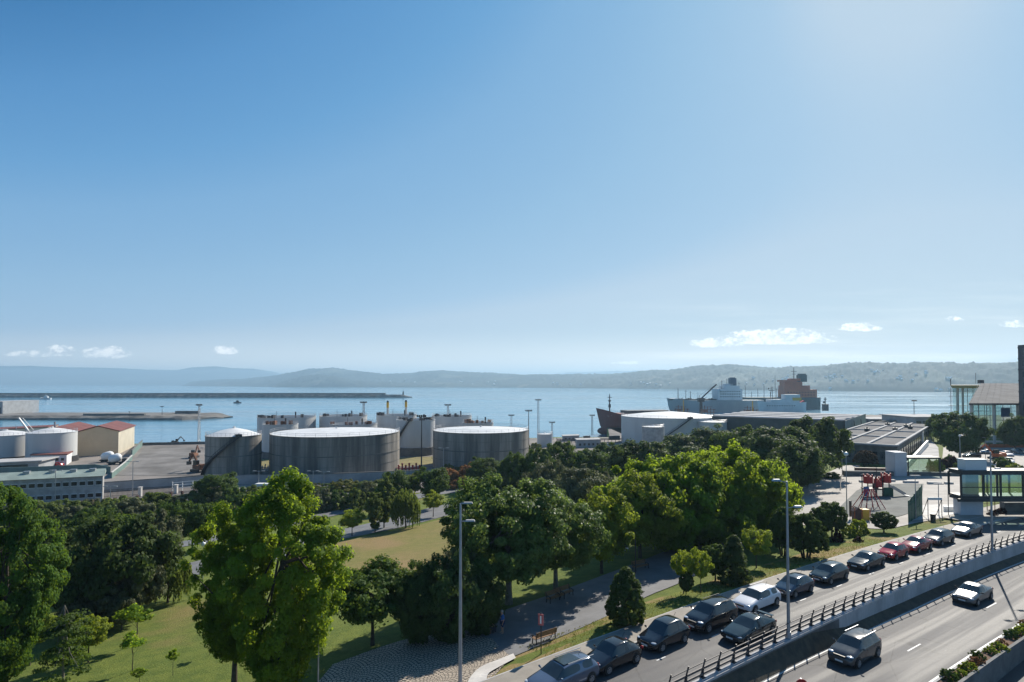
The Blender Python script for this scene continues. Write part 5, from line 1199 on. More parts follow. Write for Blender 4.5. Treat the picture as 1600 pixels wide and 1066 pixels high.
park_pole(1500.5, 682, 728, 'pale lamp post by the big dark tree in the car park', False, .1); park_pole(1540, 684, 720, 'lamp post with flat head in the middle of the car park')
park_pole(1316, 708, 742, 'short lamp with a square lantern by the dark warehouse', False); park_pole(317, 853, 905, 'thin post at the bend of the lower park path', False, .05)
def arched_lamp(px, py, label):
    p = G(px, py); e = empty('arched_lamp', p, 0, label, 'park lamp', 'arched park lamps with hanging globes'); b = MB(); pr = V((.0, 0, 0)); b.cyl(pr, (0, 0, 3.4), .06, k=8)
    for i in range(9):
        a0, a1 = math.pi*i/9, math.pi*(i+1)/9; b.cyl((-.5+.5*math.cos(a0), 0, 3.4+.5*math.sin(a0)), (-.5+.5*math.cos(a1), 0, 3.4+.5*math.sin(a1)), .045, k=6)
    b.cyl((-1.0, 0, 3.4), (-1.0, 0, 2.95), .04, k=6); b.obj('pole', M['metal_dark'], e, 40); b = MB(); b.cyl((-1.0, 0, 2.95), (-1.0, 0, 2.75), .1, .42, 12); b.obj('shade', M['metal_dark'], e); b = MB(); b.sph((-1.0, 0, 2.6), .3, 12, 8); b.obj('globe', M['lamp_glass'], e, 60)
arched_lamp(993, 897, 'arched park lamp with a white globe behind the cone-shaped bush'); arched_lamp(1136, 852, 'arched park lamp with a white globe in the shade of the big bright tree')
def bench(px, py, rz, label, n=1):
    p = G(px, py); e = empty('park_bench', p, rz, label, 'bench')
    b = MB()
    for i in range(3): b.box((0, -.18+i*.17, .45), (1.9, .13, .04))
    b.obj('seat', M['wood'], e); b = MB()
    for i in range(3): b.box((0, .27+i*.03, .62+i*.13), (1.9, .035, .11))
    b.obj('backrest', M['wood'], e)
    for s_ in (-.85, .85): b = MB(); b.bar((s_, -.25, 0), (s_, -.2, .45), .06, .06); b.bar((s_, .25, 0), (s_, .2, .45), .06, .06); b.bar((s_, .2, .45), (s_, .36, .95), .06, .05); b.bar((s_, -.25, .6), (s_, .28, .66), .06, .05); b.bar((s_, -.22, .43), (s_, .22, .43), .05, .05); b.bar((s_, -.24, .4), (s_, -.25, .6), .05, .05); b.obj('leg', M['metal_dark'], e)
bench(850, 1003, R(215), 'wooden bench at the near edge of the path beside the pink sign'); bench(868, 940, R(40), 'left one of two wooden benches side by side in the tree shade'); bench(882, 934, R(40), 'right one of two wooden benches side by side in the tree shade'); bench(1001, 891, R(30), 'pale-topped wooden bench beside the arched lamp')
bench(1248, 771, R(30), 'far wooden bench by the rocks at the edge of the pale plaza')
p = G(845.5, 1022); h = PD(845.5, 958, p.y).z-p.z; e = empty('sign_post', p, R(-20), 'small red and white panel sign on a thin post by the path bench', 'sign'); b = MB(); b.cyl((0, 0, 0), (0, 0, h), .04, k=7); b.obj('post', M['metal_dark'], e)
b = MB(); b.box((0, -.06, h-.42), (.36, .04, .74)); b.obj('panel', M['sign_pink'], e); b = MB(); b.box((0, -.085, h-.42), (.10, .012, .5)); b.obj('stripe', M['white_paint'], e)
s = s_at(1252, -.75, -1.2); q = P(1252, 1066, 0)
e = empty('road_sign', P(1252, 1125, -1.2), 0, 'round red sign just reaching into the bottom edge of the photo', 'sign'); h = PD(1252, 1060, e.location.y).z+1.2; b = MB(); b.cyl((0, 0, 0), (0, 0, h), .05, k=8); b.obj('post', M['metal_grey'], e); b = MB(); b.cyl((0, -.06, h-.36), (0, -.09, h-.36), .36, k=28); b.obj('disc', M['red'], e); b = MB(); b.box((0, -.1, h-.36), (.5, .012, .12)); b.obj('bar', M['white_paint'], e)
for i, (px, py, lab) in enumerate([(1265, 747, 'left'), (1272, 744, 'right')]): pass
rng = random.Random(5)
e = empty('rock_border', G(1255, 762), 0, 'heap of pale boulders by the dark bin at the plaza edge', 'rocks'); b = MB()
for i in range(9): b.sph((rng.uniform(-2, 2), rng.uniform(-1.5, 1.5), .15), rng.uniform(.3, .6), 7, 5, (1, .8, .6))
b.obj('boulders', M['concrete'], e, 20)
p = G(1264, 755); b = MB(); b.cyl((0, 0, 0), (0, 0, 1.3), .3, .35, 10); b.cyl((0, 0, 1.3), (0, 0, 1.45), .4, .3, 10); o = b.obj('litter_bin', M['metal_dark']); o.location = p; tag(o, 'tall dark litter bin beside the pale boulders', 'litter bin')
e = empty('see_saw', G(1313, 765), 0, 'dark slanted exercise bar on the pale plaza', 'play structure'); b = MB(); b.bar((-.8, -1.5, .2), (.6, 1, 1.7), .1, .1); b.cyl((0, 0, 0), (0, 0, 1.1), .07, k=6); b.bar((-.8, .8, 1.5), (1, .8, 1.7), .07, .07); b.obj('bar', M['metal_dark'], e)
e = empty('info_board', G(1329, 812), R(10), 'narrow dark information board beside the slim globe lamp', 'sign'); b = MB(); b.box((0, 0, 1.5), (.35, .08, 2.2)); b.obj('panel', M['metal_dark'], e); b = MB(); b.cyl((0, .08, 0), (0, .08, 2.6), .04, k=6); b.obj('post', M['metal_grey'], e)
# ------------------------------------------------------------------ cars
def paint(name, col, metal=.1, rough=.13):
    return pbr('paint_'+name, col, rough, .04, 1.0, metal=metal, coat=.6, fine=False)
PAINT = dict(silver_blue=paint('silver_blue', (.13, .16, .22), .4), black=paint('black', (.014, .014, .018)), black_green=paint('black_green', (.012, .02, .024)), navy=paint('navy', (.018, .032, .06)), white=paint('white', (.68, .68, .70), .0, .35),
             red=paint('red', (.42, .006, .012), .0), dark_red=paint('dark_red', (.30, .005, .010), .0), grey=paint('grey', (.07, .065, .066), .3), silver=paint('silver', (.15, .15, .155), .55, .3), brown_grey=paint('brown_grey', (.085, .078, .076), .3), dark_blue=paint('dark_blue', (.02, .04, .09), .4))
def S_(x, zb, zs, zt_, w, wr): return (x, zb, zs, zt_, w, wr)
def profile(kind, L, H):
    f, r = L/2, -L/2; k = {}
    if kind == 'hatch':   c, fr, rr, re = f-1.05, f-1.75, r+.75, r+.28; bz = .93
    elif kind == 'suv':   c, fr, rr, re = f-1.15, f-1.85, r+.50, r+.22; bz = 1.08
    elif kind == 'wagon': c, fr, rr, re = f-1.25, f-2.0, r+.55, r+.20; bz = .95
    elif kind == 'sedan': c, fr, rr, re = f-1.3, f-2.05, r+1.5, r+.85; bz = .93
    elif kind == 'coupe': c, fr, rr, re = f-1.4, f-2.15, r+1.45, r+.55; bz = .88
    elif kind == 'beetle': c, fr, rr, re = f-1.15, f-1.75, r+1.25, r+.45; bz = .92
    hz = bz-.08
    st = [S_(f, .34, .50, .60, .70, .45), S_(f-.06, .22, .62, .70, .86, .60), S_(f-.28, .19, hz-.14, hz-.07, .96, .72), S_(f-.7, .19, hz-.06, hz+.03, 1.0, .76),
          S_(c, .19, bz-.03, bz+.06, 1.0, .80), S_(fr, .19, bz, H-.05, 1.0, .70), S_(fr-.35, .19, bz+.01, H-.01, 1.0, .71)]
    mid = (fr-.35+rr)/2
    st += [S_(mid+.06, .19, bz+.02, H, 1.0, .71), S_(mid-.06, .19, bz+.02, H, 1.0, .71), S_(rr+.2, .19, bz+.04, H-.03, 1.0, .70), S_(rr, .19, bz+.04, H-.06, 1.0, .68)]
    if kind in ('sedan', 'coupe'): st += [S_(re, .20, bz+.06, bz+.14, .99, .76), S_(r+.12, .24, bz+.03, bz+.09, .94, .72), S_(r, .34, bz-.25, bz-.18, .84, .62)]
    elif kind == 'beetle': st += [S_((rr+re)/2, .2, bz+.02, H-.25, .99, .62), S_(re, .20, bz-.05, bz+.16, .97, .6), S_(r+.12, .24, bz-.2, bz-.1, .9, .55), S_(r, .34, .6, .66, .78, .5)]
    else: st += [S_(re, .20, bz+.04, bz+.16, .98, .76), S_(r+.05, .24, bz-.08, bz-.02, .95, .78), S_(r, .34, .60, .66, .86, .7)]
    return st, 4, 5, 10, 11
def split_mats(me, names):
    """one mesh per material slot"""
    out = {}
    src = [tuple(v.co) for v in me.vertices]
    for i, nm in enumerate(names):
        polys = [p for p in me.polygons if p.material_index == i]
        if not polys: continue
        used = {}; vs = []; fs = []
        for p in polys:
            f = []
            for vi in p.vertices:
                if vi not in used: used[vi] = len(vs); vs.append(src[vi])
                f.append(used[vi])
            fs.append(tuple(f))
        m_ = bpy.data.meshes.new(nm); m_.from_pydata(vs, [], fs); m_.polygons.foreach_set('use_smooth', [True]*len(fs)); out[nm] = m_
    return out
def car_meshes(kind, L, Wd, H):
    st, ic, ifr, irr, ire = profile(kind, L, H); w = Wd/2; rings = []
    for x, zb, zs, zt_, wf, wr in st:
        W_ = w*wf; cab = zt_-zs > .25
        half = [(0, zb), (W_*.78, zb), (W_*.97, zb+.10), (W_*1.0, zb+(zs-zb)*.55), (W_*.985, zs-.06), (W_*.93, zs), (w*wr*(1.0), zt_-(.07 if cab else .02)), (w*wr*.86, zt_-.01), (0, zt_+.015)]
        ring = half+[(-a, z) for a, z in half[-2:0:-1]]
        rings.append([(x, a, z) for a, z in ring])
    k = len(rings[0]); vs = [p for r_ in rings for p in r_]; fs = []; mi = []
    nstat = len(rings); hk = 8
    def seg(j): return j if j < hk else k-1-j
    for i in range(nstat-1):
        for j in range(k):
            fs.append((i*k+j, i*k+(j+1) % k, (i+1)*k+(j+1) % k, (i+1)*k+j)); s_ = seg(j); m_ = 0
            if s_ == 5 and ifr <= i < irr and not (st[i][0]-st[i+1][0] < .15): m_ = 1
            if s_ == 5 and i == ic: m_ = 1 if kind not in ('suv',) else 0
            if s_ == 7 and i == ic or (s_ == 6 and i == ic): m_ = 2
            if (s_ == 7 or s_ == 6) and i == irr: m_ = 3
            if s_ in (0,) : m_ = 4
            if s_ == 1: m_ = 4
            mi.append(m_)
    fs.append(tuple(range(k))); mi.append(0); fs.append(tuple((nstat-1)*k+j for j in range(k-1, -1, -1))); mi.append(0)
    me = bpy.data.meshes.new('c'); me.from_pydata(vs, [], fs); me.polygons.foreach_set('material_index', mi)
    for q in range(5): me.materials.append(None)
    bm = bmesh.new(); bm.from_mesh(me); bmesh.ops.recalc_face_normals(bm, faces=bm.faces)
    cl = bm.edges.layers.float.get('crease_edge') or bm.edges.layers.float.new('crease_edge')
    for e_ in bm.edges:
        ms = {f.material_index for f in e_.link_faces}
        if len(ms) > 1: e_[cl] = .75
    bm.to_mesh(me); bm.free()
    o = bpy.data.objects.new('c', me); COL.objects.link(o); md = o.modifiers.new('s', 'SUBSURF'); md.levels = 2; md.render_levels = 2
    bpy.context.view_layer.update(); me2 = bpy.data.meshes.new_from_object(o.evaluated_get(bpy.context.evaluated_depsgraph_get())); bpy.data.objects.remove(o)
    return split_mats(me2, ['body', 'side_window', 'windscreen', 'rear_window', 'underbody']), st
_wheel = {}
def wheel_mesh(r):
    if r in _wheel: return _wheel[r]
    b = MB(); b.lathe([(r*.62, -.10), (r*.9, -.11), (r, -.07), (r, .07), (r*.9, .11), (r*.62, .10), (r*.62, -.10)], 24); ty = b.mesh('tyre', M['tyre'], 50)
    b = MB(); b.lathe([(.02, .09), (r*.2, .10), (r*.22, .06), (r*.6, .07), (r*.64, .112), (r*.66, .112), (r*.64, -.02), (.02, -.02)], 24)
    for i in range(5):
        a = 2*math.pi*i/5; b.box((math.cos(a)*r*.38, math.sin(a)*r*.38, .085), (r*.5, r*.13, .05), a)
    ri = b.mesh('rim', M['rim'], 40); _wheel[r] = (ty, ri); return _wheel[r]
def car(kind, p, rz, col, label, L=4.2, Wd=1.76, H=1.47, cat='car', group=None, roofmat=None, spoiler=False, rails=False, round_lights=False, sunroof=False, shared=None):
    e = empty('parked_car' if group and 'parked' in group else 'car', p, rz, label, cat, group); pm = PAINT[col]
    ms, st = car_meshes(kind, L, Wd, H); r = .31 if kind != 'suv' else .35; w = Wd/2
    mt = dict(body=pm, side_window=M['glass'], windscreen=M['glass'], rear_window=M['glass'], underbody=M['black'])
    for nm, me in ms.items():
        me.materials.clear(); me.materials.append(mt[nm]); o = link(nm, me, e)
    ty, ri = wheel_mesh(r); xf, xr = L/2-.80, -L/2+.78
    for x in (xf, xr):
        for s_ in (-1, 1):
            wo = bpy.data.objects.new('wheel', None); COL.objects.link(wo); wo.parent = e; wo.location = (x, s_*(w-.07), r); wo.rotation_euler = (-s_*math.pi/2, 0, 0); wo.empty_display_size = .1
            link('tyre', ty, wo); link('rim', ri, wo)
            b = MB(); b.lathe([(.02, 0), (r+.075, 0), (r+.075, .012), (.02, .012)], 26); a_ = b.mesh('wheel_arch', M['black']); ao = link('wheel_arch', a_, e, (x, s_*(w-.015), r+.02)); ao.rotation_euler = (-s_*math.pi/2, 0, 0)
    bz = st[4][2]
    for s_ in (-1, 1):
        b = MB()
        if round_lights: b.sph((L/2-.24, s_*w*.68, bz-.27), .12, 12, 8, (.7, 1, 1))
        else: b.sph((L/2-.27, s_*w*.66, bz-.235), .125, 12, 8, (1.7, 1.75, .5))
        b.obj('headlight', M['chrome'], e, 60)
        b = MB(); b.sph((-L/2+.10, s_*w*.80, bz-.10), .12, 10, 8, (.75, 1.0, 1.5 if kind in ('hatch', 'suv', 'wagon') else .8)); b.obj('tail_light', M['tail'], e, 60)
        b = MB(); b.sph((st[4][0]-.22, s_*(w+.09), bz+.12), .09, 8, 6, (.7, 1.2, .8)); b.bar((st[4][0]-.22, s_*(w-.08), bz+.05), (st[4][0]-.22, s_*(w+.08), bz+.1), .05, .05); b.obj('mirror', pm if col not in ('silver',) else M['black'], e, 50)
        b = MB()
        for x in (.05, -.95 if kind != 'coupe' else -.1): b.box((x, s_*(w+.004), bz-.14), (.2, .03, .035))
        b.obj('door_handle', pm, e)
    if not round_lights: b = MB(); b.box((L/2-.055, 0, bz-.32), (.10, Wd*.42, .13)); b.obj('grille', M['black'], e)
    b = MB(); b.box((L/2-.03, 0, .30), (.10, Wd*.55, .14)); b.obj('air_intake', M['black'], e)
    b = MB(); b.box((L/2+.015, 0, .43), (.03, .5, .11)); b.obj('number_plate', M['plate'], e); b = MB(); b.box((-L/2-.01, 0, .52), (.03, .5, .11)); b.obj('number_plate', M['plate'], e)
    if spoiler: b = MB(); b.box((-L/2+.22, 0, bz+.27), (.26, Wd*.68, .04)); b.box((-L/2+.25, -.5, bz+.16), (.12, .05, .22)); b.box((-L/2+.25, .5, bz+.16), (.12, .05, .22)); b.obj('spoiler', pm, e)
    if rails:
        b = MB()
        for s_ in (-1, 1): b.bar((st[6][0], s_*w*.66, H+.03), (st[-3][0]+.1, s_*w*.64, H-.0), .04, .04)
        b.obj('roof_rail', M['metal_grey'] if rails == 1 else M['black'], e)
    if sunroof: b = MB(); b.box(((st[6][0]+st[8][0])/2+.1, 0, H+.008), (1.3, w*1.1, .02)); b.obj('sunroof', M['glass'], e)
    b = MB(); b.cyl((st[8][0]-.4, 0, H-.01), (st[8][0]-.6, 0, H+.22), .012, k=4); b.obj('aerial', M['black'], e)
    return e
GP = 'cars parked along the kerb'
NC = 4.72
def parked(px, kind, col, label, n_=NC, z=0.01, **k):
    s = s_at(px, n_, .6); p = RP(s, n_, z); return car(kind, p, rang(s)+math.pi, col, label, group=GP, **k)
parked(877, 'wagon', 'silver_blue', 'silver-blue estate car with a dark glass roof parked nearest the camera', L=4.75, Wd=1.80, H=1.47, sunroof=True, rails=1)
parked(956, 'beetle', 'black', 'rounded black bubble-shaped car with round headlights parked behind the silver-blue estate', L=4.15, Wd=1.75, H=1.50, round_lights=True)
parked(1034, 'hatch', 'black', 'tall black hatchback parked between the bubble-shaped car and the dark off-roader', L=3.95, Wd=1.77, H=1.60)
parked(1107, 'suv', 'black', 'dark off-roader with roof rails parked between the tall black hatchback and the white estate', L=4.55, Wd=1.85, H=1.70, rails=2)
parked(1178, 'wagon', 'white', 'white estate car, the only white one in the parked row', L=4.6, Wd=1.77, H=1.49, rails=1)
parked(1236, 'hatch', 'navy', 'navy hatchback parked just above the white estate, behind the middle lamp', L=4.05, Wd=1.74, H=1.44)
parked(1291, 'hatch', 'black_green', 'dark blue-black hatchback with a pale roof sheen, between the navy hatchback and the black saloon', L=4.25, Wd=1.78, H=1.48)
parked(1349, 'coupe', 'black', 'low black saloon parked just before the two red cars', L=4.6, Wd=1.76, H=1.40)
parked(1391, 'hatch', 'red', 'small red hatchback, nearer of the two red cars', L=3.75, Wd=1.64, H=1.45)
parked(1427, 'sedan', 'dark_red', 'dark red saloon, farther of the two red cars', L=4.25, Wd=1.72, H=1.42)
parked(1462, 'hatch', 'grey', 'dark grey hatchback parked between the dark red saloon and the bright silver one', L=4.2, Wd=1.75, H=1.50)
parked(1506, 'sedan', 'silver', 'bright silver saloon glinting at the far end of the parked row', L=4.6, Wd=1.78, H=1.44)
s = s_at(1166, 1.95, .6); car('coupe', RP(s, 1.95, .01), rang(s)+math.pi, 'black_green', 'black coupe with a rear spoiler driving beside the parked row', L=4.65, Wd=1.80, H=1.38, spoiler=True)
s = s_at(1329, -2.75, -.6); car('suv', RP(s, -2.75, HZ(s)+.01), rang(s)+math.pi, 'brown_grey', 'grey-brown crossover driving down the highway', L=4.45, Wd=1.85, H=1.64, rails=1)
s = s_at(1513, -2.9, -.9); car('sedan', RP(s, -2.9, HZ(s)+.01), rang(s)+math.pi, 'silver', 'silver-grey saloon driving on the highway behind the crossover', L=4.6, Wd=1.82, H=1.44)
# small far cars share one mesh set
far_g = 'cars in the far car park'
def far_car(px, py, z, rz, kind, col, label, sc=1.0, g=far_g):
    p = P(px, py, z) if z is not None else G(px, py); return car(kind, p, rz, col, label, L=4.3*sc, Wd=1.76*sc, H=1.46*sc, group=g)
far_car(1518, 716, None, R(185), 'suv', 'grey', 'dark green-grey van-like car at the back of the car park')
far_car(1513, 727, None, R(183), 'wagon', 'black', 'long black car in front of the dark van-like car in the car park')
far_car(1574, 713, None, R(250), 'hatch', 'white', 'white hatchback farthest left among the pale cars at the right edge')
far_car(1590, 709, None, R(250), 'hatch', 'silver', 'silver hatchback behind the white ones at the right edge')
far_car(1577, 724, None, R(235), 'sedan', 'white', 'white saloon nearest the camera among the pale cars at the right edge')
far_car(1540, 710, None, R(180), 'sedan', 'silver', 'pale saloon behind the dark cars in the middle of the car park')
far_car(68, 730, GZ, R(170), 'hatch', 'black', 'dark car parked by the low white building with the red roof', 1.0, None)
far_car(88, 729, GZ, R(175), 'hatch', 'red', 'red car parked by the low white building with the red roof', 1.0, None)
# white van
e = empty('van', P(408, 769, GZ), R(178), 'white delivery van passing behind the big bright tree', 'van')
b = MB(); b.hull([(-2.6, -.95, .4), (2.5, -.95, .4), (2.5, .95, .4), (-2.6, .95, .4)], [(-2.6, -.85, 2.2), (1.2, -.85, 2.2), (1.2, .85, 2.2), (-2.6, .85, 2.2)]); b.box((2.2, 0, .75), (.9, 1.8, .7)); b.obj('body', M['white_paint'], e)
b = MB(); b.box((1.3, -.9, 1.6), (.9, .14, .6)); b.box((1.3, .9, 1.6), (.9, .14, .6)); b.bar((1.35, 0, 2.05), (2.35, 0, 1.15), 1.6, .12); b.obj('windscreen', M['glass'], e)
for x in (-1.7, 1.7):
    for s_ in (-1, 1): b = MB(); b.cyl((x, s_*.75, .36), (x, s_*.98, .36), .36, k=14); b.obj('wheel', M['tyre'], e)

# ------------------------------------------------------------------ people
def person(p, rz, label, pose='stand', shirt=(.05, .14, .38), trousers=(.05, .06, .10), hair=(.08, .06, .05), hat=False, h=1.74):
    """one skinned body in local metres, facing +x; clothing as thicker shells over it"""
    e = empty('person', p, rz, label, 'person'); sc = h/1.74; e.scale = (sc,)*3
    hipz = .92 if pose != 'sit' else .50
    J = {'pelvis': (0, 0, hipz), 'chest': (.02, 0, hipz+.38), 'neck': (.03, 0, hipz+.56), 'head': (.06, 0, hipz+.70), 'top': (.05, 0, hipz+.80)}
    for s_, n_ in ((1, 'l'), (-1, 'r')):
        J['hip'+n_] = (0, s_*.10, hipz-.04); J['sh'+n_] = (.01, s_*.19, hipz+.47)
        if pose == 'sit': J['knee'+n_] = (.45, s_*.14, hipz+.0); J['ank'+n_] = (.43+.05*s_, s_*.14, .08); J['toe'+n_] = (.62, s_*.15, .04); J['elb'+n_] = (.08, s_*.25, hipz+.20); J['wri'+n_] = (.30, s_*.16, hipz+.10)
        elif pose == 'walk': J['knee'+n_] = (.10+.12*s_, s_*.10, .48); J['ank'+n_] = (.20*s_, s_*.10, .09+(.05 if s_ < 0 else 0)); J['toe'+n_] = (.20*s_+.18, s_*.11, .04); J['elb'+n_] = (-.06*s_, s_*.26, hipz+.20); J['wri'+n_] = (-.12*s_+.10, s_*.27, hipz-.04)
        else: J['knee'+n_] = (.02, s_*.11, .49); J['ank'+n_] = (-.02, s_*.12, .09); J['toe'+n_] = (.16, s_*.14, .04); J['elb'+n_] = (-.03, s_*.27, hipz+.20); J['wri'+n_] = (.06, s_*.26, hipz-.05)
        w_ = V(J['wri'+n_]); el = V(J['elb'+n_]); d = (w_-el).normalized(); J['palm'+n_] = tuple(w_+d*.07)
        lat = V((.6, 0, .2)).normalized()
        for f_ in range(4): J['f%d%s' % (f_, n_)] = tuple(w_+d*(.15+.02*(f_ in (1, 2)))+lat*(-.03+.02*f_))
        J['th'+n_] = tuple(w_+d*.06+lat*.06)
    E = [('pelvis', 'chest'), ('chest', 'neck'), ('neck', 'head'), ('head', 'top')]
    for n_ in 'lr': E += [('pelvis', 'hip'+n_), ('hip'+n_, 'knee'+n_), ('knee'+n_, 'ank'+n_), ('ank'+n_, 'toe'+n_), ('chest', 'sh'+n_), ('sh'+n_, 'elb'+n_), ('elb'+n_, 'wri'+n_), ('wri'+n_, 'palm'+n_), ('palm'+n_, 'th'+n_)]+[('palm'+n_, 'f%d%s' % (f_, n_)) for f_ in range(4)]
    Rd = dict(pelvis=.14, chest=.15, neck=.055, head=.095, top=.075, hip=.095, knee=.058, ank=.04, toe=.035, sh=.06, elb=.042, wri=.028, palm=.03, th=.010, f0=.009, f1=.009, f2=.009, f3=.009)
    def skin(name, keys, add, mat):
        ks = list(keys); me = bpy.data.meshes.new(name); me.from_pydata([J[q] for q in ks], [(ks.index(a), ks.index(c_)) for a, c_ in E if a in ks and c_ in ks], [])
        o = bpy.data.objects.new(name, me); COL.objects.link(o); m_ = o.modifiers.new('s', 'SKIN'); m_.use_smooth_shade = True
        for i, q in enumerate(ks):
            kk = q if q in Rd else q[:-1]; r_ = Rd[kk]+add; me.skin_vertices[0].data[i].radius = (r_, r_*(1.15 if q in ('pelvis', 'chest') else 1))
        me.skin_vertices[0].data[0].use_root = True
        o.modifiers.new('u', 'SUBSURF').levels = 1; o.modifiers['u'].render_levels = 1
        bpy.context.view_layer.update(); m2 = bpy.data.meshes.new_from_object(o.evaluated_get(bpy.context.evaluated_depsgraph_get())); bpy.data.objects.remove(o)
        m2.materials.clear(); m2.materials.append(mat); return link(name, m2, e)
    keys = ['pelvis']+[q for q in J if q != 'pelvis']
    skin('body', keys, 0, M['skin'])
    tag_ = label[:18].replace(' ', '_')
    skin('shirt', ['chest', 'pelvis', 'neck', 'shl', 'shr', 'elbl', 'elbr'], .014, pbr('shirt_'+tag_, shirt, .8)); skin('trousers', ['pelvis', 'hipl', 'hipr', 'kneel', 'kneer']+(['ankl', 'ankr'] if pose != 'stand' else []), .018, pbr('trousers_'+tag_, trousers, .85))
    hz_ = hipz+.74; b = MB(); b.sph((.035, 0, hz_+.02), .112, 12, 8, (1, .92, .95)); b.obj('hat' if hat else 'hair', pbr('hat_straw', (.6, .55, .42), .8) if hat else pbr('hair_'+tag_, hair, .8), e, 60)
    if hat: b = MB(); b.cyl((.04, 0, hz_+.03), (.04, 0, hz_+.05), .2, k=16); b.obj('hat_brim', pbr('hat_straw', (.6, .55, .42), .8), e)
    b = MB(); b.sph((.155, .035, hz_-.05), .013); b.sph((.155, -.035, hz_-.05), .013); b.obj('eyes', M['black'], e); b = MB(); b.sph((.165, 0, hz_-.085), .018, 8, 6, (1.2, .8, 1.3)); b.obj('nose', M['skin'], e)
    b = MB(); b.box((.15, 0, hz_-.125), (.012, .045, .01)); b.obj('mouth', pbr('lips', (.35, .12, .1), .6), e)
    return e
person(G(785, 990), R(200), 'man standing on the shaded path in a blue t-shirt and dark blue shorts', 'stand', (.04, .13, .36), (.03, .05, .12), (.35, .33, .3))
pb = G(764, 989); person(pb+V((0, 0, -.02)), R(-20), 'person in dark clothes and a pale hat sitting beside the man in blue', 'sit', (.06, .06, .08), (.05, .05, .06), hat=True)
pc = G(751, 987); person(pc, R(30), 'person in a light grey top sitting furthest left in the shade', 'sit', (.30, .28, .27), (.12, .11, .12))
for q, lab in ((pb, 'low dark bench under the person in the pale hat'), (pc, 'low dark bench under the person in the light grey top')):
    b = MB(); b.box((0, 0, .40), (.5, .8, .06)); b.box((0, -.35, .19), (.4, .06, .38)); b.box((0, .35, .19), (.4, .06, .38)); o = b.obj('stool', M['wood']); o.location = q-V((.05, 0, 0)); tag(o, lab, 'seat')
person(G(1298, 733), R(120), 'tiny walker in dark clothes on the far pale path', 'walk', (.05, .05, .06), (.06, .06, .07)); person(G(1469, 733), R(80), 'tiny person in white walking past the low garden wall', 'walk', (.5, .5, .5), (.08, .08, .1))
# ------------------------------------------------------------------ trees and shrubs
def leaves_mesh(name, cents, nrm_out, size, mat, rng, droop=0.0, aspect=1.0):
    """many small leaf faces; cents (n,3), nrm_out (n,3) rough outward direction"""
    n_ = len(cents); v1 = nrm_out+rng.normal(0, .55, (n_, 3)); v1[:, 2] += .25
    v1 /= np.linalg.norm(v1, axis=1)[:, None]
    r_ = rng.normal(0, 1, (n_, 3)); a = np.cross(v1, r_); a /= np.linalg.norm(a, axis=1)[:, None]; b_ = np.cross(v1, a)
    if droop: b_ = np.tile(np.array([[0, 0, -1.0]]), (n_, 1))+rng.normal(0, .18, (n_, 3)); a = rng.normal(0, 1, (n_, 3)); a[:, 2] *= .1; a /= np.linalg.norm(a, axis=1)[:, None]
    s_ = size*(.6+.8*rng.random((n_, 1))); a = a*s_*.5; b_ = b_*s_*.5*aspect
    mid = v1*s_*.12
    V4 = np.stack([cents-b_, cents+a*.9+mid, cents+b_, cents-a*.9+mid], 1).reshape(-1, 3)
    me = bpy.data.meshes.new(name); me.vertices.add(4*n_); me.vertices.foreach_set('co', V4.astype(np.float32).ravel())
    me.loops.add(4*n_); me.loops.foreach_set('vertex_index', np.arange(4*n_, dtype=np.int32)); me.polygons.add(n_)
    me.polygons.foreach_set('loop_start', np.arange(0, 4*n_, 4, dtype=np.int32)); me.polygons.foreach_set('loop_total', np.full(n_, 4, dtype=np.int32))
    me.update(calc_edges=True); me.materials.append(mat); return me
def unit(rng, n_):
    v = rng.normal(0, 1, (n_, 3)); return v/np.linalg.norm(v, axis=1)[:, None]
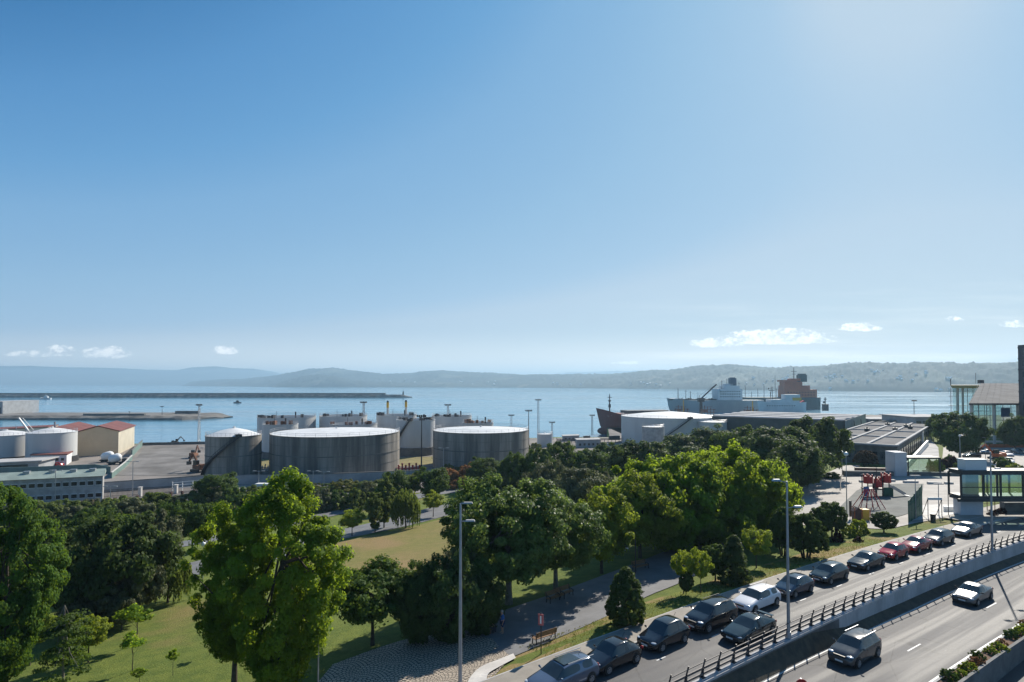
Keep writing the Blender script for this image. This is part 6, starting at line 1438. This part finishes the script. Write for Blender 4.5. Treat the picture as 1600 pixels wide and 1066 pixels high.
# crown shapes: all in a box of unit radius 1 (x, y) and height 1 (z from 0 to 1); trunk height fraction added when placed
def crown(kind, seed, R_, H_, nclump, per, leafs, mat, clump=.22, z0=0.0, hollow=.55):
    """R_ crown radius, H_ crown height in metres, z0 height of the crown's underside"""
    rng = np.random.default_rng(seed); C = []; O = []; tips = []
    la = .25 if hollow >= .7 else 1.0
    lob = [(rng.uniform(0, 6.28), rng.uniform(.06, .16)*la, int(rng.integers(2, 6))) for _ in range(4)]
    for i in range(nclump):
        q = unit(rng, 1)[0]; rad = hollow+(1-hollow)*rng.random()**.6
        if hollow > .6 and i % 4 == 0: rad = rng.uniform(.15, hollow)
        if kind == 'broad': q[2] = q[2]*.95+.12; p = np.array([q[0]*rad, q[1]*rad, .52+.48*q[2]*rad])
        elif kind == 'tall': t = rng.random(); prof = (math.sin(min(1, (t*.93+.07)*1.35)*math.pi/2) if t < .55 else math.cos((t-.55)/.45*math.pi/2*.96))**(.75 if t < .55 else .52); an = rng.uniform(0, 6.283); p = np.array([math.cos(an)*prof*rad, math.sin(an)*prof*rad, t])
        elif kind == 'cone': t = rng.random()**1.2; prof = (1-t)**.72*.98+.04; prof *= min(1, .55+t*4); an = rng.uniform(0, 6.283); p = np.array([math.cos(an)*prof*rad, math.sin(an)*prof*rad, t])
        elif kind == 'hay': t = rng.random(); prof = max(.05, (1-t**2.0))**.62*min(1, .72+t*1.6); an = rng.uniform(0, 6.283); p = np.array([math.cos(an)*prof*rad, math.sin(an)*prof*rad, t])
        elif kind == 'dome': q[2] = abs(q[2]); p = np.array([q[0]*rad, q[1]*rad, q[2]*rad])
        elif kind == 'flat': an = rng.uniform(0, 6.283); lv = rng.integers(0, 6)/6; rr_ = (1-.75*lv)*rng.uniform(.2, 1); p = np.array([math.cos(an+lv*9)*rr_, math.sin(an+lv*9)*rr_, lv*.9+.08])
        else: p = q*rad
        an = math.atan2(p[1], p[0]); k_ = 1+sum(a_*math.sin(m_*an+ph+p[2]*4) for ph, a_, m_ in lob); p[0] *= k_; p[1] *= k_
        if kind in ('broad', 'tall'): p[2] = p[2]*(1+.5*sum(a_*math.sin(m_*an+ph*2) for ph, a_, m_ in lob))
        c = np.array([p[0]*R_, p[1]*R_, z0+p[2]*H_]); out = np.array([p[0]*R_, p[1]*R_, (p[2]-.4)*H_]); out = out/(np.linalg.norm(out)+1e-6)
        cr = clump*min(R_, H_*.6)*(.65+.7*rng.random()); m_ = int(per*(.6+.8*rng.random()))
        d = unit(rng, m_); rr_ = cr*(rng.random((m_, 1))**.45); pts_ = c+d*rr_*np.array([[1, 1, .72 if kind != 'flat' else .28]])
        if kind == 'willow':
            pass
        C.append(pts_); O.append(d*.8+out*.6); tips.append(c)
    C = np.concatenate(C); O = np.concatenate(O)
    zmin = z0-.02*H_; keep = C[:, 2] > max(zmin, .05); C, O = C[keep], O[keep]
    sz = np.sqrt(1.0)
    return leaves_mesh('crown', C, O, leafs, mat, rng), tips
def willow_crown(seed, R_, H_, mat, n_str=230, z0=.3, leafs=.22):
    rng = np.random.default_rng(seed); C = []
    for i in range(n_str):
        an = rng.uniform(0, 6.283); rr_ = R_*rng.random()**.5; top = H_*(1-.35*(rr_/R_)**2)*rng.uniform(.8, 1); L_ = (top-z0)*rng.uniform(.35, .95)*(.4+.6*rr_/R_)+.5
        n_ = int(L_/.10); t = np.arange(n_)/n_; C.append(np.stack([math.cos(an)*rr_+.1*np.sin(t*5+an)+rng.normal(0, .06, n_), math.sin(an)*rr_+rng.normal(0, .06, n_), z0+top-z0-t*L_], 1))
    C = np.concatenate(C); return leaves_mesh('crown', C, unit(rng, len(C)), leafs, mat, rng, droop=1, aspect=1.7), []
def trunk_mesh(h, r, tips, z0, seed, mat, lean=0.0, nl=9, fork=.62):
    rnd = random.Random(seed); b = MB(); pts_ = [Vector((0, 0, -.3))]; k_ = 6
    for i in range(1, k_+1): q = i/k_; pts_.append(Vector((lean*q+rnd.uniform(-.06, .06)*h*.12, rnd.uniform(-.06, .06)*h*.12, h*q)))
    for i in range(k_): b.cyl(pts_[i], pts_[i+1], r*(1.25 if i == 0 else 1-.62*i/k_), r*(1-.62*(i+1)/k_), 9, False)
    for c in (rnd.sample(tips, min(nl, len(tips))) if len(tips) else []):
        c = Vector(c); st = pts_[rnd.randint(max(1, int(k_*fork)), k_)]; m_ = st.lerp(c, .5)+Vector((rnd.uniform(-.2, .2), rnd.uniform(-.2, .2), -.12*(c-st).length)); b.cyl(st, m_, r*.36, r*.22, 6, False); b.cyl(m_, c, r*.22, r*.06, 5, False)
    return b.mesh('trunk', mat, 60)
PRO = {}
def proto(key, kind, seeds, R_, H_, ncl, per, ls, leafkey, z0, trunk_h, trunk_r, clump=.22, bark='bark', hollow=.55, nl=9, stems=1):
    out = []
    for sd in range(seeds):
        if kind == 'willow': cm, tips = willow_crown(sd+40, R_, H_, leaf[leafkey], z0=z0)
        else: cm, tips = crown(kind, sd*7+len(PRO)*31+3, R_, H_, ncl, per, ls, leaf[leafkey], clump, z0, hollow)
        tm = None
        if trunk_h:
            if stems == 1: tm = trunk_mesh(trunk_h, trunk_r, tips, z0, sd+len(PRO), M[bark], nl=nl)
            else:
                b = MB(); rnd = random.Random(sd)
                for s_ in range(stems):
                    a = 6.28*s_/stems; p1 = Vector((math.cos(a)*R_*.12, math.sin(a)*R_*.12, 0)); p2 = Vector((math.cos(a)*R_*.4, math.sin(a)*R_*.4, trunk_h)); b.cyl(p1-Vector((0, 0, .2)), p2, trunk_r, trunk_r*.5, 7, False)
                tm = b.mesh('trunk', M[bark], 60)
        out.append((cm, tm))
    PRO[key] = (out, R_, z0+H_)
#      key         shape  seeds R    H   clumps per leaf  leaves   z0  trunk_h r
proto('maple', 'tall', 2, 4.6, 12.0, 360, 210, .205, 'maple', 2.2, 10.5, .30, .155, hollow=.5, nl=16)
proto('deep', 'tall', 1, 4.6, 12.0, 360, 210, .205, 'deep', 1.2, 10.5, .30, .155, hollow=.5, nl=16)
proto('skirt', 'tall', 1, 4.6, 13.0, 380, 220, .205, 'maple', .6, 10.5, .30, .155, hollow=.5, nl=16)
proto('plane', 'broad', 2, 5.2, 7.2, 340, 200, .19, 'plane', 1.5, 6.2, .28, .155, 'bark_pale', nl=14)
proto('round', 'broad', 2, 3.4, 5.2, 150, 140, .22, 'mid', 1.9, 4.6, .17, .22, nl=12)
proto('lime', 'broad', 2, 3.7, 6.4, 240, 140, .21, 'lime', .9, 5.4, .19, .165, nl=12)
proto('bright', 'broad', 2, 5.4, 7.0, 340, 170, .235, 'maple', -.5, 5.0, .28, .16, nl=12)
proto('dark', 'broad', 3, 5.0, 7.0, 200, 130, .30, 'dark', .7, 5.2, .26, .20, hollow=.6)
proto('darkgreen', 'broad', 2, 4.8, 6.6, 190, 130, .30, 'mid', .8, 5.0, .24, .20, hollow=.6)
proto('olive', 'broad', 2, 3.4, 4.8, 150, 120, .22, 'olive', .6, 3.6, .16, .22)
proto('yew', 'tall', 2, 3.2, 5.2, 170, 130, .2, 'dark', .2, 3.5, .2, .20)
proto('cone', 'hay', 1, 1.75, 4.3, 380, 100, .14, 'topiary', .1, 3.6, .12, .13, hollow=.72)
proto('conifer', 'cone', 2, 1.7, 4.4, 150, 120, .16, 'dark', .1, 3.4, .12, .20, hollow=.65)
proto('ball', 'dome', 1, 2.2, 2.5, 420, 90, .13, 'topiary', .85, 1.6, .12, .12, hollow=.82, stems=4)
proto('ovoid', 'broad', 2, 1.6, 2.6, 260, 90, .13, 'topiary', .3, 1.9, .1, .14, hollow=.75)
proto('small', 'broad', 2, 1.7, 2.9, 70, 90, .17, 'lime', 1.3, 2.8, .08, .24, nl=8)
proto('poplar', 'tall', 2, 1.5, 6.2, 100, 130, .2, 'willow', .8, 5.0, .1, .28)
proto('willow', 'willow', 2, 2.6, 5.6, 0, 0, .2, 'willow', .5, 4.6, .15)
proto('shrub', 'dome', 3, 2.6, 2.8, 90, 120, .22, 'mid', 0, 1.0, .1, .24, stems=3)
proto('shrub_olive', 'dome', 2, 2.6, 2.9, 90, 120, .2, 'olive', 0, 1.0, .1, .24, stems=3)
proto('shrub_yellow', 'dome', 2, 1.5, 1.4, 70, 100, .14, 'lime', 0, .6, .05, .26, stems=3)
proto('shrub_maroon', 'dome', 1, 1.3, 1.5, 60, 90, .14, 'maroon', 0, .6, .05, .26, stems=3)
proto('topi_brown', 'dome', 1, 2.2, 2.4, 380, 80, .15, 'brown', .6, 1.3, .12, .11, hollow=.82, stems=4)
proto('hillbush', 'dome', 2, 3.2, 3.0, 90, 110, .26, 'willow', 0, 1.0, .1, .24, stems=3)
proto('pine', 'flat', 1, 2.6, 5.2, 46, 130, .17, 'mid', 1.0, 6.2, .09, .26, 'bark_pale', nl=20)
proto('sapling', 'broad', 2, .75, 1.3, 26, 60, .14, 'maple', 1.7, 2.6, .035, .36, nl=6)
proto('reeds', 'dome', 2, 3.0, 2.6, 80, 110, .25, 'reed', 0, .6, .04, .26, stems=4)
proto('reeds_green', 'dome', 2, 3.0, 2.4, 80, 110, .25, 'grassy', 0, .6, .04, .26, stems=4)
_cnt = {}
NAMES = dict(skirt='maple_tree', deep='maple_tree', maple='maple_tree', plane='plane_tree', round='round_tree', lime='leafy_tree', bright='maple_tree', dark='dark_tree', darkgreen='leafy_tree', olive='grey_green_tree', yew='yew_tree', cone='clipped_bush', conifer='conifer_tree', ball='clipped_bush', ovoid='clipped_bush',
             small='small_tree', poplar='slender_tree', willow='willow_tree', shrub='shrub', shrub_olive='shrub', shrub_yellow='shrub', shrub_maroon='shrub', topi_brown='clipped_bush', hillbush='shrub', pine='young_pine', sapling='sapling', reeds='reed_clump', reeds_green='reed_clump')
def plant(key, px, ptop, pbase, label, wpx=None, group=None, pos=None, rot=None):
    """px centre, picture rows of the top and of the foot, width in picture px"""
    protos, R_, H_ = PRO[key]; i = _cnt.get(key, 0); _cnt[key] = i+1; cm, tm = protos[i % len(protos)]
    p = pos if pos is not None else G(px, pbase); d = math.hypot(p.x, p.y); h = max(.6, PD(px, ptop, p.y).z-p.z)*(.90 if key in ('dark', 'darkgreen', 'olive') else .96)
    sz = h/(H_*1.0); sx = (wpx/FPX*p.y/2)/R_ if wpx else sz
    nm = NAMES[key]; e = empty(nm, (p.x, p.y, p.z-.02), (i*2.4+.7) if rot is None else rot, label, 'shrub' if nm in ('shrub', 'clipped_bush', 'reed_clump') else 'tree', group); e.scale = (sx, sx, sz)
    link('crown', cm, e)
    if tm: link('trunk' if nm not in ('shrub', 'reed_clump') else 'stem', tm, e)
    return e
T = [
 # foreground
 ('deep', 8, 776, 1085, 'big deep green tree cut off by the left edge of the photo', 125), 
 ('maple', 366, 800, 1066, 'lower bright maple with its bare trunk on the lawn, left half of the big pair', 122), ('skirt', 438, 758, 1080, 'tallest bright maple rising over the tanks, leaves down to the ground', 172),
 ('pine', 98, 940, 1078, 'spindly pale-trunked young pine at the bottom left', 105), ('small', 46, 955, 1040, 'bushy little tree left of the spindly pine', 55), ('small', 138, 960, 1035, 'small leaning tree right of the spindly pine', 55),
 ('sapling', 207, 988, 1048, 'staked sapling with a tuft of leaves on the bottom left lawn', 32), ('sapling', 214, 943, 1008, 'taller sapling behind the staked one on the lawn', 40), ('sapling', 270, 1014, 1056, 'bare-looking thin sapling in the middle of the lower lawn', 14), ('sapling', 218, 1045, 1068, 'tiny sprouting sapling at the bottom edge of the lawn', 20), ('sapling', 327, 985, 1024, 'thin sapling just left of the maple trunk', 14),
 ('round', 582, 880, 1008, 'round-headed tree with a visible trunk right of the tall maple', 125), ('yew', 652, 888, 1003, 'dark feathery yew between the round-headed tree and the tall lamp', 80), ('yew', 700, 875, 1000, 'taller dark yew right behind the nearest tall lamp', 110), ('yew', 750, 900, 990, 'dark yew shading the three people', 75), ('olive', 715, 858, 985, 'upright dusky tree rising from the yews behind the nearest lamp', 70),
 ('plane', 795, 752, 944, 'largest plane tree with silvery leaves in the centre foreground', 212), ('plane', 868, 775, 925, 'right-hand plane tree over the pair of benches', 150), ('plane', 752, 795, 938, 'left-hand plane tree leaning behind the nearest tall lamp', 85),
 ('lime', 940, 770, 896, 'yellow-green round tree left of its taller twin', 102), ('lime', 1000, 750, 872, 'taller yellow-green tree in the middle of the park', 112), ('bright', 1040, 718, 856, 'left part of the big bright spreading tree behind the path', 172), ('bright', 1145, 698, 838, 'top of the big bright spreading tree behind the path', 172), ('bright', 1190, 730, 815, 'right edge of the big bright spreading tree over the plaza', 112), ('bright', 1085, 750, 850, 'low front of the big bright spreading tree in deep shade', 165),
 # bushes along the verge
 ('cone', 978, 886, 974, 'cone-shaped clipped bush alone on the verge', 62), ('small', 1068, 860, 928, 'wispy small tree with two thin stems on the verge', 34), ('small', 1095, 856, 927, 'right half of the wispy small tree on the verge', 34), ('ovoid', 1072, 895, 930, 'small dark bush under the wispy tree', 22),
 ('conifer', 1147, 836, 912, 'dark pointed conifer bush on the verge', 54), ('ovoid', 1118, 850, 908, 'rounded bush tucked left of the dark pointed conifer', 44), ('small', 1182, 824, 888, 'small round-headed tree with a thin trunk right of the pointed conifer', 46),
 ('ball', 1259, 800, 872, 'big mushroom-shaped clipped bush near the middle lamp', 64), ('ball', 1224, 790, 868, 'mushroom-shaped clipped bush directly behind the middle tall lamp', 48), ('ovoid', 1300, 785, 838, 'dark rounded bush right of the mushroom-shaped pair', 44), ('ovoid', 1282, 792, 840, 'dark rounded bush between the mushroom-shaped pair and the play house', 34),
 ('shrub_yellow', 1328, 818, 838, 'low yellow-green shrub in front of the play house', 26), ('shrub_yellow', 1343, 810, 834, 'taller yellow-green shrub right of the low one', 28), ('shrub_maroon', 1308, 826, 848, 'small maroon shrub on the verge', 16), ('shrub_maroon', 1341, 838, 847, 'tiny brown shrub on the verge above the red cars', 14), ('ovoid', 1381, 800, 832, 'dark round bush alone near the green fence', 36),
 # mid park
 ('dark', 1000, 686, 768, 'dark domed tree left of the big bright spreading tree', 95), ('dark', 1065, 680, 745, 'dark tree in the middle of the belt under the huge white tank', 105), ('dark', 1115, 668, 735, 'dark tree in the belt just left of the broad grey-green crown', 95), ('darkgreen', 958, 692, 755, 'mid-green tree at the left end of the dark belt', 80), ('darkgreen', 925, 700, 765, 'lower mid-green tree left of the dark belt', 70),
 ('dark', 1215, 664, 758, 'broad dark crown behind the bright tree and left of the plaza', 135), ('dark', 1270, 652, 745, 'dark tree with a steep right side by the dark warehouse', 85), ('darkgreen', 1165, 664, 738, 'olive-topped tree between the dark crowns', 90), ('dark', 1240, 688, 772, 'dark crown hanging over the far bench', 90),
 ('olive', 905, 728, 812, 'bushy grey-green tree in the centre, right-hand one', 85), ('olive', 862, 718, 800, 'grey-green tree left of the bushy one in the centre', 65), ('olive', 945, 738, 800, 'grey-green tree touching the yellow-green round tree', 50), ('olive', 833, 735, 800, 'small grey-green tree above the largest plane tree', 45),
 ('darkgreen', 878, 688, 765, 'leafy tree below the smallest white tank', 58), ('darkgreen', 840, 700, 778, 'leafy tree on the slope under the reed-side tank', 55), ('darkgreen', 803, 705, 772, 'green tree on the slope at the corner of the reed-side tank', 45),
 ('poplar', 600, 745, 825, 'slender fresh-green tree beside the lower path', 30), ('poplar', 586, 765, 832, 'slim bright-green tree nearest the lower path', 26), ('willow', 634, 752, 825, 'weeping tree on the edge of the brown lawn', 44), ('round', 619, 738, 800, 'bushy green tree behind the weeping tree', 50), ('round', 672, 731, 795, 'round dark green tree with a straight trunk by the upper path', 58), ('small', 677, 768, 808, 'pair-stemmed little tree at the top corner of the brown lawn', 30), ('small', 550, 796, 838, 'little dusky tree at the lower path bend', 36),
 ('round', 757, 717, 765, 'round dark bush-like tree right of the reddish reeds', 54), ('shrub', 790, 735, 770, 'shrub beside the round dark tree above the plane trees', 50), ('round', 340, 740, 790, 'round green tree in front of the gate', 62),
 ('round', 262, 788, 868, 'neat dark tree with a thin trunk left of the tall maple', 45), ('round', 300, 785, 862, 'dark tree with a straight trunk over the road bend', 55), ('round', 325, 790, 858, 'dark tree half hidden by the tall maple', 50),
 # left mass
 ('dark', 110, 812, 970, 'wide dark tree in the middle of the left thicket', 150), ('dark', 180, 805, 975, 'dark olive tree at the centre of the left thicket', 140), ('olive', 215, 845, 970, 'grey-green tree at the right front of the left thicket', 80), ('olive', 165, 905, 985, 'low grey-green tree at the foot of the left thicket', 75), ('dark', 60, 815, 960, 'dark tree at the left of the thicket', 110), ('olive', 235, 795, 915, 'dusky tree behind the weeping willow on the left', 80),
 ('willow', 262, 850, 942, 'weeping willow hanging at the right side of the left thicket', 62), ('olive', 118, 935, 1000, 'small grey-green tree in front of the left thicket', 55), ('darkgreen', 150, 795, 905, 'green crown at the back of the left thicket', 100), ('olive', 190, 920, 985, 'bushy little tree at the lower right of the left thicket', 50),
]
for a in T: plant(a[0], a[1], a[2], a[3], a[4], a[5])
# shrub belts: each bush its own thing
ORD = 'first second third fourth fifth sixth seventh eighth ninth tenth eleventh twelfth thirteenth fourteenth fifteenth sixteenth seventeenth eighteenth nineteenth twentieth'.split()
def belt(keys, path, n_, h, w, labels, group, jit=6, seed=1):
    rnd = random.Random(seed); pts_ = resample([Vector((*q, 0)) for q in path], n_)
    lr = path[-1][0] > path[0][0]
    for i, q in enumerate(pts_):
        px = q.x+rnd.uniform(-jit, jit); py = q.y+rnd.uniform(-2.5, 2.5); hh = h*rnd.uniform(.75, 1.25)
        plant(keys[i % len(keys)], px, py-hh, py, ORD[i if lr else n_-1-i]+' from the left: '+labels[0], w*rnd.uniform(.85, 1.3), group)
belt(['hillbush', 'shrub_olive', 'hillbush'], [(-10, 812), (60, 812), (130, 806), (200, 802), (300, 795)], 15, 26, 48, ['olive-green bush between left thicket and port road'], 'bushes below the port road', 6, 2)
belt(['shrub_olive', 'shrub', 'hillbush'], [(20, 830), (110, 822), (200, 815)], 7, 30, 52, ['thick bush right behind the left thicket'], 'thick bushes behind the left thicket', 6, 3)
belt(['shrub_olive', 'shrub', 'hillbush'], [(345, 800), (400, 797), (480, 800), (545, 795), (600, 783)], 11, 32, 42, ['dense dusky shrub in the hedge below the boundary wall'], 'dense hedge shrubs below the boundary wall', 6, 4)
belt(['hillbush', 'reeds_green'], [(330, 778), (430, 772), (520, 768), (600, 762), (660, 752)], 12, 14, 42, ['low light-green bush along the foot of the boundary wall'], 'low bushes along the boundary wall', 6, 5)
belt(['reeds'], [(690, 762), (715, 760), (740, 756)], 5, 30, 36, ['reddish-brown reed clump in front of the reed-side tank'], 'reddish reeds below the tank', 3, 6)
belt(['reeds_green'], [(700, 745), (740, 738), (775, 728), (810, 718), (835, 708)], 9, 18, 34, ['yellow-green reed clump along the reed-side tank'], 'yellow-green reeds along the tank', 3, 7)
belt(['shrub', 'shrub_olive'], [(770, 760), (830, 770), (900, 765)], 6, 34, 50, ['dark shrub between the reeds and the grey-green trees'], 'dark shrubs above the plane trees', 5, 8)
belt(['shrub'], [(1300, 748), (1262, 742)], 3, 12, 22, ['low dark shrub under the broad dark crown by the plaza'], 'low shrubs by the plaza', 2, 9)
for a in [('dark', 1500, 642, 718, 'big dark round tree in front of the glass hall', 74), ('dark', 1459, 648, 690, 'small dark tree left of the big round one by the glass hall', 24), ('dark', 1586, 650, 706, 'dark tree under the sloping roof at the right edge', 40), ('topi_brown', 1353, 702, 728, 'brownish dome-shaped clipped bush left of the glass pavilion', 34), ('topi_brown', 1377, 702, 724, 'second brownish dome-shaped bush behind the first', 24)]: plant(*a[:5], a[5])
belt(['shrub_maroon', 'shrub'], [(1455, 738), (1475, 732), (1500, 734)], 6, 18, 16, ['dark purple shrub between glass pavilion and footbridge'], 'dark purple shrubs by the glass pavilion', 3, 10)
belt(['shrub', 'shrub_yellow'], [(1570, 735), (1600, 740)], 3, 18, 24, ['green shrub behind the right end of the footbridge'], 'shrubs behind the footbridge', 3, 11)
belt(['shrub_maroon'], [(1550, 806), (1566, 803)], 3, 10, 14, ['low red-leaved shrub beyond the kerb near the stone wall'], 'low red shrubs by the stone wall', 1, 12)
# planter between the carriageways
rnd = random.Random(21); s0 = s_at(1445, -7.9, -1.1)
for i in range(19):
    s = s0-6+i*1.5+rnd.uniform(-.4, .4); p = RP(s, -7.9+rnd.uniform(-.2, .2), HZ(s)+.15); key = ['shrub_yellow', 'reeds', 'shrub', 'shrub_yellow'][i % 4]
    protos, R_, H_ = PRO[key]; e = empty('shrub', p, i*1.3, ORD[i]+' from the near end of the leafy shrubs in the roadside planter', 'shrub', 'shrubs in the roadside planter'); k_ = rnd.uniform(.3, .55)/R_; e.scale = (k_, k_, k_*1.25); link('crown', protos[i % len(protos)][0], e); link('stem', protos[i % len(protos)][1], e)
# small weeds on the verge and lawn edges: nobody could count them
rng = np.random.default_rng(5); C = []
for i in range(5000):
    s = rng.uniform(s_at(840, 9), 58); n_ = rng.uniform(8.0, 11.0); p = RP(s, n_); C.append((p.x, p.y, zt(p.x, p.y)+.06+rng.random()*.05))
C = np.array(C); me = leaves_mesh('grass_tufts', C, np.tile(np.array([[0, 0, .2]]), (len(C), 1)), .075, leaf['grassy'], rng, droop=1, aspect=1.2); o = link('grass_tufts', me); o['kind'] = 'stuff'
